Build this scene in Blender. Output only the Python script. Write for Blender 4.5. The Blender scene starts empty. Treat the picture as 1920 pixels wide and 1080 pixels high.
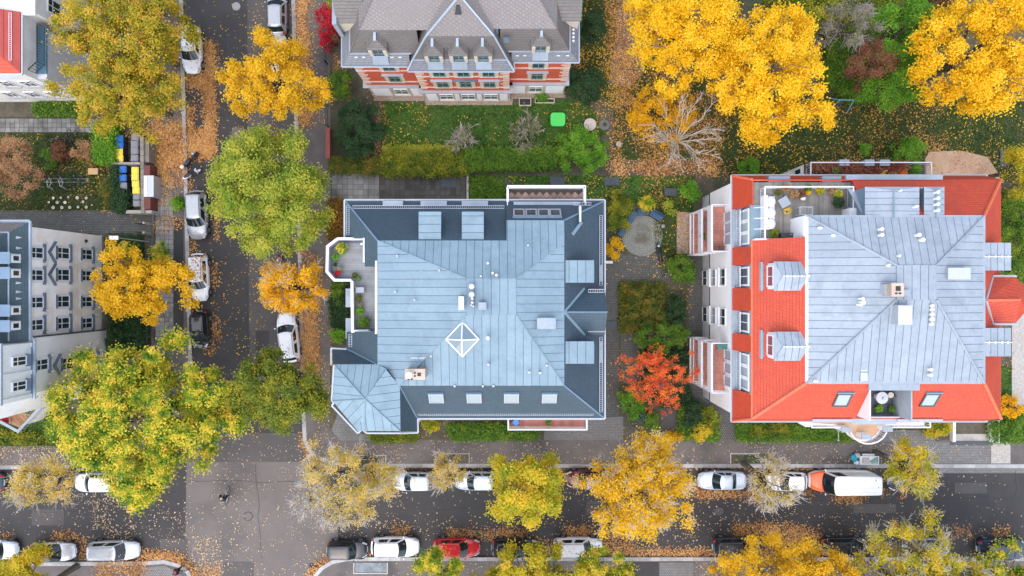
import bpy, bmesh, math, random
import numpy as np
from mathutils import Vector, Matrix
R = math.radians
scene = bpy.context.scene
COL = scene.collection

# ---------------------------------------------------------------- camera
CAM_H = 64.0                       # drone height over the street, metres
FPX = 1281.0                       # focal length in pixels of a 1920 wide frame
cam_d = bpy.data.cameras.new("camera")
cam = bpy.data.objects.new("camera", cam_d)
COL.objects.link(cam)
cam.location = (0, 0, CAM_H)
cam.rotation_euler = (0, 0, 0)     # looking straight down, image top = +Y
cam_d.sensor_width = 36.0
cam_d.lens = FPX / 1920 * 36.0
cam_d.clip_end = 600
scene.camera = cam

# ---------------------------------------------------------------- sky, sun, exposure
SUN_AZ = Vector((-0.38, -0.92, 0)).normalized()   # horizontal direction towards the sun
SUN_EL = R(58)
wd = bpy.data.worlds.new("World"); scene.world = wd; wd.use_nodes = True
nt = wd.node_tree; nt.nodes.clear()
sky = nt.nodes.new('ShaderNodeTexSky'); sky.sky_type = 'NISHITA'; sky.sun_disc = False
sky.sun_elevation = SUN_EL; sky.sun_rotation = math.atan2(SUN_AZ.x, SUN_AZ.y)
sky.air_density = 1.0; sky.dust_density = 2.0; sky.ozone_density = 1.0
bgn = nt.nodes.new('ShaderNodeBackground'); bgn.inputs['Strength'].default_value = 0.15
wo = nt.nodes.new('ShaderNodeOutputWorld')
nt.links.new(sky.outputs[0], bgn.inputs[0]); nt.links.new(bgn.outputs[0], wo.inputs[0])
sd = bpy.data.lights.new("sun", 'SUN'); sd.energy = 1.5; sd.angle = R(150); sd.color = (1.0, 0.95, 0.87)
sun = bpy.data.objects.new("sun", sd); COL.objects.link(sun); sun.location = (-40, -30, 60)
to_sun = Vector((SUN_AZ.x*math.cos(SUN_EL), SUN_AZ.y*math.cos(SUN_EL), math.sin(SUN_EL)))
sun.rotation_euler = to_sun.to_track_quat('Z', 'Y').to_euler()
vs = scene.view_settings
vs.view_transform = 'Standard'; vs.look = 'None'; vs.gamma = 1.0; vs.use_curve_mapping = False
vs.exposure = 1.17

# ---------------------------------------------------------------- survey helpers
def W(px, py, z=0.0):
    """Survey of the aerial photo: a point seen at (px, py) that stands z metres high, in metres."""
    k = (CAM_H - z) / FPX
    return Vector(((px-960)*k, (540-py)*k, z))
def XY(px, py, z=0.0):
    w = W(px, py, z); return (w.x, w.y)
OFF = {}
def props(o, label=None, cat=None, group=None, kind=None):
    if label: o['label'] = label
    if cat: o['category'] = cat
    if group: o['group'] = group
    if kind: o['kind'] = kind
    return o
def thing(name, label, cat, loc=(0, 0, 0), rotz=0, group=None, world=False):
    o = bpy.data.objects.new(name, None); COL.objects.link(o)
    o.empty_display_size = 0.3
    o.location = loc; o.rotation_euler = (0, 0, rotz)
    OFF[o.name] = Vector(loc) if world else Vector((0, 0, 0))
    return props(o, label, cat, group)
def link(name, me, m, parent=None, label=None, kind=None):
    o = bpy.data.objects.new(name, me); COL.objects.link(o)
    if m is not None and not me.materials: me.materials.append(m)
    if parent is not None:
        o.parent = parent; OFF[o.name] = OFF.get(parent.name, Vector((0, 0, 0)))
    else: OFF[o.name] = Vector((0, 0, 0))
    return props(o, label, None, None, kind)
def struct(name, mb, m, label=None):
    o = mb.build(name, m); o['kind'] = 'structure'
    if label: o['label'] = label
    return o
def dup(root, loc, rotz=None, label=None, parent=None, mats=None):
    r = root.copy(); COL.objects.link(r)
    if parent is not None: r.parent = parent
    else:
        r.location = loc
        if rotz is not None: r.rotation_euler = (0, 0, rotz)
        if label: r['label'] = label
    for ch in root.children: dup(ch, None, parent=r)
    return r

class MB:
    """Collects faces for one mesh object."""
    def __init__(s): s.v = []; s.f = []
    def add(s, vs, fs):
        o = len(s.v); s.v += [tuple(p) for p in vs]; s.f += [tuple(i+o for i in f) for f in fs]; return s
    def box(s, x0, x1, y0, y1, z0, z1):
        return s.add([(x0,y0,z0),(x1,y0,z0),(x1,y1,z0),(x0,y1,z0),(x0,y0,z1),(x1,y0,z1),(x1,y1,z1),(x0,y1,z1)],
                     [(3,2,1,0),(4,5,6,7),(0,1,5,4),(1,2,6,5),(2,3,7,6),(3,0,4,7)])
    def obox(s, o, u, n, u0, u1, n0, n1, z0, z1):
        """box in a frame: u along the wall, n out of the wall, z up"""
        o = Vector(o); u = Vector(u); n = Vector(n); c = []
        for z in (z0, z1):
            for a, b in ((u0, n0), (u1, n0), (u1, n1), (u0, n1)):
                c.append(o + u*a + n*b + Vector((0, 0, z)))
        return s.add(c, [(3,2,1,0),(4,5,6,7),(0,1,5,4),(1,2,6,5),(2,3,7,6),(3,0,4,7)])
    def prism(s, poly, z0, z1):
        n = len(poly)
        if sum(poly[i][0]*poly[(i+1) % n][1]-poly[(i+1) % n][0]*poly[i][1] for i in range(n)) < 0: poly = poly[::-1]
        return s.add([(p[0],p[1],z0) for p in poly]+[(p[0],p[1],z1) for p in poly],
                     [tuple(range(n-1,-1,-1)), tuple(range(n,2*n))]+[(i,(i+1) % n,n+(i+1) % n,n+i) for i in range(n)])
    def slab(s, pts, t=0.06):
        """planar 3D polygon given thickness t downwards"""
        pts = [Vector(p) for p in pts]; n = len(pts)
        nn = Vector((0, 0, 0))
        for i in range(n):
            nn += pts[i].cross(pts[(i+1) % n])
        if nn.z < 0: pts = pts[::-1]; nn = -nn
        nn.normalize()
        lo = [p-nn*t for p in pts]
        return s.add(lo+pts, [tuple(range(n-1,-1,-1)), tuple(range(n,2*n))]+[(i,(i+1) % n,n+(i+1) % n,n+i) for i in range(n)])
    def tube(s, p, q, r0, r1=None, n=6):
        p = Vector(p); q = Vector(q); r1 = r0 if r1 is None else r1
        d = q-p
        if d.length < 1e-6: return s
        d.normalize(); a = d.orthogonal().normalized(); b = d.cross(a)
        vs = []
        for c, r in ((p, r0), (q, r1)):
            for i in range(n):
                t = 2*math.pi*i/n; vs.append(c+a*(r*math.cos(t))+b*(r*math.sin(t)))
        return s.add(vs, [(i,(i+1) % n,n+(i+1) % n,n+i) for i in range(n)]+[tuple(range(n-1,-1,-1)), tuple(range(n,2*n))])
    def path(s, pts, r, n=6):
        for i in range(len(pts)-1): s.tube(pts[i], pts[i+1], r, r, n)
        return s
    def cyl(s, x, y, z0, z1, r, n=14, r1=None): return s.tube((x,y,z0), (x,y,z1), r, r1, n)
    def ball(s, c, rx, ry, rz, nu=12, nv=7):
        vs = []; fs = []
        for j in range(nv+1):
            ph = math.pi*j/nv-math.pi/2
            for i in range(nu):
                t = 2*math.pi*i/nu
                vs.append((c[0]+rx*math.cos(ph)*math.cos(t), c[1]+ry*math.cos(ph)*math.sin(t), c[2]+rz*math.sin(ph)))
        for j in range(nv):
            for i in range(nu): fs.append((j*nu+i, j*nu+(i+1) % nu, (j+1)*nu+(i+1) % nu, (j+1)*nu+i))
        return s.add(vs, fs)
    def ring(s, c, R0, r, n=16, k=6, axis='y', arc=(0, 360)):
        """torus"""
        vs = []; fs = []
        for i in range(n):
            t = R(arc[0]+(arc[1]-arc[0])*i/n)
            for j in range(k):
                p = 2*math.pi*j/k; rr = R0+r*math.cos(p); h = r*math.sin(p)
                a, b = rr*math.cos(t), rr*math.sin(t)
                vs.append((c[0]+a, c[1]+h, c[2]+b) if axis == 'y' else ((c[0]+h, c[1]+a, c[2]+b) if axis == 'x' else (c[0]+a, c[1]+b, c[2]+h)))
        for i in range(n):
            for j in range(k):
                fs.append((i*k+j, i*k+(j+1) % k, ((i+1) % n)*k+(j+1) % k, ((i+1) % n)*k+j))
        return s.add(vs, fs)
    def mesh(s, name, off=None):
        me = bpy.data.meshes.new(name)
        v = s.v if off is None or off.length == 0 else [(p[0]-off.x, p[1]-off.y, p[2]-off.z) for p in s.v]
        me.from_pydata(v, [], s.f); me.update(); return me
    def build(s, name, m, parent=None, label=None, smooth=False, kind=None):
        me = s.mesh(name, OFF.get(parent.name) if parent is not None else None)
        if smooth: me.polygons.foreach_set('use_smooth', [True]*len(me.polygons))
        return link(name, me, m, parent, label, kind)
def single(mb, name, m, label, cat, group=None, smooth=False, loc=None):
    """a thing that is one mesh, origin at its base"""
    vs_ = np.array(mb.v); lo = vs_.min(0); hi = vs_.max(0)
    c = Vector(((lo[0]+hi[0])/2, (lo[1]+hi[1])/2, lo[2]))
    me = mb.mesh(name, c)
    if smooth: me.polygons.foreach_set('use_smooth', [True]*len(me.polygons))
    o = link(name, me, m); o.location = c; OFF[o.name] = c
    return props(o, label, cat, group)
def quads_mesh(name, V):
    """V: (n,4,3) array of quads"""
    n = len(V); me = bpy.data.meshes.new(name)
    me.vertices.add(4*n); me.vertices.foreach_set('co', V.reshape(-1).astype(np.float32))
    me.loops.add(4*n); me.loops.foreach_set('vertex_index', np.arange(4*n, dtype=np.int32))
    me.polygons.add(n); me.polygons.foreach_set('loop_start', np.arange(0, 4*n, 4, dtype=np.int32))
    me.update(calc_edges=True); me.validate(); return me

# ---------------------------------------------------------------- materials
MATS = {}
def nodes(name):
    m = bpy.data.materials.new(name); m.use_nodes = True; t = m.node_tree
    return m, t, t.nodes['Principled BSDF']
def rgb(c): return (c[0], c[1], c[2], 1.0)
def N(t, ty, **kw):
    n = t.nodes.new(ty)
    for k, v in kw.items(): setattr(n, k, v)
    return n
def noise(t, vec, scale, detail=5, rough=0.6):
    n = N(t, 'ShaderNodeTexNoise'); n.inputs['Scale'].default_value = scale
    n.inputs['Detail'].default_value = detail; n.inputs['Roughness'].default_value = rough
    t.links.new(vec, n.inputs['Vector']); return n
def ramp(t, fac, stops, interp='LINEAR'):
    r = N(t, 'ShaderNodeValToRGB'); r.color_ramp.interpolation = interp; e = r.color_ramp.elements
    while len(e) < len(stops): e.new(0.5)
    for i, (p, c) in enumerate(stops): e[i].position = p; e[i].color = rgb(c)
    t.links.new(fac, r.inputs['Fac']); return r.outputs['Color']
def mixc(t, fac, a, b, blend='MIX'):
    m = N(t, 'ShaderNodeMix', data_type='RGBA', blend_type=blend)
    for sock, v in ((m.inputs[0], fac), (m.inputs[6], a), (m.inputs[7], b)):
        if hasattr(v, 'is_linked') or isinstance(v, bpy.types.NodeSocket): t.links.new(v, sock)
        else: sock.default_value = v if isinstance(v, (int, float)) else rgb(v)
    return m.outputs[2]
def math_n(t, op, a, b=None):
    m = N(t, 'ShaderNodeMath', operation=op)
    for i, v in enumerate((a, b)):
        if v is None: continue
        if isinstance(v, (int, float)): m.inputs[i].default_value = v
        else: t.links.new(v, m.inputs[i])
    return m.outputs[0]
def position(t, obj=False):
    if obj: return N(t, 'ShaderNodeTexCoord').outputs['Object']
    return N(t, 'ShaderNodeNewGeometry').outputs['Position']
def bump(t, bsdf, h, strength, dist=0.02):
    b = N(t, 'ShaderNodeBump'); b.inputs['Strength'].default_value = strength; b.inputs['Distance'].default_value = dist
    t.links.new(h, b.inputs['Height']); t.links.new(b.outputs[0], bsdf.inputs['Normal'])
def mat(name, c, c2=None, ns=0.6, rough=0.7, metal=0.0, bmp=0.0, bs=8.0, fine=0.12, fs=9.0, c3=None, s3=0.15, spec=0.5, obj=False, coat=0.0, vary=0.0):
    """colour c mottled with c2 (scale ns), blotched with c3 (scale s3), with fine speckle and relief"""
    if name in MATS: return MATS[name]
    m, t, b = nodes(name); p = position(t, obj)
    col = None
    if c2 is not None:
        n = noise(t, p, ns); col = ramp(t, n.outputs[0], [(0.36, c), (0.64, c2)])
    if c3 is not None:
        n = noise(t, p, s3, 4); f = ramp(t, n.outputs[0], [(0.5, (0,0,0)), (0.66, (1,1,1))])
        col = mixc(t, f, col if col is not None else c, c3)
    if fine:
        n = noise(t, p, fs, 3, 0.7)
        g = ramp(t, n.outputs[0], [(0.25, (1-fine,)*3), (0.75, (1+fine,)*3)])
        col = mixc(t, 1.0, col if col is not None else c, g, 'MULTIPLY')
    if vary:
        oi = N(t, 'ShaderNodeObjectInfo')
        g = ramp(t, oi.outputs['Random'], [(0, (1-vary,)*3), (1, (1+vary,)*3)])
        col = mixc(t, 1.0, col if col is not None else c, g, 'MULTIPLY')
    if col is None: b.inputs['Base Color'].default_value = rgb(c)
    else: t.links.new(col, b.inputs['Base Color'])
    b.inputs['Roughness'].default_value = rough; b.inputs['Metallic'].default_value = metal
    b.inputs['Specular IOR Level'].default_value = spec; b.inputs['Coat Weight'].default_value = coat
    if bmp:
        n = noise(t, p, bs, 4); bump(t, b, n.outputs[0], bmp, 0.03)
    MATS[name] = m; return m
def masonry(name, c1, c2, joint, w, h, gap=0.012, rough=0.8, wall=False, c3=None, s3=0.3, offset=0.5, vscale=1.0, bmp=0.3, rot=0.0, fine=0.12):
    """courses of small pieces: on walls and roofs u runs along the wall and v is the height, on the ground u, v = x, y"""
    if name in MATS: return MATS[name]
    m, t, b = nodes(name); p = position(t)
    if wall:
        s = N(t, 'ShaderNodeSeparateXYZ'); t.links.new(p, s.inputs[0])
        c = N(t, 'ShaderNodeCombineXYZ')
        t.links.new(math_n(t, 'ADD', s.outputs[0], s.outputs[1]), c.inputs[0])
        t.links.new(math_n(t, 'MULTIPLY', s.outputs[2], vscale), c.inputs[1]); v = c.outputs[0]
    else: v = p
    if rot:
        mp = N(t, 'ShaderNodeMapping'); mp.inputs['Rotation'].default_value = (0, 0, rot); t.links.new(v, mp.inputs[0]); v = mp.outputs[0]
    k = N(t, 'ShaderNodeTexBrick'); k.offset = offset
    k.inputs['Color1'].default_value = rgb(c1); k.inputs['Color2'].default_value = rgb(c2); k.inputs['Mortar'].default_value = rgb(joint)
    k.inputs['Scale'].default_value = 1.0; k.inputs['Mortar Size'].default_value = gap; k.inputs['Bias'].default_value = 0.0
    k.inputs['Brick Width'].default_value = w; k.inputs['Row Height'].default_value = h
    t.links.new(v, k.inputs['Vector']); col = k.outputs['Color']
    if c3 is not None:
        n = noise(t, p, s3, 5); f = ramp(t, n.outputs[0], [(0.48, (0,0,0)), (0.68, (0.8,)*3)])
        col = mixc(t, f, col, c3)
    n = noise(t, p, 6, 4, 0.7); g = ramp(t, n.outputs[0], [(0.25, (1-fine,)*3), (0.75, (1+fine,)*3)])
    col = mixc(t, 1.0, col, g, 'MULTIPLY')
    t.links.new(col, b.inputs['Base Color']); b.inputs['Roughness'].default_value = rough
    if bmp: bump(t, b, math_n(t, 'SUBTRACT', 1.0, k.outputs['Fac']), bmp, 0.02)
    MATS[name] = m; return m
def leafmat(name, stops, clump=0.6, cs=0.7, trans=0.3, rough=0.6):
    """leaf colours: every leaf (mesh island) its own tone, drifting from clump to clump"""
    if name in MATS: return MATS[name]
    m, t, b = nodes(name)
    g = N(t, 'ShaderNodeNewGeometry')
    n = noise(t, g.outputs['Position'], cs, 3, 0.55)
    st = ramp(t, n.outputs[0], [(0.33, (0,0,0)), (0.67, (1,1,1))])
    f = math_n(t, 'ADD', math_n(t, 'MULTIPLY', st, clump), math_n(t, 'MULTIPLY', g.outputs['Random Per Island'], 1-clump))
    k = len(stops)
    col = ramp(t, f, [(0.08+0.84*i/(k-1), c) for i, c in enumerate(stops)])
    t.links.new(col, b.inputs['Base Color']); b.inputs['Roughness'].default_value = rough
    b.inputs['Specular IOR Level'].default_value = 0.25
    tr = N(t, 'ShaderNodeBsdfTranslucent'); t.links.new(col, tr.inputs[0])
    mx = N(t, 'ShaderNodeMixShader'); mx.inputs[0].default_value = trans
    t.links.new(b.outputs[0], mx.inputs[1]); t.links.new(tr.outputs[0], mx.inputs[2])
    t.links.new(mx.outputs[0], t.nodes['Material Output'].inputs['Surface'])
    MATS[name] = m; return m
def paint(name, c, rough=0.25, metal=0.0, flake=0.06):
    return mat(name, c, rough=rough, metal=metal, fine=flake, fs=3.0, coat=0.6, obj=True)
def glass(name, c=(0.02, 0.035, 0.04), rough=0.06):
    return mat(name, c, rough=rough, fine=0.0, spec=0.5)

# colour stock
ASPH = mat('asphalt', (0.041,0.039,0.039), (0.056,0.051,0.049), 0.25, 0.85, bmp=0.25, bs=25, c3=(0.035,0.032,0.033), s3=0.12, fine=0.22, fs=14)
ASPH_OLD = mat('asphalt_worn', (0.131,0.113,0.102), (0.155,0.133,0.122), 0.3, 0.88, bmp=0.25, bs=25, c3=(0.101,0.090,0.085), s3=0.2, fine=0.2, fs=12)
ASPH_MID = mat('asphalt_middle', (0.073,0.068,0.066), (0.098,0.086,0.081), 0.35, 0.87, bmp=0.25, bs=25, fine=0.2, fs=13)
ASPH_WALK = mat('asphalt_pavement', (0.119,0.103,0.095), (0.157,0.135,0.125), 0.4, 0.9, bmp=0.3, bs=20, c3=(0.081,0.074,0.070), s3=0.3, fine=0.22, fs=10)
STONE = mat('kerb_granite', (0.32,0.31,0.305), (0.40,0.385,0.375), 2.0, 0.8, bmp=0.2, fine=0.15, vary=0.22)
SETTS = masonry('mosaic_setts', (0.19,0.18,0.175), (0.25,0.24,0.23), (0.08,0.078,0.074), 0.17, 0.15, 0.018, c3=(0.12,0.115,0.105), s3=0.35)
SETTS_DK = masonry('mosaic_setts_dark', (0.10,0.098,0.092), (0.145,0.14,0.13), (0.04,0.04,0.036), 0.19, 0.16, 0.02, c3=(0.065,0.066,0.058), s3=0.4)
SLABS = mat('paving_slab', (0.20,0.195,0.185), (0.26,0.25,0.235), 0.8, 0.85, bmp=0.2, vary=0.2, c3=(0.13,0.13,0.12), s3=0.5)
SLABS_DK = mat('paving_slab_dark', (0.06,0.056,0.05), (0.095,0.085,0.075), 0.8, 0.8, bmp=0.2, vary=0.25, c3=(0.04,0.04,0.035), s3=0.5)
SOIL = mat('garden_soil', (0.069,0.060,0.041), (0.115,0.098,0.067), 1.2, 0.95, bmp=0.6, bs=6, c3=(0.052,0.069,0.028), s3=0.25, fine=0.3, fs=6)
LAWN = mat('lawn', (0.037,0.098,0.013), (0.062,0.144,0.020), 0.9, 0.9, bmp=0.8, bs=14, c3=(0.070,0.110,0.024), s3=0.22, fine=0.35, fs=12)
LAWN_DK = mat('lawn_mossy', (0.032,0.052,0.013), (0.052,0.075,0.020), 0.9, 0.92, bmp=0.8, bs=12, c3=(0.060,0.060,0.025), s3=0.3, fine=0.35, fs=9)
SAND = mat('sand', (0.40,0.25,0.16), (0.48,0.32,0.21), 0.8, 0.95, bmp=0.4, bs=8, fine=0.15)
GRAVEL = mat('gravel', (0.26,0.20,0.16), (0.36,0.29,0.24), 5.0, 0.9, bmp=0.8, bs=14, fine=0.3, fs=10)
ZINC = mat('zinc_blue_grey', (0.166,0.243,0.295), (0.195,0.276,0.325), 0.25, 0.6, 0.0, c3=(0.158,0.231,0.280), s3=0.8, fine=0.07, fs=4.0, vary=0.05, bmp=0.06, bs=1.2)
ZINC_B = mat('zinc_pale', (0.253,0.296,0.340), (0.296,0.341,0.385), 0.25, 0.6, 0.0, c3=(0.235,0.275,0.316), s3=0.8, fine=0.08, fs=4.0, vary=0.05, bmp=0.06, bs=1.2)
SEAM = mat('zinc_seam_shaded', (0.102,0.147,0.204), rough=0.5, metal=0.2)  # same zinc darkened: the shadow line along the seams put into colour
SEAM_B = mat('zinc_seam_shaded_pale', (0.124,0.155,0.207), rough=0.5, metal=0.2)  # pale zinc darkened likewise, seam shadow painted in
ZINC_DK = mat('zinc_trim_dark', (0.13,0.20,0.28), (0.17,0.25,0.33), 0.5, 0.45, 0.2)
WHITE = mat('white_paint', (0.76,0.76,0.77), (0.69,0.69,0.70), 1.0, 0.5, fine=0.04)
WHITE_MET = mat('white_railing_metal', (0.684,0.684,0.720), rough=0.4, fine=0.03)
GALV = mat('galvanised_steel', (0.48,0.50,0.54), rough=0.4, metal=0.5)
BLACK = mat('black_metal', (0.02,0.021,0.024), rough=0.5)
DARKGREY = mat('dark_grey_metal', (0.06,0.065,0.072), rough=0.5)
SLATE = masonry('slate_blue', (0.037,0.065,0.088), (0.046,0.077,0.101), (0.027,0.049,0.068), 0.35, 0.16, 0.012, 0.5, wall=True, c3=(0.034,0.058,0.079), s3=0.25, bmp=0.2, fine=0.10)
SLATE_G = masonry('slate_grey_brown', (0.141,0.125,0.116), (0.167,0.149,0.136), (0.081,0.072,0.067), 0.6, 0.17, 0.018, 0.6, wall=True, c3=(0.119,0.109,0.103), s3=0.35, bmp=0.3)
SLATE_T = masonry('slate_teal', (0.041,0.075,0.094), (0.056,0.094,0.112), (0.022,0.045,0.058), 0.35, 0.17, 0.015, 0.45, wall=True, c3=(0.045,0.064,0.068), s3=0.4, bmp=0.2)
TILE_RED = masonry('red_clay_tile', (0.497,0.055,0.020), (0.551,0.073,0.027), (0.344,0.033,0.015), 0.24, 0.15, 0.015, 0.6, wall=True, c3=(0.372,0.048,0.026), s3=0.7, bmp=0.25, fine=0.13)
BRICK = masonry('red_clinker_brick', (0.50,0.075,0.035), (0.58,0.10,0.045), (0.42,0.10,0.06), 0.24, 0.08, 0.01, 0.75, wall=True, c3=(0.45,0.07,0.035), s3=0.6, bmp=0.15)
CREAM = mat('cream_stone', (0.561,0.493,0.399), (0.493,0.425,0.340), 1.5, 0.8, fine=0.08)
PLASTER = mat('white_plaster', (0.771,0.750,0.729), (0.707,0.686,0.653), 0.5, 0.85, fine=0.05, c3=(0.643,0.600,0.536), s3=0.35)
PLASTER_B = mat('beige_plaster', (0.920,0.880,0.835), (0.865,0.775,0.700), 0.6, 0.85, fine=0.05, c3=(0.745,0.641,0.522), s3=0.3)
STONE_BAND = mat('grey_stone_band', (0.30,0.32,0.35), (0.36,0.38,0.41), 1.0, 0.8)
LEAD = mat('lead_cover', (0.085,0.115,0.15), (0.11,0.14,0.18), 1.0, 0.5)
PANE = glass('window_pane')
PANE_TEAL = glass('window_pane_teal', (0.03,0.07,0.075))
PANE_SKY = glass('pane_sky_reflection', (0.30,0.36,0.38), 0.05)  # pale tone stands for sky reflected in the glass
TERRA = mat('terracotta_tile', (0.42,0.16,0.12), (0.50,0.20,0.15), 0.8, 0.75, vary=0.15)
CLINK = mat('brown_clinker_tile', (0.20,0.13,0.105), (0.28,0.18,0.145), 0.8, 0.75, vary=0.25)
DECK = mat('weathered_deck_wood', (0.19,0.175,0.155), (0.25,0.23,0.205), 1.5, 0.8, vary=0.2)
DECK_PALE = mat('pale_grey_deck', (0.223,0.232,0.242), (0.267,0.276,0.285), 1.0, 0.75, vary=0.12)
WOOD = mat('oiled_wood', (0.30,0.15,0.075), (0.38,0.20,0.10), 1.5, 0.7, vary=0.15)
WOOD_PALE = mat('sawn_wood', (0.52,0.42,0.30), (0.62,0.52,0.40), 4, 0.8, vary=0.2)
CONCRETE = mat('concrete', (0.34,0.315,0.28), (0.42,0.39,0.345), 0.6, 0.85, c3=(0.25,0.23,0.20), s3=0.5)
BARK = mat('bark', (0.085,0.068,0.05), (0.12,0.10,0.075), 3, 0.95, bmp=0.5, bs=12)
BARK_PALE = mat('pale_twig_bark', (0.42,0.38,0.34), (0.52,0.47,0.42), 3, 0.9)
TYRE = mat('tyre_rubber', (0.018,0.018,0.02), rough=0.85)
RIM = mat('alloy_rim', (0.45,0.46,0.48), rough=0.35, metal=0.8)
CARGLASS = glass('car_glass', (0.012,0.02,0.023), 0.04)
LAMP_W = mat('headlight_lens', (0.55,0.57,0.6), rough=0.15, fine=0)
LAMP_R = mat('tail_light_lens', (0.45,0.02,0.025), rough=0.2, fine=0)
PLASTIC = mat('black_plastic_trim', (0.025,0.026,0.03), rough=0.6)
# ================================================================ ground, streets, pavements
_fl = [0]
def flat(name, poly, z, m, px=True, t=0.09):
    _fl[0] += 1
    if name == 'lawn': LAWNS.append((poly, m))
    z += 0.0006*(_fl[0] % 60) if z > 0.02 else 0      # no two sheets on one plane
    return struct(name, MB().prism([XY(*p) for p in poly] if px else poly, z-t, z), m)
LAWNS = []
def rect(x0, y0, x1, y1): return [(x0,y0),(x1,y0),(x1,y1),(x0,y1)]
struct('ground', MB().box(-260,260,-260,260,-0.4,-0.06), SOIL)
flat('road', rect(-1500,-1500,3400,2600), 0.0, ASPH, t=0.05)
LK = lambda y: 349+(y-200)*0.0255          # road side of the west kerb
RK = lambda y: 547+y*0.0255                # road side of the east kerb
flat('road_surface_lane', [(455,-1400),(RK(-1400),-1400),(RK(780),780),(468,780)], 0.004, ASPH_MID, t=0.003)
flat('road_surface_junction', [(350,866),(606,866),(606,1054),(580,1056),(580,1500),(366,1500),(366,1056),(347,1056)], 0.008, ASPH_OLD, t=0.003)
flat('road_surface_approach', [(372,812),(566,812),(600,866),(350,866)], 0.006, ASPH_MID, t=0.003)
flat('road_repair_patch', rect(418,1053,476,1110), 0.012, ASPH_MID, t=0.003)
flat('road_repair_patch', rect(300,1010,352,1052), 0.012, ASPH_MID, t=0.003)
flat('road_repair_patch', [(455,240),(452,262),(440,275),(430,275),(436,238)], 0.012, ASPH_OLD, t=0.003)
flat('road_repair_patch', rect(606,978,634,1056), 0.010, ASPH_OLD, t=0.003)
NWc = [(LK(-1500),-1500),(LK(800),800),(358,840),(340,866),(312,877),(-1500,880)]
NEc = [(RK(-1500),-1500),(RK(800),800),(569,828),(578,846),(592,860),(615,868),(650,876),(3400,877)]
SWc = [(-1500,1054),(268,1052),(308,1049),(336,1056),(356,1070),(366,1092),(368,2600)]
SEc = [(3400,1044),(650,1044),(622,1050),(602,1062),(588,1078),(581,1100),(578,2600)]
flat('pavement', NWc+[(-1500,-1500)], 0.12, ASPH_WALK, t=0.15)
flat('pavement', NEc+[(3400,-1500)], 0.12, ASPH_WALK, t=0.15)
flat('pavement', SWc+[(-1500,2600)], 0.12, ASPH_WALK, t=0.15)
flat('pavement', SEc+[(3400,2600)], 0.12, ASPH_WALK, t=0.15)
# kerbs: every stone its own piece
_ks = MB().box(-0.5,0.5,-0.17,0.17,-0.2,0.0).mesh('kerb_stone'); _ks.materials.append(STONE)
def kerb(pts, rng, step=1.02, side=1):
    P = [Vector(XY(*p)).to_3d() for p in pts]
    foot = MB()
    for i in range(len(P)-1):
        d = (P[i+1]-P[i]).normalized(); n = Vector((-d.y, d.x, 0))*side
        foot.slab([P[i]+n*0.02, P[i+1]+n*0.02, P[i+1]+n*0.36, P[i]+n*0.36], 0.05)
    foot.v = [(v[0], v[1], v[2]+0.127) for v in foot.v]
    root = struct('kerb', foot, CONCRETE)
    for i in range(len(P)-1):
        d = P[i+1]-P[i]; L = d.length; k = max(1, round(L/step)); d.normalize(); n = Vector((-d.y, d.x, 0))*side
        for j in range(k):
            c = P[i]+d*(L*(j+0.5)/k)+n*0.17
            if abs(c.x) > 51 or abs(c.y) > 29: continue
            o = link('kerb_stone', _ks, None, root); o.location = (c.x, c.y, 0.14+rng.uniform(-0.006, 0.006))
            o.rotation_euler = (0, 0, math.atan2(d.y, d.x)+rng.uniform(-0.008, 0.008)); o.scale = (L/k-0.025, 1, 1)
    return root
rg = random.Random(4)
def sub(pts, y0=None, y1=None, x0=None, x1=None): return pts
kerb([(LK(-60),-60),(LK(800),800),(358,840),(340,866),(312,877),(-60,880)], rg, side=-1)
kerb([(RK(-60),-60),(RK(800),800),(569,828),(578,846),(592,860),(615,868),(650,876),(1990,877)], rg, side=1)
kerb([(-60,1054),(268,1052),(308,1049),(336,1056),(356,1070),(366,1092),(367,1130)], rg, side=-1)
kerb([(1990,1044),(650,1044),(622,1050),(602,1062),(588,1078),(581,1100),(580,1130)], rg, side=1)
flat('gutter', rect(1755,877.5,2100,887), 0.012, SETTS, t=0.01)
# garden ground of the blocks
flat('garden_ground', [(612,-1500),(3400,-1500),(3400,824),(640,824),(618,806),(622,560)], 0.13, SOIL)
flat('garden_ground', [(-1500,-1500),(281,-1500),(284,400),(286,830),(-1500,834)], 0.13, SOIL)
flat('garden_ground', rect(-1500,1130,300,2600), 0.13, SOIL)
flat('garden_ground', rect(640,1130,3400,2600), 0.13, SOIL)
# lawns
flat('lawn', [(722,190),(800,196),(962,196),(1060,186),(1110,205),(1140,250),(1050,290),(720,292),(712,230)], 0.14, LAWN)
flat('lawn', [(880,330),(1140,330),(1300,330),(1300,400),(1135,372),(880,376)], 0.14, LAWN)
flat('lawn', [(1150,200),(1400,170),(1960,190),(1960,340),(1380,340),(1330,300),(1150,300)], 0.14, LAWN_DK)
flat('lawn', [(1220,350),(1300,350),(1290,480),(1240,520),(1225,440)], 0.14, LAWN_DK)
flat('lawn', rect(1875,686,1894,760), 0.14, LAWN)
flat('lawn', [(0,250),(180,250),(182,300),(215,310),(215,394),(0,394)], 0.14, LAWN_DK)
flat('lawn', [(55,752),(118,764),(140,830),(-60,830),(-60,790)], 0.14, LAWN)
flat('lawn', rect(64,193,160,216), 0.14, LAWN_DK)
flat('lawn', [(1080,-200),(1400,-200),(1340,170),(1150,200),(1090,140)], 0.138, LAWN_DK)
flat('garden_path', [(1160,0),(1230,0),(1205,140),(1180,165),(1140,160),(1150,100)], 0.144, ASPH_WALK)
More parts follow.
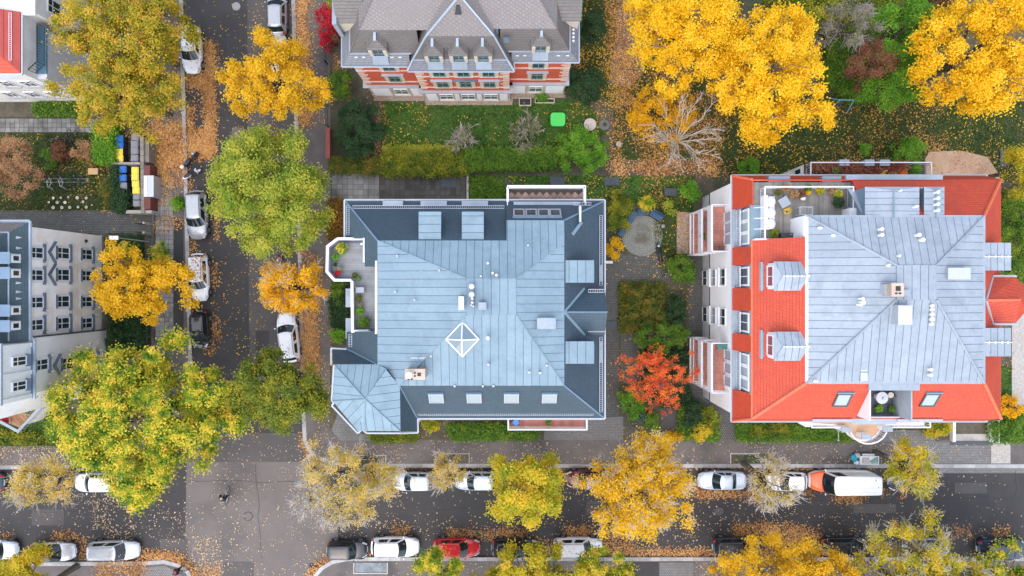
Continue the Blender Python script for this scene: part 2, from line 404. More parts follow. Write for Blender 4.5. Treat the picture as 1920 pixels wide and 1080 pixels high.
# drains, tar seams and patches
def seam(pts, w=.06):
    P = [Vector(XY(*p)).to_3d() for p in pts]; b = MB()
    for i in range(len(P)-1):
        d = (P[i+1]-P[i]).normalized(); n = Vector((-d.y, d.x, 0))*w*.5; b.prism([(q.x, q.y) for q in (P[i]-n, P[i+1]-n, P[i+1]+n, P[i]+n)], .005, .0145+.0004*i)
    struct('tar_seam', b, mat('tar', (0.030,0.030,0.032), rough=.6))
rs = random.Random(12)
for (x0,y0,x1,y1) in ((470,300,466,560),(466,600,474,760),(640,960,980,952),(1000,940,1330,962),(1400,940,1900,935),(1903,885,1905,930),(20,960,340,955),(352,900,596,905),(480,870,490,1050),(420,20,424,200),(1330,1000,1345,960),(1700,980,1830,975)):
    n = 9; seam([(x0+(x1-x0)*i/n+rs.uniform(-2.5,2.5), y0+(y1-y0)*i/n+rs.uniform(-2.5,2.5)) for i in range(n+1)], rs.uniform(.035,.07))
for a in (rect(1100,940,1150,965), rect(1600,945,1680,962), rect(1790,905,1850,925), rect(410,120,440,170), rect(480,620,505,700), rect(60,955,120,985)): flat('road_repair_patch', a, .0115, ASPH if a[0][0] in (520,480) else ASPH_MID, t=.003)
# paths and yards
flat('driveway', [(-1500,397),(285,397),(285,437),(-1500,437)], 0.146, SETTS_DK)
flat('yard_paving', [(1132,470),(1170,478),(1240,475),(1262,500),(1250,535),(1160,532),(1160,822),(1132,822)], 0.146, SETTS_DK)
flat('yard_paving', [(1020,792),(1168,780),(1168,824),(1020,824)], 0.150, SETTS)
flat('garden_path', [(1288,470),(1318,470),(1318,700),(1400,760),(1384,824),(1345,824),(1340,790),(1300,762),(1283,720),(1290,600)], 0.146, SETTS_DK)
flat('bicycle_stand_paving', [(1164,624),(1200,624),(1204,720),(1164,720)], 0.150, SETTS_DK)
flat('garage_drive', rect(1700,827,1856,868), 0.152, SETTS)
flat('garage_drive', rect(1856,827,1892,868), 0.154, mat('pale_setts', (0.36,0.33,0.30), (0.42,0.39,0.35), 3, 0.85, fine=0.25, fs=6))
flat('entrance_paving', [(1632,806),(1740,806),(1750,827),(1632,827)], 0.150, SETTS)
flat('side_path', rect(1895,565,1990,760), 0.146, mat('pale_setts', (0,0,0)))
flat('sand_patch', [(1740,285),(1800,283),(1850,295),(1872,330),(1872,345),(1735,340),(1732,300)], 0.146, SAND)
flat('gravel_border', [(700,180),(800,180),(804,190),(956,190),(958,178),(1056,176),(1060,184),(962,186),(960,198),(800,198),(796,190),(704,190)], 0.146, GRAVEL)
flat('leafy_bed', rect(1268,398,1300,476), 0.146, GRAVEL)
flat('garage_forecourt', [(1240,758),(1276,758),(1276,812),(1240,812)], 0.150, ASPH_MID)
flat('mosaic_pavement', rect(1236,1053,1299,1140), 0.126, SETTS)
flat('mosaic_pavement', [(270,1062),(312,1060),(342,1075),(345,1110),(270,1110)], 0.126, SETTS)
flat('corner_paving', [(636,770),(672,810),(690,815),(700,826),(640,826),(622,806)], 0.138, SETTS)
flat('asphalt_repair', rect(1180,1053,1235,1140), 0.125, ASPH)
flat('asphalt_repair', rect(322,408,345,640), 0.125, ASPH)
flat('pavement_repair', rect(667,1054,726,1072), 0.126, mat('blue_grey_rubble', (0.14,0.17,0.19), (0.24,0.26,0.27), 2.2, 0.9, bmp=0.6))
def edging(pts, z=0.13, w=0.09, m=None):
    b = MB(); P = [Vector(XY(*p)).to_3d() for p in pts]
    for i in range(len(P)-1):
        d = (P[i+1]-P[i]).normalized(); n = Vector((-d.y, d.x, 0))*w*0.5; e = d*w*0.5 if i else d*0
        q = [P[i]-n-e, P[i+1]-n, P[i+1]+n, P[i]+n-e]
        b.prism([(p.x, p.y) for p in q], z-0.06, z+0.035+0.002*i)
    return struct('tree_pit_edging', b, m or STONE)
for a in ([(703,853),(724,853),(724,868)], [(832,850),(880,850),(880,868)], [(1369,868),(1369,850),(1424,850)], [(664,1054),(664,1074),(727,1074),(727,1054)], [(664,853),(684,853)]):
    edging(a)
for a in (rect(664,854,723,868), rect(833,851,879,868), rect(1370,851,1440,868), rect(1650,852,1700,868)):
    flat('tree_pit', a, 0.126, SOIL)
# paving slabs that can be picked apart
_sl = {}
def slabs(base, x0, y0, x1, y1, nx, ny, m, z, gap=0.025, rng=rg, offset=0.0, piece='paving_slab', drop=0.0, skip=None):
    """nx by ny pieces over a px rectangle lying at height z, laid on base"""
    a = W(x0, y1, z); b = W(x1, y0, z); w = (b.x-a.x)/nx; h = (b.y-a.y)/ny
    key = (round(w,3), round(h,3), m.name, piece)
    if key not in _sl:
        me = MB().box(-w/2+gap/2, w/2-gap/2, -h/2+gap/2, h/2-gap/2, -0.04, 0).mesh(piece); me.materials.append(m); _sl[key] = me
    off = OFF.get(base.name, Vector((0,0,0)))
    for j in range(ny):
        for i in range(nx):
            if skip and skip(i, j): continue
            o = link(piece, _sl[key], None, base)
            o.location = Vector((a.x+w*(i+0.5+(offset if j % 2 else 0)), a.y+h*(j+0.5), z+rng.uniform(-0.004, 0.004)))-off
            o.rotation_euler = (0, 0, rng.uniform(-0.01, 0.01))
JOINT = mat('paving_joint', (0.05,0.048,0.042), rough=0.95)
b = flat('forecourt_paving', rect(622,323,712,376), 0.15, JOINT); slabs(b, 622, 325, 711, 376, 9, 5, SLABS, 0.20)
b = flat('forecourt_paving', rect(712,326,874,376), 0.151, JOINT); slabs(b, 712, 327, 873, 376, 17, 5, SLABS_DK, 0.20, 0.035)
b = flat('forecourt_paving', rect(640,376,650,450), 0.151, JOINT); slabs(b, 640.5, 376, 649.5, 450, 1, 7, SLABS_DK, 0.20, 0.035)
b = flat('garden_path', rect(-60,221,196,249), 0.15, JOINT); slabs(b, -60, 222, 194, 248, 29, 3, SLABS, 0.20, 0.03)
b = flat('footpath', rect(290,330,326,640), 0.131, JOINT); slabs(b, 291, 332, 325, 640, 4, 34, SLABS, 0.185, 0.03, offset=0.06)
struct('kerb', MB().box(*[W(875,0).x, W(879,0).x, W(0,376).y, W(0,320).y], 0.05, 0.25), STONE)
for (x, y, r, m) in ((443,12,0.42,STONE), (465.5,968,0.40,ASPH_OLD), (1348,959,0.42,ASPH_MID)):
    p = W(x, y)
    t = thing('manhole_cover', {443:'pale round manhole cover in the side street asphalt', 465.5:'round manhole cover in the worn asphalt of the crossing', 1348:'dark round manhole cover in the wide street'}[x], 'manhole cover', (p.x, p.y, 0.006))
    MB().ring((0,0,0.006), r, 0.035, 20, 4, axis='z').build('frame', DARKGREY, t); MB().cyl(0,0,-0.01,0.012,r-0.03,20).build('cover', m, t)
# ================================================================ building helpers
def clip(poly, a, b, c):
    """keep a*x+b*y<=c"""
    out = []; n = len(poly)
    for i in range(n):
        p, q = poly[i], poly[(i+1) % n]; dp = a*p[0]+b*p[1]-c; dq = a*q[0]+b*q[1]-c
        if dp <= 0: out.append(p)
        if (dp < 0 < dq) or (dq < 0 < dp):
            t = dp/(dp-dq); out.append((p[0]+t*(q[0]-p[0]), p[1]+t*(q[1]-p[1])))
    return out
def plane(p, q, r):
    n = (q-p).cross(r-p); return lambda x, y: p.z-((x-p.x)*n.x+(y-p.y)*n.y)/n.z
def zinc_facet(parent, poly, zf, along, pitch, m, seam, start=0.0, gap=0.035, h=0.04, name='roof'):
    """standing-seam roofing: an underlay with one panel per bay; along = direction in which the seams run"""
    pts = [(p[0], p[1]) for p in poly]
    base = MB().slab([(x, y, zf(x, y)) for x, y in pts], 0.12).build(name, seam, parent)  # darker underlay showing in the gaps stands for the seam shadow
    d = Vector(along).normalized(); a, b = -d.y, d.x
    sv = [a*p[0]+b*p[1] for p in pts]; s = min(sv)-pitch*start
    while s < max(sv):
        q = clip(pts, -a, -b, -(s+gap/2)); q = clip(q, a, b, s+pitch-gap/2) if len(q) > 2 else q
        if len(q) > 2:
            ar = abs(sum(q[i][0]*q[(i+1) % len(q)][1]-q[(i+1) % len(q)][0]*q[i][1] for i in range(len(q))))/2
            if ar > 0.02: MB().slab([(x, y, zf(x, y)+h) for x, y in q], h-0.008).build('roof_panel', m, base)
        s += pitch
    return base
def bars(mb, pts, z0, z1, step=0.14, r=0.011):
    for i in range(len(pts)-1):
        a = Vector(pts[i]); b = Vector(pts[i+1]); k = max(1, int((b-a).length/step))
        for j in range(k+1):
            p = a.lerp(b, j/k); mb.tube((p.x,p.y,z0), (p.x,p.y,z1), r, r, 4)
def railing(parent, pts, z, h=1.0, m=None, step=0.14, top=0.03, name='railing', r=0.011):
    """pts: xy list; top rail, bottom rail and bars"""
    m = m or WHITE_MET; b = MB(); P = [Vector((p[0], p[1], 0)) for p in pts]
    for i in range(len(P)-1):
        a, c = P[i], P[i+1]; d = (c-a).normalized(); n = Vector((-d.y, d.x, 0))*top
        b.prism([(q.x, q.y) for q in (a-n-d*top, c-n+d*top, c+n+d*top, a+n-d*top)], z+h-0.05-0.003*i, z+h-0.003*i)
        b.tube(Vector((a.x,a.y,z+0.1)), Vector((c.x,c.y,z+0.1)), 0.015, 0.015, 4)
        k = max(1, int((c-a).length/1.1))
        for j in range(k+1):
            p = a.lerp(c, j/k); b.tube((p.x,p.y,z-0.05), (p.x,p.y,z+h), 0.022, 0.022, 5)
    o = b.build(name, m, parent)
    g = MB(); bars(g, P, z+0.1, z+h-0.05, step, r); g.build('bars', m, o)
    return o
def window(parent, o, u, n, w, h, m=None, pane=None, sill=None, mull=1, trans=1, frame=0.07, name='window', depth=0.10, sill_d=0.2, sill_w=0.1, sash=None):
    """o: bottom centre on the wall plane, u along the wall, n outwards"""
    m = m or WHITE; f = frame; b = MB()
    for (a0, a1, z0, z1) in ((-w/2, -w/2+f, 0, h), (w/2-f, w/2, 0, h), (-w/2+f, w/2-f, 0, f), (-w/2+f, w/2-f, h-f, h)):
        b.obox(o, u, n, a0, a1, -0.05, depth, z0, z1)
    for i in range(mull):
        x = -w/2+w*(i+1)/(mull+1); b.obox(o, u, n, x-0.03, x+0.03, -0.05, depth-0.02, f, h-f)
    for i in range(trans):
        z = h*(0.62 if trans == 1 else (i+1)/(trans+1)); b.obox(o, u, n, -w/2+f, w/2-f, -0.05, depth-0.03, z-0.03, z+0.03)
    wo = b.build(name, m, parent)
    MB().obox(o, u, n, -w/2+f*0.6, w/2-f*0.6, -0.04, depth-0.055, f*0.6, h-f*0.6).build('pane', pane or PANE, wo)
    if sill is not None: MB().obox(o, u, n, -w/2-sill_w, w/2+sill_w, -0.04, sill_d, -0.09, -0.003).build('sill', sill, wo)
    return wo
def roof_window(parent, c, ux, uy, w, h, m=None, pane=None, t=0.14):
    """window lying in a roof slope; c centre, ux across, uy up the slope"""
    nn = ux.cross(uy).normalized(); m = m or GALV
    if nn.z < 0: nn = -nn
    def bx(mb, a0, a1, b0, b1, h0, h1):
        vs_ = []
        for hh in (h0, h1):
            for a, b_ in ((a0,b0),(a1,b0),(a1,b1),(a0,b1)): vs_.append(c+ux*a+uy*b_+nn*hh)
        mb.add(vs_, [(3,2,1,0),(4,5,6,7),(0,1,5,4),(1,2,6,5),(2,3,7,6),(3,0,4,7)])
    f = 0.11; b = MB()
    for a in ((-w/2,-w/2+f,-h/2,h/2), (w/2-f,w/2,-h/2,h/2), (-w/2+f,w/2-f,-h/2,-h/2+f), (-w/2+f,w/2-f,h/2-f*1.5,h/2)): bx(b, *a, -0.05, t)
    o = b.build('roof_window', m, parent)
    g = MB(); bx(g, -w/2+f*0.7, w/2-f*0.7, -h/2+f*0.7, h/2-f*0.7, -0.04, t-0.04); g.build('pane', pane or PANE_SKY, o)
    hd = MB(); bx(hd, -w/2-0.03, w/2+0.03, h/2+0.003, h/2+0.13, -0.05, t+0.03); hd.build('head_flashing', ZINC_DK, o)
    return o
def snow_guard(parent, a, b, up=0.22, w=0.22, m=None):
    """ladder-like snow guard standing on the slope between two points"""
    a = Vector(a); b = Vector(b); mb = MB(); d = b-a; k = max(2, int(d.length/0.16)); s = Vector((0,0,up))
    n = Vector((-d.y, d.x, 0)).normalized()*w
    for q in (s*0.3, s*0.3+n): mb.tube(a+q, b+q, 0.018, 0.018, 4)
    for j in range(k+1):
        p = a.lerp(b, j/k); mb.tube(p+s*0.3, p+s*0.3+n, 0.013, 0.013, 4)
        if j % 6 == 0: mb.tube(p+n*0.5-s*0.8, p+n*0.5+s*0.3, 0.015, 0.015, 4)
    return mb.build('snow_guard', m or GALV, parent)
def vent_pipe(parent, p, r, h, m=None, cap=True, tilt=0):
    mb = MB(); mb.cyl(p.x, p.y, p.z-0.2, p.z+h, r*0.7, 10)
    o = mb.build('vent_pipe', m or GALV, parent)
    if cap: MB().cyl(p.x, p.y, p.z+h+0.003, p.z+h+0.10, r, 12, r*0.75).build('cap', m or GALV, o)
    return o
def gutter(parent, pts, r=0.075, m=None):
    b = MB(); b.path([Vector(p) for p in pts], r, 6); return b.build('gutter', m or GALV, parent)
X1 = Vector((1,0,0)); Y1 = Vector((0,1,0)); Z1 = Vector((0,0,1))
# ================================================================ blue-roofed apartment house in the middle
A = thing('apartment_house', 'apartment house with blue-grey zinc roof deck, dark slate slopes and corner turret', 'building', W(890,580,0), world=True)
ZE, ZD, ZT = 10.5, 13.5, 14.5
def pr(poly, z): return [XY(p[0], p[1], z) for p in poly]
MB().prism([(-12.6,-9.8),(6.83,-9.8),(6.83,6.45),(-12.6,6.45)], 0, 10.15).build('wall', PLASTER, A)
MB().prism([(-9.8,-7.1),(3.75,-7.1),(3.75,3.35),(-9.8,3.35)], 10.3, 13.25).build('attic_wall', PLASTER, A)
MB().prism(pr([(626,660),(700,660),(790,745),(778,804),(690,804),(674,802),(628,752)], ZE), 0, 10.38).build('turret_wall', PLASTER, A)
MB().prism([XY(631,687,12.4),XY(715,690,12.4),XY(752,735,12.4),XY(748,803,12.4),XY(686,803,12.4),XY(674,804,12.4),XY(629,752,12.4)], 10.3, 12.3).build('turret_wall', SLATE, A)
# slate slopes
def slope(pts, m=SLATE, name='roof_slope', parent=None, t=0.12): return MB().slab(pts, t).build(name, m, parent or A)
slope([W(648,377,ZE), W(950,377,ZE), W(950,451,ZD), W(708,451,ZD)])
slope([W(950,377,ZE), W(1132,377,ZE), W(1058,413,12.95), W(950,413,12.95)])
slope([W(1132,377,ZE), W(1132,783,ZE), W(1058,723,ZD), W(1058,457,ZD), W(1058,413,12.95)])
slope([W(782,783,ZE), W(1132,783,ZE), W(1058,723,ZD), W(750,723,ZD)])
slope([W(648,377,ZE), W(708,451,ZD), W(708,500,ZD), W(684,500,12.33), W(684,447,12.33), W(648,447,ZE)])
slope([W(650,622,ZE), W(708,622,ZD), W(708,683,ZD), W(650,655,ZE)])
slope([W(623,655,ZE), W(652,655,ZE), W(707,683,ZD), W(627,683,12.4)])
slope([W(750,724,ZD), W(782,783,ZE), W(782,808,ZE), W(751,808,12.4)])
for a, b in ((W(648,377,ZE), W(708,451,ZD)), (W(1132,783,ZE), W(1058,723,ZD)), (W(1132,377,ZE), W(1058,413,12.95)), (W(652,655,ZE), W(707,683,ZD)), (W(750,724,ZD), W(782,783,ZE))):
    MB().tube(a+Z1*0.02, b+Z1*0.02, 0.07, 0.07, 5).build('hip_flashing', ZINC_DK, A)
# zinc deck, one panel per bay
a, b, c, d = [W(*p, ZT) for p in ((875,522),(968,522),(968,590),(875,590))]
nw, ne, se, sw, tw = W(708,451,ZD), W(1058,457,ZD), W(1058,723,ZD), W(750,723,ZD), W(708,683,ZD)
n1, n2, n3 = W(950,451,ZD), W(950,413,12.95), W(1058,413,12.95)
nep = W(727,691,13.62)
zN = plane(nw, Vector((ne.x, nw.y, ZD)), Vector((a.x, a.y, ZT))); zW = plane(nw, tw, a)
zE = plane(ne, se, b); zS = plane(sw, se, Vector((d.x, d.y, ZT)))
zinc_facet(A, [nw, n1, n2, n3, ne, b, a], zN, (0,1,0), 0.605, ZINC, SEAM)
zinc_facet(A, [nw, a, d, sw, nep, tw], zW, (1,0,0), 0.605, ZINC, SEAM)
zinc_facet(A, [ne, se, c, b], zE, (1,0,0), 0.605, ZINC, SEAM)
zinc_facet(A, [d, c, se, sw], zS, (0,1,0), 0.605, ZINC, SEAM)
zinc_facet(A, [a, b, c, d], lambda x, y: ZT+0.03, (0,1,0), 0.6, ZINC, SEAM)
for p, q in ((nw,a),(ne,b),(se,c),(sw,d)):
    MB().tube(p+Z1*0.05, q+Z1*0.05, 0.05, 0.05, 5).build('hip_flashing', ZINC, A)
# turret roof
TL, TW_, TB, TC, TR_, TA = W(627,683,12.4), W(624,752,12.4), W(672,809,12.4), W(684,808,12.4), W(751,808,12.4), W(685,748,14.2)
TN = W(708,683,ZD); TE = W(750,724,ZD)
def fac(poly, along, pitch=0.62, st=0.0): return zinc_facet(A, poly, plane(poly[0], poly[1], poly[-1]), along, pitch, ZINC, SEAM, st)
fac([TL, TW_, TA], (1,0,0)); fac([TW_, TB, TA], (1,1,0)); fac([TC, TR_, TA], (0,1,0)); fac([TB, TC, TA], (0,1,0))
zinc_facet(A, [TA, TL, TN, nep], plane(TA, TL, TN), (0.06,1,0), 0.62, ZINC, SEAM)
zinc_facet(A, [TA, nep, TE, TR_], plane(TA, TE, TR_), (1,0.07,0), 0.62, ZINC, SEAM)
for q in (TL, TW_, TC, TR_, nep): MB().tube(TA+Z1*0.07, q+Z1*0.07, 0.045, 0.045, 5).build('hip_flashing', ZINC, A)
gutter(A, [W(626,684,12.35), W(622,750,12.35), W(626,756,12.35), W(622,760,12.35), W(671,812,12.35), W(679,805,12.35), W(688,812,12.35), W(752,812,12.3)])
gutter(A, [W(783,785,ZE), W(1134,785,ZE), W(1134,375,ZE), W(646,375,ZE), W(646,447,ZE)], 0.09)
gutter(A, [W(650,655,ZE), W(621,653,ZE), W(621,684,ZE)], 0.08); gutter(A, [W(783,785,ZE), W(784,811,ZE), W(752,812,ZE)], 0.08)
# dormers with zinc tops
def box_dormer(px0, py0, px1, py1, z, zb, along, pitch, m, seam, parent, drop=0.12, front=None):
    p = W(px0, py1, z); q = W(px1, py0, z)
    dm = MB().box(p.x+0.05, q.x-0.05, p.y+0.05, q.y-0.05, zb, z-0.1).build('dormer', ZINC_DK, parent)
    poly = [(p.x,p.y),(q.x,p.y),(q.x,q.y),(p.x,q.y)]
    base = MB().box(p.x, q.x, p.y, q.y, z-0.1, z).build('dormer_roof', seam, dm) if False else None
    k = Vector(along); a_, b_ = -k.y, k.x
    MB().box(p.x, q.x, p.y, q.y, z-0.098, z-0.02).build('roof_edge', seam, dm)
    sv = [a_*v[0]+b_*v[1] for v in poly]; s = min(sv)
    while s < max(sv)-0.05:
        g = clip(clip(poly, -a_, -b_, -(s+0.02)), a_, b_, s+pitch-0.02)
        if len(g) > 2: MB().prism(g, z-0.019, z+0.03).build('roof_panel', m, dm)
        s += pitch
    if front:
        o, u, n, w, h = front(p, q); window(dm, o, u, n, w, h, sill=ZINC)
    return dm
for (x0, x1) in ((785,827),(866,907)):
    box_dormer(x0, 397, x1, 452, 13.38, 11.2, (1,0,0), 0.62, ZINC, SEAM, A, front=lambda p, q: (Vector(((p.x+q.x)/2, q.y-0.05, 11.7)), -X1, Y1, 1.2, 1.3))
for (y0, y1) in ((488,530),(640,682)):
    box_dormer(1058, y0, 1114, y1, 13.38, 11.2, (0,1,0), 0.62, ZINC, SEAM, A, front=lambda p, q: (Vector((q.x-0.05, (p.y+q.y)/2, 11.7)), Y1, X1, 1.2, 1.3))
# side gable
g0, g1 = W(1058,585,13.45), W(1139,585,13.45)
for sgn, y in ((1, 541), (-1, 628)):
    e0, e1 = W(1095,y,11.95), W(1134,y,11.95)
    slope([g0, g1, e1, e0], name='gable_roof')
    MB().tube(g0+Z1*0.03, e0+Z1*0.03, 0.13, 0.13, 5).build('valley_flashing', ZINC, A)
    snow_guard(A, W(1103,y+(7 if sgn > 0 else -6),12.15), W(1133,y+(7 if sgn > 0 else -6),12.15), m=WHITE_MET)
MB().tube(g0+Z1*0.04, g1+Z1*0.04, 0.05, 0.05, 5).build('ridge_flashing', ZINC_DK, A)
MB().prism([(3.9, W(0,545,11.9).y), (6.95, W(0,545,11.9).y), (6.95, W(0,624,11.9).y), (3.9, W(0,624,11.9).y)], 10.3, 11.85).build('gable_wall', SLATE, A)
# roof windows
up = (W(900,723,ZD)-W(900,783,ZE)); up.x = 0; up.normalize()
for x in (818,889,959,1030): roof_window(A, W(x,745,12.45), X1, up, 1.12, 1.15)
up2 = (W(1000,413,12.95)-W(1000,377,ZE)); up2.x = 0; up2.normalize()
for x in (973,996,1019,1041): roof_window(A, W(x,401,12.1), -X1, up2, 0.88, 1.15, pane=PANE_TEAL)
MB().box(W(963,0,11.0).x, W(1087,0,11.0).x, W(0,388,11.0).y, W(0,378,11.0).y, 10.2, 11.0).build('zinc_ledge', ZINC_B, A)
MB().box(W(1086,0,12.6).x, W(1090,0,12.6).x, W(0,416,12.6).y, W(0,386,12.6).y, 11.0, 12.6).build('party_wall_cap', GALV, A)
MB().tube(W(1090,417,12.4), W(1073,440,12.9), 0.13, 0.13, 5).build('valley_flashing', ZINC, A)
# pyramid rooflight
sc = W(867,636,14.35); hd = 1.22; apx = sc+Z1*0.75
rl = MB().prism([(sc.x+hd,sc.y),(sc.x,sc.y+hd*1.05),(sc.x-hd,sc.y),(sc.x,sc.y-hd*1.05)], 13.6, 14.35).build('rooflight', WHITE, A)
cs = [Vector((sc.x+hd*.97,sc.y,14.36)), Vector((sc.x,sc.y+hd*1.02,14.36)), Vector((sc.x-hd*.97,sc.y,14.36)), Vector((sc.x,sc.y-hd*1.02,14.36))]
for i in range(4):
    MB().slab([cs[i], cs[(i+1) % 4], apx], 0.03).build('pane', mat('rooflight_sky_glass', (0.20,0.26,0.29), rough=0.05, fine=0, spec=0.9), rl)  # pane colour lightened to carry the reflected sky
    MB().tube(cs[i], apx+Z1*0.02, 0.055, 0.055, 5).build('glazing_bar', WHITE, rl); MB().tube(cs[i], cs[(i+1) % 4], 0.075, 0.075, 5).build('glazing_bar', WHITE, rl)
# chimney and vents
def chimney(parent, px0, py0, px1, py1, z, zb, flues, cowl=None, m=None):
    p = W(px0, py1, z); q = W(px1, py0, z)
    b = MB().box(p.x+.06, q.x-.06, p.y+.06, q.y-.06, zb, z-0.12).build('chimney', m or mat('chimney_brick', (0.36,0.27,0.21), (0.42,0.32,0.25), 3), parent)
    MB().box(p.x, q.x, p.y, q.y, z-0.12, z).build('chimney_cap', mat('chimney_concrete', (0.45,0.35,0.28), (0.52,0.42,0.34), 2), b)
    for (fx, fy, s, s2) in flues:
        f = W(fx, fy, z); MB().box(f.x-s, f.x+s, f.y-s2, f.y+s2, z-0.05, z+0.012).build('flue', BLACK, b)
    if cowl:
        f = W(*cowl, z+0.3); MB().cyl(f.x, f.y, z-0.02, z+0.25, 0.14).build('cowl_pipe', GALV, b)
        MB().ball((f.x, f.y, z+0.34), 0.26, 0.26, 0.12).build('cowl', WHITE, b, smooth=True)
    return b
chimney(A, 759, 692, 797, 712, 15.3, 13.4, [(786,702,.13,.13),(778,699,.06,.07),(778,705,.06,.07),(766,711,.07,.05),(772,711,.07,.05)], (767,703))
for x, y, z, r, h in ((885,537,14.6,.24,.5),(885,552,14.6,.24,.5),(886,560,14.6,.12,.4),(886,567,14.6,.12,.4),(884,572,14.6,.08,.3),(888,574,14.6,.08,.3),(915,494,14.2,.12,.5),(924,512,14.4,.12,.35),(931,516,14.4,.13,.4),(902,518,14.45,.09,.35),(916,682,13.9,.1,.5),(992,697,13.8,.1,.3),(1012,698,13.8,.1,.3),(742,547,13.9,.08,.25),(778,562,14.0,.08,.2),(824,507,14.3,.08,.2)):
    vent_pipe(A, W(x,y,z), r, h)
vent_pipe(A, W(915,633,14.2), 0.15, 0.5, WHITE)
def rbox(px0, py0, px1, py1, z, zb, m, name): 
    p = W(px0,py1,z); q = W(px1,py0,z); return MB().box(p.x,q.x,p.y,q.y,zb,z).build(name, m, A)
rbox(860,556,869,581,15.4,14.2,WHITE,'vent_stack'); rbox(897,567,912,581,15.0,14.3,ZINC_B,'vent_box')
rbox(1007,596,1042,617,14.5,13.6,ZINC_B,'roof_hatch'); rbox(995,579,1006,621,14.05,13.6,ZINC,'hatch_saddle')
for x, y in ((745,480),(790,507),(828,535),(830,647),(808,668),(990,460),(1025,685),(905,725),(852,725),(925,725)):
    p = W(x,y,13.9); MB().box(p.x-.06,p.x+.06,p.y-.06,p.y+.06,13.5,14.0 if y < 700 else 13.72).build('roof_hook', GALV, A)
an = W(788,668,14.1); m_ = MB().cyl(an.x,an.y,13.7,16.0,0.025,6)
for zz in (15.0,15.4,15.8): m_.tube((an.x-0.5,an.y,zz),(an.x+0.5,an.y,zz),0.012,0.012,4)
m_.build('antenna', GALV, A)
snow_guard(A, W(662,391,11.05), W(945,391,11.05)); snow_guard(A, W(784,778,10.85), W(1112,778,10.85))
snow_guard(A, W(1124,404,10.95), W(1124,535,10.95)); snow_guard(A, W(1124,632,10.95), W(1124,772,10.95)); snow_guard(A, W(655,440,10.85), W(655,385,10.85))
snow_guard(A, W(660,650,11.0), W(660,627,11.0)); snow_guard(A, W(1075,385,11.2), W(1108,385,11.2))
for x0, x1 in ((718,756),(789,838),(866,915)): 
    p = W(x0,383,10.75); q = W(x1,379,10.75); MB().box(p.x,q.x,p.y-0.12,q.y+0.1,10.5,10.85).build('eaves_light_box', ZINC_B, A)
for y0, y1 in ((497,528),(640,680)):
    p = W(1124,y1,10.8); q = W(1128,y0,10.8); MB().box(p.x,q.x+0.05,p.y,q.y,10.5,10.9).build('eaves_light_box', ZINC_B, A)
# roof terrace on the west side
ZF = 10.3
out = [XY(*p,ZF+0.98) for p in ((683,446),(632,446),(612,461),(611,510),(626,527),(658,527),(659,623),(690,622),(691,626),(705,626))]
MB().prism([XY(*p,ZF) for p in ((690,455),(640,455),(622,467),(622,505),(634,519),(668,519),(668,614),(708,618),(708,490),(690,490))], 0, ZF-0.06).build('terrace_bay', PLASTER, A)
fl = MB().prism([XY(*p,ZF) for p in ((692,452),(636,452),(619,465),(619,507),(632,522),(665,522),(665,618),(712,620),(712,490),(692,490))], ZF-0.058, ZF-0.03).build('terrace_floor', SEAM, A)
pw = 0.17
x0 = W(622,0,ZF).x; i = 0
tp = [(W(*q,ZF).x, W(*q,ZF).y) for q in ((692,455),(638,455),(623,467),(623,505),(634,519),(667,519),(667,614),(711,616),(711,490),(692,490))]
ys = [p[1] for p in tp]; s = min(ys)
while s < max(ys):
    q = clip(clip(tp, 0, -1, -(s+0.006)), 0, 1, s+0.19-0.006)
    if len(q) > 2: MB().prism(q, ZF-0.028, ZF).build('deck_board', DECK_PALE, fl)
    s += 0.19
par = mat('lilac_grey_parapet', (0.40,0.39,0.43), (0.46,0.45,0.48), 1.0, 0.6)
for i in range(len(out)-1):
    p, q = Vector(out[i]).to_3d(), Vector(out[i+1]).to_3d(); dd = (q-p).normalized(); n = Vector((-dd.y, dd.x, 0))
    w_ = MB().prism([(v.x, v.y) for v in (p, q, q+n*0.14, p+n*0.14)], ZF-0.4, ZF+0.9).build('parapet', par, A)
    MB().prism([(v.x, v.y) for v in (p-n*0.03-dd*0.02, q-n*0.03+dd*0.02, q+n*0.17+dd*0.02, p+n*0.17-dd*0.02)], ZF+0.9, ZF+0.95+0.004*i).build('cap', WHITE, w_)
MB().box(W(684,0,12.3).x-0.12, W(684,0,12.3).x, W(0,492,12.3).y, W(0,446,12.3).y, ZF, 12.4).build('terrace_side_wall', PLASTER, A)
MB().box(W(706,0,13.4).x-0.1, W(706,0,13.4).x+0.06, W(0,626,13.4).y, W(0,489,13.4).y, 13.1, 13.45).build('eaves_board', WHITE, A)
for y0, y1 in ((541,576),(597,634)):
    p = W(648,y1,9.6); q = W(658,y0,9.6); MB().box(p.x,q.x,p.y,q.y,9.0,9.6).build('balcony_roof', ZINC_B, A)
# north terrace with clinker tiles
zt = 10.0; p = W(952,379,zt); q = W(1095,353,zt)
nb = MB().box(p.x, q.x, 6.3, q.y, zt-0.25, zt-0.03).build('terrace_floor', JOINT, A)
cx, cy, s = p.x, 6.5, 0.56
rect_ = [(p.x+.05,6.62),(q.x-.05,6.62),(q.x-.05,q.y-.05),(p.x+.05,q.y-.05)]
for i in range(-1, 14):
    for j in range(-1, 4):
        u0 = cx+i*s*1.0+(0.5*s if j % 2 else 0); v0 = cy+j*s*0.5
        dm = [(u0+s*.5-.012,v0),(u0,v0+s*.5-.012),(u0-s*.5+.012,v0),(u0,v0-s*.5+.012)]
        g = dm
        for e in ((-1,0,-rect_[0][0]),(1,0,rect_[1][0]),(0,-1,-rect_[0][1]),(0,1,rect_[2][1])):
            g = clip(g, *e) if len(g) > 2 else []
        if len(g) > 2: MB().prism(g, zt-0.028, zt).build('floor_tile', CLINK, nb)
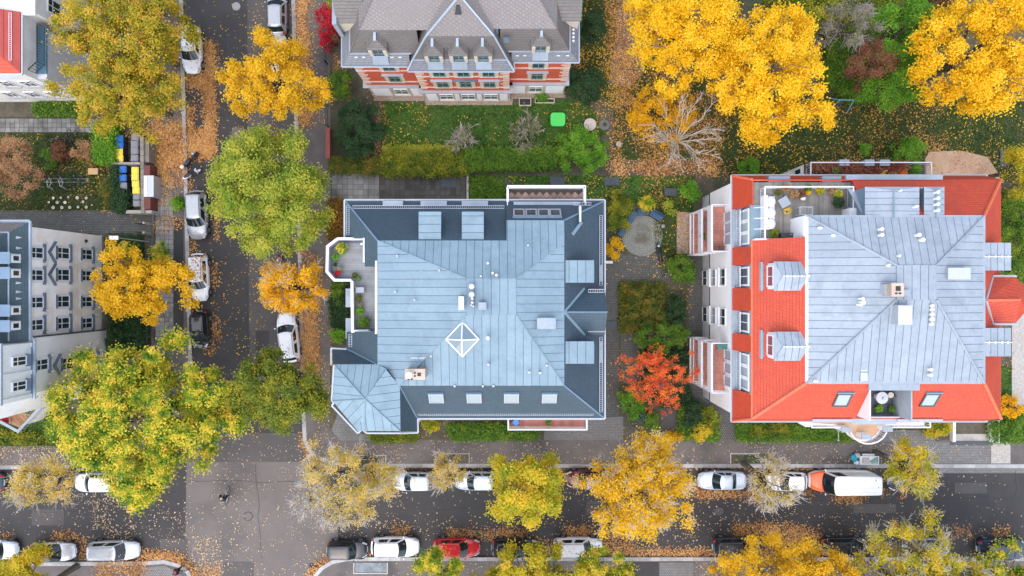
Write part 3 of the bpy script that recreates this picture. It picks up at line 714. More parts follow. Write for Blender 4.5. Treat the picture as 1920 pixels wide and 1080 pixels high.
for a_, b_ in (((p.x,6.5),(p.x,q.y+.02)), ((p.x,q.y+.02),(q.x,q.y+.02)), ((q.x,q.y+.02),(q.x,6.5))):
    P, Q = Vector(a_).to_3d(), Vector(b_).to_3d(); dd = (Q-P).normalized(); n = Vector((-dd.y, dd.x, 0))*0.09
    w_ = MB().prism([(v.x,v.y) for v in (P-n,Q-n,Q+n,P+n)], zt-0.25, zt+0.62).build('parapet', WHITE, A)
railing(A, [(p.x-.02,6.4),(p.x-.02,q.y+.06),(q.x+.02,q.y+.06),(q.x+.02,6.4)], zt+0.05, 1.0, step=1.2)
# south balcony
zb = 7.2; p = W(953,800,zb); q = W(1098,780,zb)
sb = MB().box(p.x, q.x, p.y-0.1, -9.82, zb-0.2, zb-0.04).build('balcony_slab', CONCRETE, A)
n = 15
for i in range(n):
    x = p.x+0.1+(q.x-p.x-0.2)*i/n; w_ = (q.x-p.x-0.2)/n
    for j in range(2): MB().box(x+.012, x+w_-.012, p.y+.02+j*0.75, p.y+.02+j*0.75+.73, zb-.038, zb).build('floor_tile', TERRA, sb)
railing(A, [(p.x,-9.9),(p.x,p.y-.05),(q.x,p.y-.05),(q.x,-9.9)], zb, 1.0, step=0.16, top=0.05, r=0.02)
MB().box(p.x+0.05, q.x-0.05, p.y-0.08, p.y-0.04, zb+0.12, zb+0.85).build('balcony_panel', WHITE, A)
# ================================================================ red-roofed apartment house
B = thing('apartment_house', 'apartment house with bright red tiled mansard roof and pale zinc deck', 'building', (27.5,-0.8,0), world=True)
DX0,DX1,DY0,DY1 = 21.1,33.85,-6.81,5.16; BX0,BX1,BY0,BY1 = 18.09,36.85,-9.85,8.18; EX0,EX1,EY0,EY1 = 17.41,37.5,-10.5,8.86
ZB0,ZB1,ZB2,ZB3 = 10.0,12.5,15.0,16.0
V = Vector
MB().box(17.75,37.1,-10.15,8.5,2.75,9.95).build('wall', mat('warm_white_plaster', (0.90,0.875,0.845), (0.85,0.825,0.79), 0.6, 0.85, fine=0.05), B)
MB().box(17.80,37.05,-10.1,8.45,0,2.75).build('plinth_wall', mat('grey_cladding', (0.52,0.515,0.51), (0.46,0.455,0.45), 1.0, 0.8), B)
MB().box(17.70,37.2,-10.2,8.55,2.62,2.78).build('plinth_moulding', DARKGREY, B)
MB().prism([(BX0+.35,BY0+.3),(BX1-.3,BY0+.3),(BX1-.3,BY1-.3),(BX0+.35,BY1-.3)], 9.9, 12.22).build('attic_wall', PLASTER, B)
MB().prism([(DX0+.1,DY0+.1),(DX1-.1,DY0+.1),(DX1-.1,DY1-.08),(DX0+.1,DY1-.08)], 12.2, 14.85).build('attic_wall', PLASTER, B)
def tiles(pts, name='roof_slope', t=0.12): return MB().slab([V(p) for p in pts], t).build(name, TILE_RED, B)
fx = lambda y: None
segs = [(EY1,6.2),(3.18,1.78),(0.0,-1.74),(-3.56,-4.9),(-8.0,EY0)]
for a_, b_ in segs:
    ta = BY1 if a_ == EY1 else a_; tb = BY0 if b_ == EY0 else b_
    tiles([(EX0,a_,ZB0),(EX0,b_,ZB0),(BX0,tb,ZB1),(BX0,ta,ZB1)], 'lower_slope')
tiles([(EX0,EY1,ZB0),(BX0,BY1,ZB1),(BX1,BY1,ZB1),(EX1,EY1,ZB0)], 'lower_slope')
tiles([(EX0,EY0,ZB0),(EX1,EY0,ZB0),(BX1,BY0,ZB1),(BX0,BY0,ZB1)], 'lower_slope')
tiles([(EX1,EY0,ZB0),(EX1,EY1,ZB0),(BX1,BY1,ZB1),(BX1,BY0,ZB1)], 'lower_slope')
zt_ = lambda x: ZB1+(x-BX0)/(DX0-BX0)*2.5
tiles([(BX0,3.66,ZB1),(BX0,BY0,ZB1),(DX0,DY0,ZB2),(DX0,3.66,ZB2)], 'upper_slope')
xl, xr = 25.9, 28.95
tiles([(BX0,BY0,ZB1),(xl,BY0,ZB1),(xl,DY0,ZB2),(DX0,DY0,ZB2)], 'upper_slope'); tiles([(xr,BY0,ZB1),(BX1,BY0,ZB1),(DX1,DY0,ZB2),(xr,DY0,ZB2)], 'upper_slope')
tiles([(BX1,BY0,ZB1),(BX1,BY1,ZB1),(DX1,DY1,ZB2),(DX1,DY0,ZB2)], 'upper_slope')
tiles([(25.6,BY1,ZB1),(BX1,BY1,ZB1),(DX1,DY1,ZB2),(25.6,DY1,ZB2)], 'upper_slope')
hipm = mat('red_ridge_tile', (0.62,0.12,0.055), (0.66,0.15,0.07), 2, 0.6)
for p, q, r in (((BX0,BY0,ZB1),(DX0,DY0,ZB2),.12), ((BX1,BY0,ZB1),(DX1,DY0,ZB2),.12), ((BX1,BY1,ZB1),(DX1,DY1,ZB2),.12), ((EX0,EY0,ZB0),(BX0,BY0,ZB1),.1), ((EX0,EY1,ZB0),(BX0,BY1,ZB1),.1), ((BX0,BY0,ZB1),(BX0,3.66,ZB1),.1)):
    MB().tube(V(p)+Z1*.02, V(q)+Z1*.02, r, r, 6).build('ridge_tiles', hipm, B)
gutter(B, [(EX0-.06,EY1+.06,9.95),(EX0-.06,EY0-.06,9.95),(EX1+.06,EY0-.06,9.95),(EX1+.06,EY1+.06,9.95),(EX0-.06,EY1+.06,9.95)], 0.08)
# zinc deck
i0,i1,i2,i3 = [W(*p,ZB3) for p in ((1680,497),(1755,497),(1755,562),(1680,562))]
q0,q1,q2,q3 = V((DX0,DY1,ZB2)), V((DX1,DY1,ZB2)), V((DX1,DY0,ZB2)), V((DX0,DY0,ZB2))
for poly, al in (([q0,q1,i1,i0],(0,1,0)), ([q1,q2,i2,i1],(1,0,0)), ([q2,q3,i3,i2],(0,1,0)), ([q3,q0,i0,i3],(1,0,0))):
    zinc_facet(B, poly, plane(poly[0], poly[1], poly[2]), al, 0.56, ZINC_B, SEAM_B)
zinc_facet(B, [i0,i1,i2,i3], lambda x, y: ZB3+0.06, (0,1,0), 0.58, ZINC_B, SEAM_B)
for p, q in ((q0,i0),(q1,i1),(q2,i2),(q3,i3)):
    MB().tube(p+Z1*.06, q+Z1*.08, 0.09, 0.09, 6).build('ridge_cap', ZINC_B, B)
for (x0,x1,y0,y1) in ((DX0-.06,DX0+.12,DY0-.05,DY1+.05),(DX1-.12,DX1+.06,DY0-.05,DY1+.05)):
    MB().box(x0,x1,y0,y1,ZB2-.15,ZB2+.06).build('eaves_flashing', WHITE if x0 < 25 else ZINC_B, B)
for (y0,y1) in ((DY0-.06,DY0+.12),(DY1-.12,DY1+.06)):
    MB().box(DX0+.13,DX1-.13,y0,y1,ZB2-.15,ZB2+.05).build('eaves_flashing', ZINC_B, B)
# west dormers in the lower slope
for k, (y1_, y0_, n_) in enumerate(((6.2,3.18,3),(1.78,0.0,1),(-1.74,-3.56,1),(-4.9,-8.0,3))):
    dm = MB().box(18.02,18.9,y0_,y1_,10.0,12.3).build('dormer', ZINC, B)
    MB().box(17.36,18.02,y0_+.02,y1_-.02,9.98,10.08).build('ledge', ZINC_B, dm)
    MB().box(17.98,18.75,y0_-.08,y1_+.08,12.32,12.46).build('dormer_roof', ZINC, dm)
    w_ = (y1_-y0_-0.3)/n_
    for j in range(n_): window(dm, V((18.02, y0_+.15+w_*(j+.5), 10.12)), -Y1, -X1, w_, 2.05, mull=1 if n_ == 1 else 0, trans=0, frame=0.14, pane=PANE_SKY if n_ > 1 else PANE)
    railing(dm, [(17.72,y0_+.1),(17.72,y1_-.1)], 10.05, 0.9, step=0.13, r=0.014)
# west dormers in the upper slope
for (yc) in (0.86,-4.2):
    zr = 15.0; x0 = W(1452,0,14.7).x; x1 = DX0-0.05
    dm = MB().prism([(x0+.05,yc-.95),(x1,yc-.95),(x1,yc+.95),(x0+.05,yc+.95)], 12.7, zr-.36).build('dormer', WHITE, B)
    e = [V((x0-.05,yc-1.05,zr-.3)),V((x1+.05,yc-1.05,zr-.3)),V((x1+.05,yc,zr+.08)),V((x0+.45,yc,zr+.05)),V((x0-.05,yc+1.05,zr-.3)),V((x1+.05,yc+1.05,zr-.3))]
    zinc_facet(dm, [e[0],e[1],e[2],e[3]], plane(e[0],e[1],e[2]), (0,1,0), 0.5, ZINC_B, SEAM_B, name='dormer_roof'); zinc_facet(dm, [e[3],e[2],e[5],e[4]], plane(e[2],e[5],e[4]), (0,1,0), 0.5, ZINC_B, SEAM_B, name='dormer_roof')
    MB().slab([e[0],e[3],e[4]], .06).build('dormer_roof', ZINC_B, dm)
    rg_ = MB().tube((x0+.45,yc,zr+.1),(x1+.1,yc,zr+.12),.03,.03,5)
    for j in range(4): rg_.ball((x0+.75+j*.52,yc,zr+.16),.07,.1,.06,8,4)
    rg_.build('lightning_rod', WHITE, dm)
    window(dm, V((x0+.05,yc,13.3)), -Y1, -X1, 1.6, 1.25, mull=1, trans=0, frame=0.12, pane=mat('dark_red_blind', (0.25,0.05,0.06), rough=0.3, fine=0))
    MB().box(x0-.42,x0-.26,yc-1.08,yc+1.08,12.85,13.15).build('apron', ZINC_B, dm); MB().box(x0-.26,x0+.05,yc-.95,yc+.95,12.7,13.08).build('sill', ZINC, dm)
# north dormers
for (x0,x1) in ((25.35,29.26),(29.6,31.06)):
    xm = (x0+x1)/2; y0, y1 = DY1-.1, 7.27; z = 15.05
    dm = MB().prism([(x0+.05,y0),(x1-.05,y0),(x1-.05,y1-.05),(x0+.05,y1-.05)], 12.4, z-.2).build('dormer', ZINC_DK, B)
    e = [V((x0,y0,z-.16)),V((x0,y1,z-.16)),V((xm,y1-.3,z+.02)),V((xm,y0,z+.02)),V((x1,y1,z-.16)),V((x1,y0,z-.16))]
    zinc_facet(dm, [e[0],e[1],e[2],e[3]], plane(e[0],e[1],e[3]), (1,0,0), 0.46, ZINC_B, SEAM_B, name='dormer_roof'); zinc_facet(dm, [e[3],e[2],e[4],e[5]], plane(e[3],e[4],e[5]), (1,0,0), 0.46, ZINC_B, SEAM_B, name='dormer_roof')
    MB().slab([e[1],e[4],e[2]], .05).build('dormer_roof', ZINC_B, dm); MB().tube(e[3]+Z1*.08, e[2]+Z1*.08, .06, .06, 5).build('ridge_cap', ZINC, dm)
    window(dm, V((xm,y1-.05,13.2)), -X1, Y1, 1.2, 1.2)
for p in ((1736,364),(1736,364)): pass
for y in (361,372.5,383.5,395): vent_pipe(B, W(1754,y,15.2), .13, .3, WHITE)
vent_pipe(B, W(1714,388,15.1), .12, .3, WHITE); vent_pipe(B, W(1686,358,15.1), .09, .2, WHITE)
# east dormers and bay roof
for (y0,y1) in ((1.26,3.25),(-4.9,-2.87)):
    box_dormer(*[0]*4, 0, 0, (0,1,0), .5, ZINC_B, SEAM_B, B) if False else None
    dm = MB().box(DX1-.05,35.75,y0+.05,y1-.05,12.6,14.85).build('dormer', ZINC_DK, B)
    zinc_facet(dm, [(DX1,y0),(35.82,y0),(35.82,y1),(DX1,y1)], lambda x, y: 14.95, (0,1,0), .49, ZINC_B, SEAM_B, name='dormer_roof')
    rg_ = MB().tube((DX1,(y0+y1)/2,15.05),(35.8,(y0+y1)/2,15.05),.03,.03,5)
    for j in range(4): rg_.ball((DX1+.3+j*.45,(y0+y1)/2,15.1),.07,.1,.06,8,4)
    rg_.build('lightning_rod', WHITE, dm); window(dm, V((35.75,(y0+y1)/2,13.0)), Y1, X1, 1.4, 1.2)
r0, r1 = W(1849,563,15.0), W(1912,562,14.6)
e = [W(*p,13.6) for p in ((1864,520),(1905,520),(1927,546),(1927,580),(1905,605),(1864,605))]
for f in ([r0,r1,e[1],e[0]], [r1,e[2],e[1]], [r1,e[3],e[2]], [r1,e[4],e[3]], [r0,e[5],e[4],r1]): tiles(f, 'bay_roof')
MB().tube(r0+Z1*.03, r1+Z1*.03, .1, .1, 6).build('ridge_tiles', hipm, B)
gutter(B, [r0, e[0]+V((-.1,.1,0)), e[1]+V((0,.1,0))], .09); gutter(B, [r0, e[5]+V((-.1,-.1,0)), e[4]+V((0,-.1,0))], .09)
MB().prism([(p.x*0.985+.3,p.y*.85) for p in e], 0, 13.3).build('bay_wall', PLASTER, B)
snow_guard(B, (37.0,7.2,11.9), (37.0,3.4,11.9), m=hipm); snow_guard(B, (37.0,-5.2,11.9), (37.0,-9.4,11.9), m=hipm)
# roof terrace, north-west
ZR = 12.4
tf = MB().prism([(18.12,3.7),(21.15,3.7),(21.15,5.1),(25.6,5.1),(25.6,8.0),(18.12,8.0)], 12.24, ZR-.03).build('terrace_floor', JOINT, B)
x = 18.15
while x < 25.5:
    y0 = 3.72 if x < 21.0 else 5.12
    MB().box(x, x+.135, y0, 7.98, ZR-.028, ZR).build('deck_board', DECK, tf); x += .15
MB().box(21.0,21.1,3.7,5.2,ZR,14.85).build('terrace_wall', WHITE, B); MB().box(21.1,25.6,5.1,5.18,ZR,14.83).build('terrace_wall', PLASTER, B)
MB().box(18.1,21.05,3.58,3.68,ZR-.3,13.2).build('terrace_wall', WHITE, B)
MB().box(24.9,25.55,5.2,5.9,ZR,13.6).build('terrace_chimney', WHITE, B)
railing(B, [(18.75,3.75),(18.75,7.5),(25.3,7.5),(25.3,5.9)], ZR, 1.0, step=0.13, top=.05, r=.014)
for y in (6.0,5.2,4.4): MB().tube((18.1,y,ZR+.5),(18.75,y,ZR+.9),.03,.03,5).build('railing_strut', WHITE_MET, B)
MB().slab([V((25.4,5.3,14.6)),V((25.4,7.3,13.3)),V((24.9,7.5,13.2))], .05).build('dormer_cheek', GALV, B)
# zinc boxes on the north lower slope
for (x0,x1) in ((1440,1480),(1540,1576)):
    p = W(x0,347,12.2); q = W(x1,336,12.2); MB().box(p.x,q.x,p.y,q.y+.2,11.0,12.35).build('dormer', ZINC, B)
MB().box(W(1587,0,12.6).x,W(1768,0,12.6).x,8.15,8.5,12.35,12.6).build('box_gutter', ZINC_B, B)
# north bay with planted terrace
bm = MB().box(24.45,34.5,8.45,10.35,0,6.9).build('bay_wall', PLASTER, B)
for (y_, z_) in ((9.9,5.0),(9.2,5.0),(9.9,2.2),(9.2,2.2)): window(bm, V((24.45,y_,z_)), -Y1, -X1, .55, 1.4, mull=0, trans=0, pane=PANE)
bf = MB().box(24.4,34.55,8.5,10.4,6.9,7.0).build('terrace_floor', JOINT, B); 
slabs(bf, 960+24.5/.0445, 540-10.3/.0445, 960+34.4/.0445, 540-8.6/.0445, 18, 3, SLABS_DK, 7.03, 0.02, piece='floor_tile')
railing(B, [(24.5,8.5),(24.5,10.3),(34.4,10.3),(34.4,8.5)], 7.0, 1.0, step=.2, top=.04, r=.014)
for x_ in (1583,1630,1659): 
    p = W(x_,305,7.8); MB().box(p.x-.4,p.x+.4,p.y-.25,p.y+.25,6.5,7.85).build('pillar', ZINC_B, B)
# west facade windows and balconies
for yc in (0.92,-2.42):
    window(B, V((17.80,yc,.35)), -Y1, -X1, 1.4, 1.5, m=mat('grey_frame', (0.55,0.55,0.55), rough=.5, fine=.03), mull=1, trans=0)
    for z_ in (3.15,5.85): window(B, V((17.75,yc,z_)), -Y1, -X1, 1.45, 1.5, sill=WHITE, sill_d=.22, mull=1, trans=0, pane=mat('pane_with_blind', (0.32,0.34,0.36), rough=.15, fine=0) if z_ < 4 else PANE)
def balcony_west(y0, y1):
    for z_, fm in ((7.0,TERRA),(4.1,TERRA),(1.2,TERRA)):
        s_ = MB().box(16.36,17.74,y0,y1,z_-.22,z_-.04).build('balcony_slab', WHITE, B)
        nx, ny = 3, 8
        for i in range(nx):
            for j in range(ny):
                a_ = 16.5+1.22*i/nx; c_ = y0+.06+(y1-y0-.12)*j/ny
                MB().box(a_+.01,a_+1.22/nx-.01,c_+.01,c_+(y1-y0-.12)/ny-.01,z_-.038,z_).build('floor_tile', fm, s_)
        if z_ > 2: MB().box(16.33,16.40,y0+.02,y1-.02,z_-.1,z_+.93).build('balcony_panel', WHITE, s_)
        railing(s_, [(17.7,y0+.03),(16.42,y0+.03),(16.42,y1-.03),(17.7,y1-.03)], z_, 1.05, step=.13, top=.04, r=.013)
        for y_ in (y0+1.0,(y0+y1)/2,y1-1.0): window(s_, V((17.74,y_,z_+.05)), -Y1, -X1, .9, 2.1, mull=0, trans=0, pane=PANE_SKY)
    for y_ in (y0+.06,y1-.06): MB().box(16.34,16.44,y_-.05,y_+.05,0,8.0).build('balcony_post', WHITE, B)
balcony_west(2.98,6.85); balcony_west(-8.63,-4.5)
# south side: loggia, roof windows, balcony, garage ramp
MB().box(xl,xr,-9.6,-6.9,12.1,12.3).build('loggia_floor', mat('dark_loggia_boards', (0.07,0.08,0.09), (0.10,0.11,0.12), 3), B)
MB().box(xl,xl+.1,-9.6,-6.9,12.3,14.5).build('loggia_wall', WHITE, B); MB().box(xr-.1,xr,-9.6,-6.9,12.3,14.6).build('loggia_wall', STONE_BAND, B); MB().box(xl+.1,xr-.1,-6.95,-6.83,12.3,14.8).build('loggia_wall', PANE, B)
MB().box(xl+.1,xr-.1,-9.66,-9.58,12.3,13.15).build('loggia_parapet', GALV, B)
MB().box(xl-.3,xr+.3,-7.35,-6.88,14.86,15.0).build('canopy', ZINC_B, B)
MB().slab([V((25.7,-9.7,12.35)),V((29.2,-9.7,12.35)),V((29.2,-10.35,12.15)),V((25.7,-10.35,12.15))], .08).build('apron', ZINC_B, B)
for a_, b_ in ((22.6,25.6),(29.0,32.4)): MB().tube((a_,-9.95,12.55),(b_,-9.95,12.55),.11,.11,6).build('box_gutter', GALV, B)
upb = V((0,DY0-BY0,2.5)).normalized()
for x_ in (1579,1743):
    o = roof_window(B, W(x_,748,13.85), X1, upb, 1.15, 1.45, m=DARKGREY, pane=PANE_SKY)
zb = 7.0; cx, cy = W(1618,790,zb).x, -10.9
arc = [(cx+1.55*math.cos(R(t)), cy-.55+1.35*math.sin(R(t))) for t in range(180, 361, 20)]
poly = [(24.6,-10.16),(24.6,-11.45)]+arc+[(31.0,-11.45),(34.4,-11.45),(34.4,-10.16)]
s_ = MB().prism(poly, zb-.25, zb-.03).build('balcony_slab', WHITE, B)
MB().prism([(25.0,-10.2),(25.0,-11.25)]+[(cx+(x-cx)*.93,cy-.5+(y-cy+.5)*.9) for x, y in arc]+[(30.4,-11.25),(30.4,-10.2)], zb-.028, zb).build('floor_screed', mat('sand_terracotta', (0.50,0.29,0.17), (0.56,0.35,0.22), 1.2), s_)
for i in range(5): MB().box(30.75+i*.66,31.39+i*.66,-11.2,-10.55,zb-.028,zb).build('floor_tile', SLABS, s_)
railing(s_, [(24.6,-10.2),(24.6,-11.45)]+arc+[(34.35,-11.45),(34.35,-10.2)], zb, .95, step=.16, top=.05, r=.02)
for (x_, y_) in ((1587,806),(1625,819),(1665,805)):
    p = W(x_,y_,8.1); o = MB().box(p.x-.34,p.x+.34,p.y-.16,p.y+.16,0,8.0).build('pillar', WHITE, B); MB().box(p.x-.40,p.x+.40,p.y-.21,p.y+.21,8.0,8.1).build('pillar_cap', ZINC_B, o)
MB().prism([(22.4,-10.16),(24.5,-10.16),(24.5,-11.4),(24.1,-11.4)], 6.6, 7.9).build('balcony_side', WHITE, B)
MB().box(32.0,32.04,-12.5,-10.2,0.1,6.5) 
rp = thing('garage_ramp', 'beige concrete garage ramp with white side walls below the red roof', 'ramp', W(1816,806,0), world=True)
p = W(1785,826,0); q = W(1849,786,0)
MB().slab([V((p.x,p.y,.16)),V((q.x,p.y,.16)),V((q.x,-10.1,.02)),V((p.x,-10.1,.02))], .2).build('ramp_surface', CONCRETE, rp)
MB().box(p.x-.3,p.x-.03,p.y,-10.15,0,.6).build('side_wall', WHITE, rp); MB().box(q.x+.03,q.x+.55,p.y-.02,-10.15,0,.55).build('side_wall', WHITE, rp); MB().box(p.x-.3,q.x+.5,p.y-.4,p.y-.03,.0,.19).build('drain', DARKGREY, rp)
# roof furniture
chimney(B, 1672, 531, 1695, 556, 17.2, 15.6, [(1684,541,.17,.17),(1680.5,550,.09,.06),(1687.5,550,.09,.06)])
def rb(px0, py0, px1, py1, z, zb_, m, name):
    p = W(px0,py1,z); q = W(px1,py0,z); return MB().box(p.x,q.x,p.y,q.y,zb_,z).build(name, m, B)
rb(1659,533,1672,552,16.5,15.6,GALV,'vent_box'); rb(1695,543,1707,555,16.4,15.8,ZINC_B,'vent_box')
o = rb(1684,572,1711,609,16.6,15.4,GALV,'roof_hatch'); p = W(1686,607,16.7); q = W(1709,574,16.7); MB().box(p.x,q.x,p.y,q.y,16.6,16.7).build('hatch_lid', WHITE, o)
rb(1778,502,1820,524,16.1,15.3,GALV,'vent_box'); rb(1771,500,1777,525,15.6,15.2,DARKGREY,'vent_box')
for x_, y_, r_ in ((1742,573,.14),(1742,580,.14),(1742,589,.16),(1742,598,.17),(1741,607,.14),(1740,692,.13),(1740,702,.13),(1649,430,.14),(1649,441,.14),(1718,441,.16),(1725,450,.17),(1681,480,.11),(1661,498,.12),(1613,560,.13),(1614,567,.17),(1610,571,.11),(1655,549,.1),(1655,541,.1)):
    zz = 15.0+min(1.0, max(0, 1-abs(y_-530)/190)); vent_pipe(B, W(x_,y_,zz), r_, .35, WHITE)
for x_, y_ in ((1538,427),(1563,441),(1588,455),(1613,468),(1638,482),(1660,500),(1530,715),(1657,585),(1630,612)):
    p = W(x_,y_,15.4); MB().ball((p.x,p.y,15.35),.2,.12,.12,8,5).build('roof_hook', WHITE, B)
for x_, y_ in ((1621,688),(1621,707)):
    p = W(x_,y_,15.25); MB().box(p.x-.26,p.x+.26,p.y-.3,p.y+.3,15.0,15.2).build('vent_plate', GALV, B)
# ================================================================ slate-roofed brick villa (north)
C = thing('brick_villa', 'red brick villa with grey slate mansard roof and pointed dormers', 'building', (-4,26,0), world=True)
zc0, zf, zm = 9.6, 10.3, 12.6
CX = mat('slate_ridge_zinc', (0.30,0.355,0.42), (0.35,0.405,0.47), 1.0, 0.45, 0.2)
YB = 35.0
SLATE_U = masonry('slate_diagonal', (0.185,0.163,0.155), (0.212,0.188,0.178), (0.115,0.10,0.098), 0.27, 0.21, 0.016, 0.6, rot=R(28), c3=(0.175,0.157,0.15), s3=0.4, bmp=0.3)
def cs(pts, m=SLATE_G, name='roof_slope', t=0.12): return MB().slab([V(p) for p in pts], t).build(name, m, C)
# walls: wings and projecting middle
wl, wc, wr = 17.98, 17.5, 18.2
MB().box(-12.85,-7.9,wl,YB-.6,3.5,9.55).build('wall', BRICK, C); MB().box(-7.9,-0.25,wc,YB-.7,3.5,9.52).build('wall', BRICK, C); MB().box(-.25,4.75,wr,YB-.65,3.5,9.54).build('wall', BRICK, C)
for x0,x1,y in ((-12.95,-7.98,wl-.1),(-7.98,-.17,wc-.1),(-.17,4.85,wr-.1)):
    MB().box(x0,x1,y,YB-.6,.0,.75).build('base_wall', CREAM, C); MB().box(x0+.04,x1-.04,y+.06,YB-.62,.75,3.35).build('ground_floor_wall', CREAM, C)
    MB().box(x0-.25,x1+.22,y-.16,YB-.58,3.35,3.5).build('string_course', STONE_BAND, C)
    for z in (4.5,7.5): MB().box(x0+.06,x1-.06,y+.02,y+.14,z,z+.12).build('string_course', CREAM, C)
# lower flared band, steep mansard, upper slopes
xl0, xl1, xr0, xr1 = -13.5, -8.3, .17, 5.3
yl, yc_, yr = 17.67, 17.28, 18.0
fl_, fc, fr = 18.4, 17.9, 18.57; ml, mc, mr = 19.4, 18.95, 19.5
xw, xe = -11.55, 3.4; xwf, xef = -12.75, 4.55
GREYB = masonry('slate_dark_band', (0.16,0.165,0.18), (0.20,0.205,0.22), (0.10,0.105,0.115), 0.5, 0.14, 0.02, 0.55, wall=True, bmp=0.25)
cs([(xl0,yl,zc0),(-8.1,yl,zc0),(-8.1,fl_,zf),(xwf,fl_,zf)], GREYB, 'eaves_band'); cs([(xr0-.2,yr,zc0),(xr1,yr,zc0),(xef,fr,zf),(xr0-.2,fr,zf)], GREYB, 'eaves_band')
cs([(xl1,yc_,zc0),(xr0,yc_,zc0),(-.35,fc,zf),(-7.8,fc,zf)], GREYB, 'eaves_band')
cs([(xl0,yl,zc0),(xwf,fl_,zf),(xwf,YB-1,zf),(xl0,YB,zc0)], GREYB, 'eaves_band'); cs([(xr1,yr,zc0),(xr1,YB,zc0),(xef,YB-1,zf),(xef,fr,zf)], GREYB, 'eaves_band')
cs([(xwf,fl_,zf),(-7.2,fl_,zf),(-7.2,ml,zm),(xw,ml,zm)], name='mansard_slope'); cs([(-.9,fr,zf),(xef,fr,zf),(xe,mr,zm),(-.9,mr,zm)], name='mansard_slope')
cs([(-7.8,fc,zf),(-.35,fc,zf),(-1.36,mc,zm),(-6.45,mc,zm)], name='mansard_slope')
cs([(xwf,fl_,zf),(xw,ml,zm),(xw,YB-2,zm),(xwf,YB-1,zf)], name='mansard_slope'); cs([(xef,fr,zf),(xef,YB-1,zf),(xe,YB-2,zm),(xe,mr,zm)], name='mansard_slope')
# cheeks of the middle roof
apx = W(862,-8,14.6); Rz = 15.4
cs([(-8.3,yc_,zc0),(-7.8,fc,zf),(-6.45,mc,zm),(-6.45,20.2,zm),(-7.9,20.0,zc0)], name='mansard_cheek'); cs([(xr0,yc_,zc0),(-.1,20.0,zc0),(-1.36,20.2,zm),(-1.36,mc,zm),(-.35,fc,zf)], name='mansard_cheek')
cs([(-6.45,mc,zm),(-1.36,mc,zm),tuple(apx)], SLATE_U, 'upper_slope'); cs([(-6.45,mc,zm),tuple(apx),(apx.x,23.5,14.6),(-6.45,21.5,zm)], SLATE_U, 'upper_slope'); cs([(-1.36,mc,zm),(-1.36,21.5,zm),(apx.x,23.5,14.6),tuple(apx)], SLATE_U, 'upper_slope')
cs([(xw,ml,zm),(-5.0,ml,zm),(-5.0,24.5,Rz),(-8.2,24.5,Rz)], SLATE_U, 'upper_slope'); cs([(-2.9,mr,zm),(xe,mr,zm),(-.3,24.5,Rz),(-2.9,24.5,Rz)], SLATE_U, 'upper_slope'); cs([(-5.0,19.6,zm),(-2.9,19.6,zm),(-2.9,24.5,Rz),(-5.0,24.5,Rz)], SLATE_U, 'upper_slope')
cs([(xw,ml,zm),(-8.2,24.5,Rz),(-8.2,YB-6,Rz),(xw,YB-2,zm)], SLATE_U, 'upper_slope'); cs([(xe,mr,zm),(xe,YB-2,zm),(-.3,YB-6,Rz),(-.3,24.5,Rz)], SLATE_U, 'upper_slope')
MB().box(-8.2,-.3,24.5,YB-6,Rz-.3,Rz).build('roof_deck', CX, C)
cs([(xw,YB-2,zm),(-8.2,YB-6,Rz),(-.3,YB-6,Rz),(xe,YB-2,zm)], SLATE_U, 'upper_slope'); cs([(xl0,YB,zc0),(xwf,YB-1,zf),(xw,YB-2,zm),(xe,YB-2,zm),(xef,YB-1,zf),(xr1,YB,zc0)], name='mansard_slope')
bars_ = [((-8.3,yc_,zc0),(-7.8,fc,zf),.085),((-7.8,fc,zf),(-6.45,mc,zm),.085),((-6.45,mc,zm),tuple(apx),.085),((xr0,yc_,zc0),(-.35,fc,zf),.085),((-.35,fc,zf),(-1.36,mc,zm),.085),((-1.36,mc,zm),tuple(apx),.085)]
for p, q, r in bars_: MB().tube(V(p)+Z1*.06, V(q)+Z1*.06, r, r, 5).build('hip_flashing', CX, C)
for p, q, r in (((xw,ml,zm),(-8.2,24.5,Rz),.05),((xe,mr,zm),(-.3,24.5,Rz),.05),((xwf,fl_,zf),(xw,ml,zm),.05)): MB().tube(V(p)+Z1*.03, V(q)+Z1*.03, r, r, 5).build('hip_flashing', SLATE_G, C)
for p, q in (((xwf,fl_,zf),(-7.9,fl_,zf)),((-.3,fr,zf),(xef,fr,zf)),((-7.8,fc,zf),(-.35,fc,zf)),((xef,fr,zf),(xef,YB-1,zf)),((xwf,fl_,zf),(xwf,YB-1,zf))):
    MB().tube(V(p)+Z1*.05, V(q)+Z1*.05, .06, .06, 5).build('band_flashing', CX, C)
gutter(C, [(xl0-.05,YB,zc0),(xl0-.05,yl-.06,zc0),(xl1,yl-.06,zc0),(xl1,yc_-.06,zc0),(xr0,yc_-.06,zc0),(xr0,yr-.06,zc0),(xr1+.05,yr-.06,zc0),(xr1+.05,YB,zc0)], .065, CX)
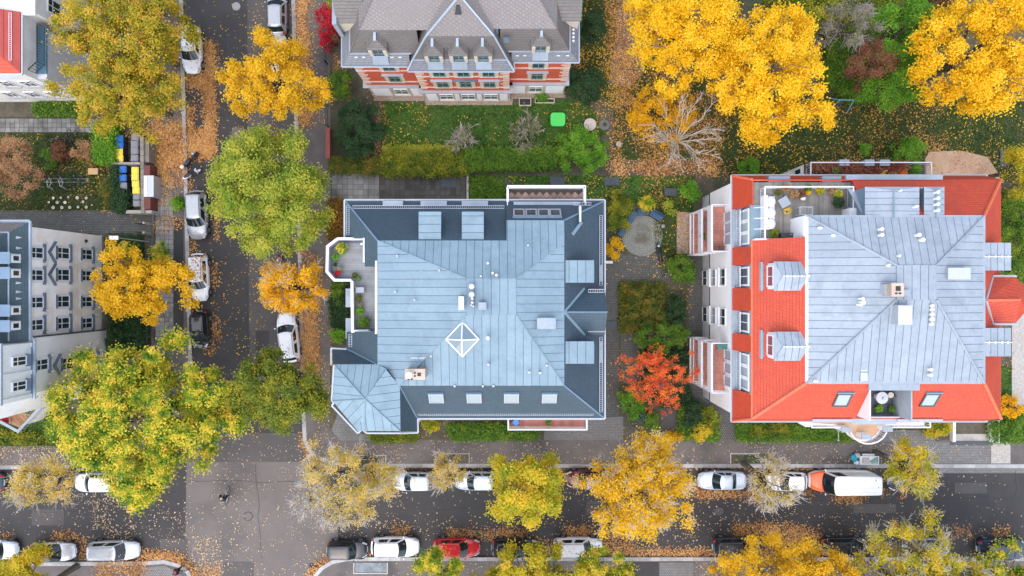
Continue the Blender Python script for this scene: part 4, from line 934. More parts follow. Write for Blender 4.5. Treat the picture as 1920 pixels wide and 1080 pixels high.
# pointed dormers
def pointed_dormer(px, pyt, pyb, hw, yback):
    zr = 12.35; f = W(px, pyb, 11.0); yf = f.y; x = f.x
    ybk = yback; zl = 11.55
    d = MB().prism([(x-hw+.12,yf+.15),(x+hw-.12,yf+.15),(x+hw-.12,ybk),(x-hw+.12,ybk)], zf-.1, zl-.1).build('dormer', SLATE_G, C)
    for s in (-1, 1):
        MB().slab([V((x,yf+.62,zr)),V((x,ybk+.35,zr)),V((x+s*hw,ybk,zl)),V((x+s*hw,yf,zl))], .08).build('dormer_roof', SLATE_G, d)
        MB().box(x+s*(hw-.22)-.13,x+s*(hw-.22)+.13,yf-.06,yf+.2,zf-.05,zl-.12).build('dormer_post', CREAM, d)
        MB().tube(V((x,ybk+.36,zr+.02)), V((x+s*(hw+.1),ybk-.02,zl+.05)), .06, .06, 5).build('dormer_flashing', CX, d)
    MB().slab([V((x,yf+.62,zr)),V((x-hw,yf,zl)),V((x+hw,yf,zl))], .08).build('dormer_roof', SLATE_G, d)
    MB().box(x-.1,x+.1,yf+.45,ybk+.35,zr-.02,zr+.07).build('dormer_ridge', CX, d)
    window(d, V((x,yf+.15,zf+.15)), X1, -Y1, hw*1.1, 1.05, mull=1, trans=0, pane=PANE_TEAL, m=mat('green_grey_frame', (0.20,0.26,0.25), rough=.5, fine=.03))
    ev = min(yf-.3, (yl if x < -8.2 else (yc_ if x < 0 else yr))+.06)
    MB().slab([V((x-.62,yf-.05,zf+.12)),V((x+.62,yf-.05,zf+.12)),V((x+.62,ev,zc0+.1)),V((x-.62,ev,zc0+.1))], .05).build('dormer_apron', ZINC_B, d)
pointed_dormer(709,61,99,.78,19.2)
for x_ in (814,860,906): pointed_dormer(x_,70,110,.78,18.8)
pointed_dormer(1014,54,92,.78,19.35)
# west side dormer
wd_ = MB().box(-13.3,-11.9,20.3,22.9,9.6,11.9).build('side_dormer', CREAM, C)
for s, y in ((1,23.0),(-1,20.2)): MB().slab([V((-13.4,21.6,13.1)),V((-11.2,21.6,13.1)),V((-11.2,y,11.8)),V((-13.4,y,11.8))], .1).build('dormer_roof', SLATE_G, wd_)
MB().box(-13.35,-11.1,21.48,21.72,13.06,13.16).build('dormer_ridge', CX, wd_)
MB().box(-13.65,-13.32,20.0,23.2,9.5,12.2).build('dormer_gable', ZINC_B, wd_)
# east side dormer
ed = MB().box(3.6,5.2,20.6,22.6,9.6,11.8).build('side_dormer', CREAM, C)
for s, y in ((1,22.8),(-1,20.4)): MB().slab([V((3.0,21.6,12.7)),V((5.3,21.6,12.7)),V((5.3,y,11.7)),V((3.0,y,11.7))], .1).build('dormer_roof', SLATE_G, ed)
# facade windows with stone surrounds
for xc, wy in ((-10.05,wl),(-5.94,wc),(-3.97,wc),(-1.92,wc),(2.15,wr)):
    for z, h in ((4.62,1.75),(7.62,1.75)):
        o = V((xc,wy,z)); fr_ = MB()
        fr_.obox(o, X1, -Y1, -.82,-.5,-.02,.06,0,h+.1); fr_.obox(o, X1, -Y1, .5,.82,-.02,.06,0,h+.1); fr_.obox(o, X1, -Y1, -.5,.5,-.02,.06,h-.04,h+.12)
        w_ = window(C, o, X1, -Y1, 1.0, h-.06, sill=CREAM, sill_w=.25, sill_d=.13, pane=PANE_TEAL, m=mat('green_grey_frame', (0,0,0)))
        fr_.build('surround', CREAM, w_)
        if z < 5:
            if abs(xc+3.97) < .1:
                MB().slab([V((xc-.98,wy-.2,z+h+.2)),V((xc,wy-.22,z+h+.55)),V((xc,wy,z+h+.6)),V((xc-.98,wy,z+h+.25))], .1).build('hood', LEAD, w_); MB().slab([V((xc+.98,wy-.2,z+h+.2)),V((xc,wy-.22,z+h+.55)),V((xc,wy,z+h+.6)),V((xc+.98,wy,z+h+.25))], .1).build('hood', LEAD, w_)
            else: MB().obox(o, X1, -Y1, -.92,.92,-.02,.2,h+.14,h+.28).build('hood', STONE_BAND, w_)
    window(C, V((xc,wy-.04,.95)), X1, -Y1, 1.25, 1.6, sill=CREAM, sill_d=.2, sill_w=.12, pane=PANE_TEAL)
for x0,x1,wy in ((-12.6,-11.0,wl),(-9.1,-8.2,wl),(-7.7,-6.75,wc),(-5.15,-4.75,wc),(-3.15,-2.75,wc),(-1.1,-.4,wc),(-.05,1.2,wr),(3.05,4.65,wr)):
    MB().box(x0,x1,wy-.2,wy-.03,.85,3.2).build('plaster_panel', mat('bright_white_render', (0.86,0.85,0.86), (0.80,0.79,0.80), 1.5, .8, fine=.04), C)
for xq, sg, wy in ((-12.85,1,wl),(-7.9,1,wc),(-.25,-1,wc),(4.75,-1,wr)):
    for j in range(12):
        ln = .72 if j % 2 else .5; z = 3.95+j*.46
        MB().box(min(xq-.03*sg,xq+sg*ln),max(xq-.03*sg,xq+sg*ln),wy-.035,wy+.3,z+.02,z+.24).build('quoin', CREAM, C)
for x_, y_ in ((859,21),): p = W(x_,y_,13.9); MB().slab([V((p.x-.25,p.y-.2,13.75)),V((p.x+.25,p.y-.2,13.75)),V((p.x+.12,p.y+.25,14.25)),V((p.x-.12,p.y+.25,14.25))], .1).build('roof_vent', BLACK, C)
for x_, y_ in ((929,61),(950,77)): p = W(x_,y_,12.0); MB().slab([V((p.x-.22,p.y-.12,p.z+.0)),V((p.x+.22,p.y-.12,p.z)),V((p.x+.22,p.y+.12,p.z+.4)),V((p.x-.22,p.y+.12,p.z+.4))], .06).build('slate_patch', LEAD, C)
for x_ in (668,682,735,750,840,888,935,970,984,1047,1064):
    yb = 108 if x_ < 764 else (118 if x_ < 960 else 105); p = W(x_,yb,10.05); MB().tube((p.x-.12,p.y,10.1),(p.x+.12,p.y,10.1),.04,.04,4).build('snow_stop', WHITE, C)
for k in range(7): p = W(1075,35+k*7,10.1); MB().box(p.x-.08,p.x+.08,p.y-.06,p.y+.06,9.9,10.2).build('snow_stop', WHITE, C)

# ================================================================ white villa at the west edge
D = thing('white_villa', 'pale villa with dark teal slate mansard and lead-covered window hoods', 'building', (-43,-1.5,0), world=True)
dx = -38.2; dx2 = -37.8
MB().box(-52,dx,-3.85,4.85,.5,10.15).build('wall', PLASTER_B, D); MB().box(-52,dx2,-8.3,-3.85,.5,10.12).build('wall', PLASTER, D)
MB().box(-52,dx+.08,-3.9,4.9,0,.5).build('base_wall', CONCRETE, D); MB().box(-52,dx2+.08,-8.36,-3.9,0,.5).build('base_wall', CONCRETE, D)
MB().box(dx-.02,dx2+.06,-3.93,-3.83,.5,10.1).build('corner_pipe', DARKGREY, D)
SB = lambda pts, m=SLATE_T, n='roof_slope': MB().slab([V(p) for p in pts], .12).build(n, m, D)
e0 = 5.2
SB([(dx+.15,e0,10.2),(dx+.15,-4.2,10.2),(dx-.75,-4.2,11.1),(dx-.75,e0-.9,11.1)]); SB([(dx-.75,e0-.9,11.1),(dx-.75,-4.2,11.1),(-40.3,-4.2,13.6),(-40.3,e0-2.2,13.6)])
SB([(dx+.15,e0,10.2),(dx-.75,e0-.9,11.1),(-52,e0-.9,11.1),(-52,e0,10.2)], SLATE_G); SB([(dx-.75,e0-.9,11.1),(-40.3,e0-2.2,13.6),(-52,e0-2.2,13.6),(-52,e0-.9,11.1)])
SB([(-40.3,e0-2.2,13.6),(-40.3,-9,13.6),(-52,-9,15),(-52,0,15)], ZINC_DK, 'roof_deck')
MB().tube((dx-.75,e0-.9,11.15),(dx-.75,-4.1,11.15),.07,.07,5).build('band_flashing', CX, D); MB().tube((dx-.75,e0-.9,11.15),(-52,e0-.9,11.15),.07,.07,5).build('band_flashing', CX, D)
gutter(D, [(-52,e0+.08,10.2),(dx+.25,e0+.08,10.2),(dx+.25,-4.1,10.2)], .12, CX); gutter(D, [(dx2+.2,-4.0,10.2),(dx2+.2,-8.7,10.2)], .12, CX)
for y in (445,465,485,512,530,547,560,580,611):
    p = W(35,y,10.75); MB().add([(p.x-.2,p.y-.13,10.75),(p.x-.2,p.y+.13,10.75),(p.x+.15,p.y,10.55),(p.x-.05,p.y,11.0)],[(0,1,2),(0,2,3),(0,3,1),(1,3,2)]).build('snow_stop', WHITE, D)
for y in (484,512,582,611):
    p = W(12,y,12.2); d_ = MB().box(-41.2,p.x+.45,p.y-.34,p.y+.34,11.3,12.5).build('dormer', WHITE, D); MB().box(-41.4,p.x+.55,p.y-.45,p.y+.45,12.5,12.6).build('dormer_roof', ZINC_DK, d_); window(d_, V((p.x+.45,p.y,11.5)), Y1, X1, .5, .8, mull=0, trans=0)
# attic gable front over the southern part
gb = MB().box(-42,dx2-.02,-8.6,-4.3,10.3,13.4).build('attic_front', WHITE, D)
MB().box(dx2-.1,dx2+.12,-8.66,-4.2,10.05,10.3).build('cornice', ZINC_DK, gb); MB().box(-42.2,dx2+.1,-8.7,-4.1,13.4,13.6).build('cornice', ZINC_B, gb)
for y in (-4.45,-6.6,-8.45): MB().box(dx2-.02,dx2+.1,y-.16,y+.16,10.3,13.4).build('pilaster', WHITE, gb)
for y in (-5.6,-7.5): window(gb, V((dx2,y,10.9)), Y1, X1, .75, 1.5, sill=LEAD, sill_d=.4)
MB().prism([(dx2-.06,-8.28),(-39.6,-10.1),(-52,-10.6),(-52,-8.2)], .45, 10.05).build('corner_wall', PLASTER, D); MB().prism([(dx2-.1,-8.66),(-39.7,-10.15),(-52,-10.65),(-52,-8.6)], 10.06, 13.3).build('attic_corner', WHITE, D)
def villa_window(x, y, z, w=.92, h=1.4, style=0):
    o = V((x,y,z)); wd2 = window(D, o, Y1, X1, w, h, sill=LEAD, sill_d=.26, sill_w=.3, pane=PANE)
    MB().obox(o, Y1, X1, -w/2-.16, w/2+.16, -.02, .035, -.2, h+.16).build('surround', WHITE, wd2)
    MB().obox(o, Y1, X1, -w/2-.05, w/2+.05, 0, .16, h+.05, h+.15).build('hood', LEAD, wd2)
    for s in (-1, 1): MB().obox(o, Y1, X1, s*(w/2+.2)-.05, s*(w/2+.2)+.05, 0, .3, -.5, -.1).build('bracket', WHITE, wd2)
    if style:
        for s in (-1, 1): MB().slab([o+V((.02,0,h+1.12)),o+V((.22,0,h+1.10)),o+V((.22,s*.92,h+.30)),o+V((.02,s*.92,h+.32))], .1).build('pediment', LEAD, wd2)
for y in (2.83,1.03,-1.16,-2.96):
    villa_window(dx, y, 8.4); villa_window(dx, y*1.03+.05, 5.1, 1.0, 1.6, 1 if y > 0 else 0); villa_window(dx, y*1.06, 1.9, .95, 1.5)
villa_window(dx2, -6.15, 8.4); villa_window(dx2, -6.4, 5.1, 1.0, 1.6, 1); villa_window(dx2,-6.4,1.9,.95,1.5)
p = W(160,452,2.9); MB().ball((dx+.12,p.y,2.9),.1,.16,.2,8,5).build('wall_lamp', BLACK, D)
# ground floor balcony
bz = 3.4; bp = [XY(*q,bz) for q in ((18,772),(46,757),(64,768),(36,802),(8,790))]
bl = MB().prism(bp, bz-.2, bz-.03).build('balcony_slab', WOOD, D)
for k in range(7):
    t0 = k/7; a0 = V(bp[1]).to_3d().lerp(V(bp[0]).to_3d(), t0); a1 = V(bp[2]).to_3d().lerp(V(bp[3]).to_3d(), t0); b0 = V(bp[1]).to_3d().lerp(V(bp[0]).to_3d(), t0+.13); b1 = V(bp[2]).to_3d().lerp(V(bp[3]).to_3d(), t0+.13)
    MB().prism([(v.x,v.y) for v in (a0,a1,b1,b0)], bz-.028, bz).build('deck_board', WOOD, bl)
railing(bl, [XY(*q,bz+.95) for q in ((55,752),(73,766),(33,809),(2,792))], bz, .95, m=ZINC_B, top=.12, step=.15)
MB().prism(pr([(12,772),(46,760),(62,770),(34,800)], bz), 0, bz-.2).build('balcony_base', PLASTER, D)

# ================================================================ white house with a red metal roof (north-west corner)
E = thing('white_house', 'white rendered house with red sheet-metal roof and corner terrace', 'building', (-46,23,0), world=True)
REDM = mat('red_sheet_metal', (0.36,0.05,0.035), (0.42,0.065,0.045), 0.8, 0.45, vary=.06)
MB().box(-62,-39.7,17.4,29.5,0,8.9).build('wall', PLASTER, E); MB().box(-39.7,-38.9,17.5,21.6,0,6.85).build('bay_wall', mat('shaded_white_plaster', (0.60,0.61,0.64), (0.55,0.56,0.59), .6, .85, fine=.05), E)  # bay plaster: white render greyed in colour for its shaded east face
MB().box(-62,-38.6,22.3,34,0,8.8).build('wing_wall', PLASTER, E)
zr_ = plane(V((-39.5,17.3,9)), V((-39.5,29,9)), V((-44.5,22,12.4)))
zinc_facet(E, [(-39.5,17.35),(-39.5,22.2),(-44.6,22.2),(-44.6,22.0)], plane(V((-39.5,17.3,9.05)),V((-39.5,22,9.05)),V((-44.5,22,11.4))), (0,1,0), .5, REDM, mat('red_metal_seam', (0.2,0.03,0.025), rough=.5))
MB().slab([V((-39.5,17.3,9)),V((-44.6,22.1,11.4)),V((-62,22.1,11.4)),V((-62,17.3,9))], .12).build('roof', TILE_RED, E)
gutter(E, [(-39.42,22.2,9),(-39.42,17.22,9),(-62,17.22,9)], .09)
MB().box(-62,-38.4,22.0,34.2,8.8,9.0).build('wing_roof', WHITE, E)
tr = MB().box(-41.2,-38.85,17.9,21.9,6.86,7.0).build('terrace_floor', mat('blue_terrace_coating', (0.07,0.15,0.21), (0.09,0.18,0.25), 1.5), E)
railing(E, [(-38.95,21.7),(-38.95,18.6),(-39.7,17.9)], 7.0, 1.0, m=BLACK, step=.22, top=.025, r=.016)
for x_ in (-41.0,-42.9,-44.9):
    for z_ in (2.0,5.2): window(E, V((x_,17.4,z_)), X1, -Y1, 1.0, 1.5, sill=STONE_BAND, sill_w=.2)
for y_ in (23.6,26.0): window(E, V((-38.6,y_,5.6)), Y1, X1, 1.2, 1.7, sill=STONE_BAND)
snow_guard(E, (-40.2,22.0,9.35), (-40.2,18.2,9.35), m=WHITE_MET)
# ================================================================ vehicles
def lerp(a, b, t): return a+(b-a)*t
def interp(tab, x):
    for i in range(len(tab)-1):
        if x <= tab[i+1][0]:
            t = (x-tab[i][0])/(tab[i+1][0]-tab[i][0]); t = max(0, min(1, t)); return lerp(tab[i][1], tab[i+1][1], t)
    return tab[-1][1]
def patch(mb, g, i0, i1, j0, j1, off, shrink=0.0):
    """faces of a point grid lifted off the surface"""
    pts = {}
    def nrm(i, j):
        a = g[min(i+1, len(g)-1)][j]-g[max(i-1, 0)][j]; b = g[i][min(j+1, len(g[0])-1)]-g[i][max(j-1, 0)]
        n = a.cross(b); return n.normalized() if n.length > 1e-9 else Vector((0,0,1))
    cen = sum((g[i][j] for i in range(i0, i1+1) for j in range(j0, j1+1)), Vector())/((i1-i0+1)*(j1-j0+1))
    ref = cen-Vector((cen.x*0.6, 0, 0.3))
    vs_ = []
    for i in range(i0, i1+1):
        for j in range(j0, j1+1):
            n = nrm(i, j)
            if n.dot(ref) < 0: n = -n
            p = g[i][j].lerp(cen, shrink)+n*off; vs_.append(p)
    w = j1-j0+1; fs = []
    for i in range(i1-i0):
        for j in range(w-1): fs.append((i*w+j, i*w+j+1, (i+1)*w+j+1, (i+1)*w+j))
    mb.add(vs_, fs)
def car(name, label, px, py, ang, body, L=4.35, Wd=1.80, Ht=1.48, kind='hatch', hood=1.05, rails=False, roof=None, hood_mat=None, group='cars parked along the kerbs', leaves=0, cat='car', lamp_z=0.0):
    """a car built around x = forward; px, py = where its middle touches the street in the photo"""
    p = W(px, py, 0.0); t = thing(name, label, cat, (p.x, p.y, 0.0 if True else 0), R(ang), group)
    h2 = L/2; w2 = Wd/2; van = kind == 'van'
    zb = 1.25 if van else (1.0 if kind == 'suv' else 0.93); zh = zb-0.05; zn = zb-0.27
    rear_deck = kind == 'sedan'
    xc = h2-hood                                   # cowl
    us = [-1,-.985,-.94,-.87,-.78,-.6,-.35,0,.2,.4,.55,.68,.78,.87,.94,.985,1]
    ztop = [(-1, zb-0.25), (-.97, zb-0.06), (-.85, zb+(.02 if not rear_deck else 0.0)), (xc/h2, zh), (.75, zh-0.07), (.92, zn+.04), (1, zn-.1)]
    g = []
    for u in us:
        x = u*h2; e = abs(u)
        w = w2*(1-(0.30*e**7 if u < 0 else 0.40*e**5))
        zt = interp(ztop, u); zl = 0.2+0.14*e**6; mid = lerp(zl, zt, .55)
        half = [(w*.86, zl), (w*.97, zl+.13), (w, mid), (w*.975, lerp(mid, zt, .55)), (w*.93, zt-.05), (w*.80, zt-.005), (w*.42, zt+.028), (0, zt+.035)]
        g.append([Vector((x, y, z)) for y, z in half]+[Vector((x, -y, z)) for y, z in half[-2::-1]])
    n = len(g[0]); mb = MB()
    mb.add([v for r in g for v in r], [(i*n+j, i*n+j+1, (i+1)*n+j+1, (i+1)*n+j) for i in range(len(g)-1) for j in range(n-1)]+[tuple(range(n)), tuple(range((len(g)-1)*n, len(g)*n))]+[(i*n, (i+1)*n, (i+1)*n+n-1, i*n+n-1) for i in range(len(g)-1)])
    bo = mb.build('body', body, t, smooth=True)
    # lamps, grille, plates
    for j0, j1 in ((3, 5), (9, 11)):
        m_ = MB(); patch(m_, g, 12, 15, j0, j1, .012); m_.build('headlight', LAMP_W, t, smooth=True)
        m_ = MB(); patch(m_, g, 1, 3, 3 if j0 == 3 else 9+0, 5 if j0 == 3 else 11, .012); m_.build('tail_light', LAMP_R, t, smooth=True)
    for s, m_ in ((1, PLASTIC), (-1, PLASTIC)):
        x = s*h2*.985; MB().box(x-.03, x+.035*1.0, -w2*.52, w2*.52, .34, .5).build('bumper_trim', m_, t)
    MB().box(h2-.005, h2+.03, -.26, .26, .40, .51).build('number_plate', WHITE, t); MB().box(-h2-.03, -h2+.0, -.26, .26, .58, .69).build('number_plate', WHITE, t)
    if hood_mat: 
        m_ = MB(); patch(m_, g, 10, 15, 3, n-4, .014); m_.build('bonnet', hood_mat, t, smooth=True)
    else:
        m_ = MB()
        for s in (-1, 1): m_.path([Vector((u*h2, s*w2*(.74-.12*(u-.5)), interp(ztop, u)+.012)) for u in (xc/h2+.03,.6,.72,.84,.93) if u >= xc/h2], .006, 4)
        m_.build('bonnet_seam', PLASTIC, t)
    # cabin
    sh = {'hatch': (.36,.92,.30,.52), 'suv': (.38,.90,.22,.5), 'wagon': (.40,.97,.16,.5), 'sedan': (.36,.55,.55,.5), 'van': (.3,.995,.05,.6), 'city': (.32,.96,.16,.45)}[kind]
    rake_f = {'van': .55, 'sedan': .72, 'city': .55}.get(kind, .74)
    xr = -h2*{'hatch': .93, 'suv': .94, 'wagon': .95, 'sedan': .60, 'van': .985, 'city': .95}[kind]; rake_r = {'hatch': .42, 'suv': .34, 'wagon': .26, 'sedan': .62, 'van': .05, 'city': .22}[kind]
    def ring(xf, xr_, hw, z, bow, bowr, taper):
        P = [Vector((xf-bow*abs(s)**2.2, s*hw*.93, z)) for s in (-1,-.66,-.33,0,.33,.66,1)]
        k = 9
        for i in range(k):
            f = (i+.5)/k; x = lerp(xf-bow-.03, xr_+bowr+.03, f); P.append(Vector((x, hw*(1-taper*f*f), z)))
        P += [Vector((xr_+bowr*abs(s)**2.2, s*hw*(.95-taper), z)) for s in (1,.5,0,-.5,-1)]
        for i in range(k):
            f = 1-(i+.5)/k; x = lerp(xf-bow-.03, xr_+bowr+.03, f); P.append(Vector((x, -hw*(1-taper*f*f), z)))
        return P
    wr = .86 if van else .73
    R0 = ring(xc+.02, xr, w2*.915, zb-.07, .22, .1, .05); R1 = ring(xc-rake_f*.86, xr+rake_r*.85, w2*lerp(.9, wr, .8), Ht-.10, .13, .07, .05)
    R2 = ring(xc-rake_f, xr+rake_r, w2*wr, Ht-.03, .11, .06, .05); R3 = ring(xc-rake_f-.12, xr+rake_r+.1, w2*wr*.86, Ht, .1, .05, .05); R4 = ring(xc-rake_f-.35, xr+rake_r+.3, w2*wr*.45, Ht+.02, .05, .02, .03)
    G = [R0, R1, R2, R3, R4]; k = len(R0); mb = MB()
    mb.add([v for r in G for v in r], [(i*k+j, i*k+(j+1) % k, (i+1)*k+(j+1) % k, (i+1)*k+j) for i in range(4) for j in range(k)]+[tuple(range(4*k, 5*k))])
    mb.build('roof', roof or body, t, smooth=True)
    def pane(j0, j1, nm, m=CARGLASS, a=.06, b=.98):
        jj = list(range(j0, j1+1)); lo = [R0[j % k].lerp(R1[j % k], a) for j in jj]; hi = [R0[j % k].lerp(R1[j % k], b) for j in jj]
        c = (sum(lo, Vector())+sum(hi, Vector()))/(2*len(jj)); o = Vector((c.x-(xc+xr)/2, c.y, 0))
        if nm == 'side_window': o = Vector((0, c.y, .2))
        o = o.normalized()*.014+Vector((0,0,.006))
        q = [v+o for v in lo]+[v+o for v in hi]; m_ = len(jj)
        MB().add(q, [(i, i+1, m_+i+1, m_+i) for i in range(m_-1)]).build(nm, m, t, smooth=True)
    pane(0, 6, 'windscreen', a=.0, b=1.06); pane(16, 20, 'rear_window', a=.12) if not van else None
    side = [(7, 9)] if van else ([(7, 10), (11, 14)] if kind not in ('city',) else [(7, 11), (12, 14)])
    for a_, b_ in side: pane(a_, b_, 'side_window', a=.14)
    for a_, b_ in side: pane(36-b_, 36-a_, 'side_window', a=.14)
    # wheels
    wb = L*.30; rw = .33 if not van else .36
    for sx in (1, -1):
        for sy in (1, -1):
            c = Vector((sx*wb+(.08 if sx > 0 else 0), sy*(w2-.10), rw))
            w_ = MB().tube(c-Y1*.11, c+Y1*.11, rw, rw, 18).build('wheel', TYRE, t); MB().tube(c+Y1*sy*.085, c+Y1*sy*.118, rw*.66, rw*.6, 12).build('rim', RIM, w_)
            MB().tube(c-Y1*.09, c+Y1*sy*(.102), rw+.07, rw+.07, 18).build('wheel_arch', PLASTIC, w_)
    for s in (1, -1):
        m_ = MB(); m_.ball((xc-.28, s*(w2+.09), zb+.03), .07, .11, .075, 8, 5); m_.build('mirror', body, t, smooth=True)
    if rails:
        for s in (1, -1): MB().path([Vector((lerp(xc-rake_f-.15, xr+rake_r+.2, f), s*w2*wr*.9, Ht+(.0 if f in (0, 1) else .05))) for f in (0,.1,.5,.9,1)], .02, 5).build('roof_rail', PLASTIC if body.name != 'car_black' else RIM, t)
    if not van: MB().slab([Vector((xr+rake_r+.35, -.02, Ht+.0)), Vector((xr+rake_r+.35, .02, Ht)), Vector((xr+rake_r+.22, .0, Ht+.09))], .03).build('antenna', PLASTIC, t)
    else:
        for f in (-.3,-.1,.1,.3): MB().box(xr+.2, xc-1.1, f*Wd-.03, f*Wd+.03, Ht+.005, Ht+.03).build('roof_bead', body, t)
    return t
CW = paint('car_white', (0.86,0.86,0.88)); CS = paint('car_silver', (0.52,0.535,0.56), .28, .35); CSB = paint('car_pale_blue_silver', (0.50,0.56,0.63), .28, .3); CB = paint('car_black', (0.014,0.015,0.018), .18)
CG = paint('car_dark_grey', (0.045,0.048,0.055), .25, .3); CR = paint('car_red', (0.50,0.015,0.02), .2); CM = paint('car_maroon', (0.11,0.008,0.016), .2); CN = paint('car_navy', (0.02,0.035,0.065), .2); CO = paint('van_orange', (0.80,0.12,0.015), .3)
CGR = paint('car_grey_silver', (0.38,0.40,0.42), .28, .35)
DN, UP, RT, LF = -90, 90, 0, 180
car('parked_car', 'white car half under the big lime tree next to the white house', 366,98, DN+1, CW, 4.3, 1.78, 1.55, 'suv', rails=True)
car('parked_car', 'silver SUV with roof rails beside the small green kerb shrub', 376,404, DN+2, CGR, 4.45, 1.84, 1.62, 'suv', rails=True)
car('parked_car', 'white estate car strewn with orange leaves beside the orange kerb tree', 379,520, DN+2, CW, 4.4, 1.80, 1.5, 'wagon', rails=True)
car('parked_car', 'short black city car parked between the leaf-strewn car and the big lime tree', 381,617, DN+1, CB, 3.4, 1.68, 1.5, 'city', hood=.75)
car('parked_car', 'silver car with dark glass roof parked ahead of the yellow street tree', 524,28, UP+1, CGR, 4.3, 1.78, 1.5, 'hatch', roof=None, rails=True)
car('parked_car', 'silver car mostly hidden under the yellow street tree', 527,112, UP+1, CS, 4.2, 1.76, 1.48, 'hatch')
car('parked_car', 'white SUV standing askew beside the orange leaf strip', 545,632, UP+7, CW, 4.6, 1.86, 1.6, 'suv', rails=True)
car('parked_car', 'white car with its rear half under the large yellow-green tree', 190,901, LF, CW, 4.2, 1.75, 1.48, 'hatch')
car('parked_car', 'dark blue car just reaching in behind the thin yellow tree', -24,901, LF, CN, 4.2, 1.75, 1.48, 'hatch')
car('parked_car', 'silver hatchback with black glass roof behind the silver estate', 106,1030, RT+2, CS, 4.3, 1.76, 1.45, 'hatch', roof=CB)
car('parked_car', 'silver estate car parked at the leaf-covered street corner', 220,1027, RT+1, CS, 4.75, 1.80, 1.5, 'wagon', rails=True)
car('parked_car', 'silver car by the yellow-green tree on the south-west kerb', 0,1026, RT, CSB, 4.2, 1.75, 1.48, 'hatch')
car('parked_car', 'black compact car at the curved kerb by the crossing', 654,1026, RT, CB, 3.7, 1.72, 1.5, 'city', hood=.9)
car('parked_car', 'white SUV between the black compact and the red car', 743,1020, RT, CW, 4.4, 1.82, 1.58, 'suv', rails=True)
car('parked_car', 'bright red car partly under a green street tree', 857,1022, RT, CR, 4.3, 1.78, 1.42, 'hatch')
car('parked_car', 'black car under the yellow tree ahead of the red car', 964,1022, RT, CB, 4.2, 1.76, 1.45, 'hatch')
car('parked_car', 'white SUV half covered by yellow-green branches', 1082,1021, RT, CW, 4.5, 1.82, 1.58, 'suv', rails=True)
car('parked_car', 'dark grey estate car beside the orange leaf drift', 1376,1020, RT+1, CG, 4.4, 1.80, 1.5, 'wagon')
car('parked_car', 'black car under the yellow tree by the orange leaf drift', 1575,1020, RT, CB, 4.3, 1.78, 1.46, 'hatch')
car('parked_car', 'silver car hidden beneath the loose yellow-green tree', 1730,1022, RT, CS, 4.3, 1.78, 1.46, 'hatch')
car('parked_car', 'dark blue van-like car with roof rails on the south kerb', 1868,1024, RT, CN, 4.5, 1.84, 1.72, 'suv', rails=True)
car('parked_car', 'dark car hidden under the half-bare tree at the corner', 688,899, LF, CG, 4.2, 1.76, 1.45, 'hatch')
car('parked_car', 'pale blue-silver hatchback next to the half-bare corner tree', 778,899, LF, CSB, 3.95, 1.74, 1.48, 'hatch')
car('parked_car', 'silver car between the little yellow tree and the round green tree', 895,898, LF, CSB, 4.0, 1.74, 1.48, 'hatch')
car('parked_car', 'dark maroon car between the round green tree and the big yellow tree', 1102,895, LF, CM, 4.1, 1.74, 1.46, 'hatch')
car('parked_car', 'silver saloon with leaf drift along its street side', 1350,897, LF, CSB, 4.4, 1.74, 1.42, 'sedan', hood=1.15)
car('parked_car', 'white hatchback under the almost bare pale tree behind the van', 1470,899, LF, CW, 3.7, 1.74, 1.48, 'hatch')
car('parked_van', 'white delivery van with orange bonnet', 1570,897, LF, CW, 5.95, 2.02, 2.55, 'van', hood=1.0, hood_mat=CO, cat='van', group=None)
car('parked_car', 'dark blue car behind the delivery van under a yellow-green tree', 1703,901, LF, CN, 4.3, 1.76, 1.46, 'hatch')

# ---------------------------------------------------------------- two-wheelers
def scooter(label, px, py, ang, seat_m, body_m, L=1.8, box=None):
    p = W(px, py, 0); t = thing('motor_scooter', label, 'scooter', (p.x, p.y, 0), R(ang), 'scooters parked at the kerb')
    for x, n in ((.62,'front'),(-.6,'rear')):
        w_ = MB().ring((x,0,.25),.2,.055,16,6).build('wheel', TYRE, t); MB().tube((x,-.03,.25),(x,.03,.25),.14,.14,10).build('rim', RIM, w_)
    MB().ball((-.5,0,.58),.48,.19,.22,12,7).build('rear_body', body_m, t, smooth=True)
    MB().ball((-.32,0,.78),.45,.17,.08,12,6).build('seat', seat_m, t, smooth=True)
    MB().box(-.15,.4,-.17,.17,.28,.36).build('footboard', PLASTIC, t)
    MB().slab([Vector((.40,-.2,.35)),Vector((.40,.2,.35)),Vector((.62,.17,.98)),Vector((.62,-.17,.98))], .07).build('leg_shield', body_m, t)
    MB().ball((.66,0,.5),.28,.12,.12,10,5).build('mudguard', body_m, t, smooth=True)
    h = MB().tube((.5,-.34,1.05),(.5,.34,1.05),.022,.022,6); h.tube((.62,0,.3),(.5,0,1.05),.03,.03,6); h.build('handlebar', BLACK, t)
    MB().ball((.58,0,1.0),.12,.13,.1,10,5).build('headlight', LAMP_W, t, smooth=True)
    for s in (1,-1): MB().ball((.42,s*.36,1.18),.05,.08,.05,8,4).build('mirror', BLACK, t, smooth=True)
    MB().box(-1.0,-.93,-.1,.1,.5,.6).build('tail_light', LAMP_R, t)
    if box: MB().ball((-.98,0,.92),.2,.2,.16,12,6).build('top_case', box, t, smooth=True)
    return t
scooter('black scooter with white top case, its tail over the kerb', 363,301, 50, BLACK, CB, box=WHITE)
scooter('black and white scooter on the leaves next to the silver SUV', 365,328, 28, BLACK, CW)
scooter('dark blue scooter parked on the cobbled circle', 1233,474, 100, BLACK, CN)
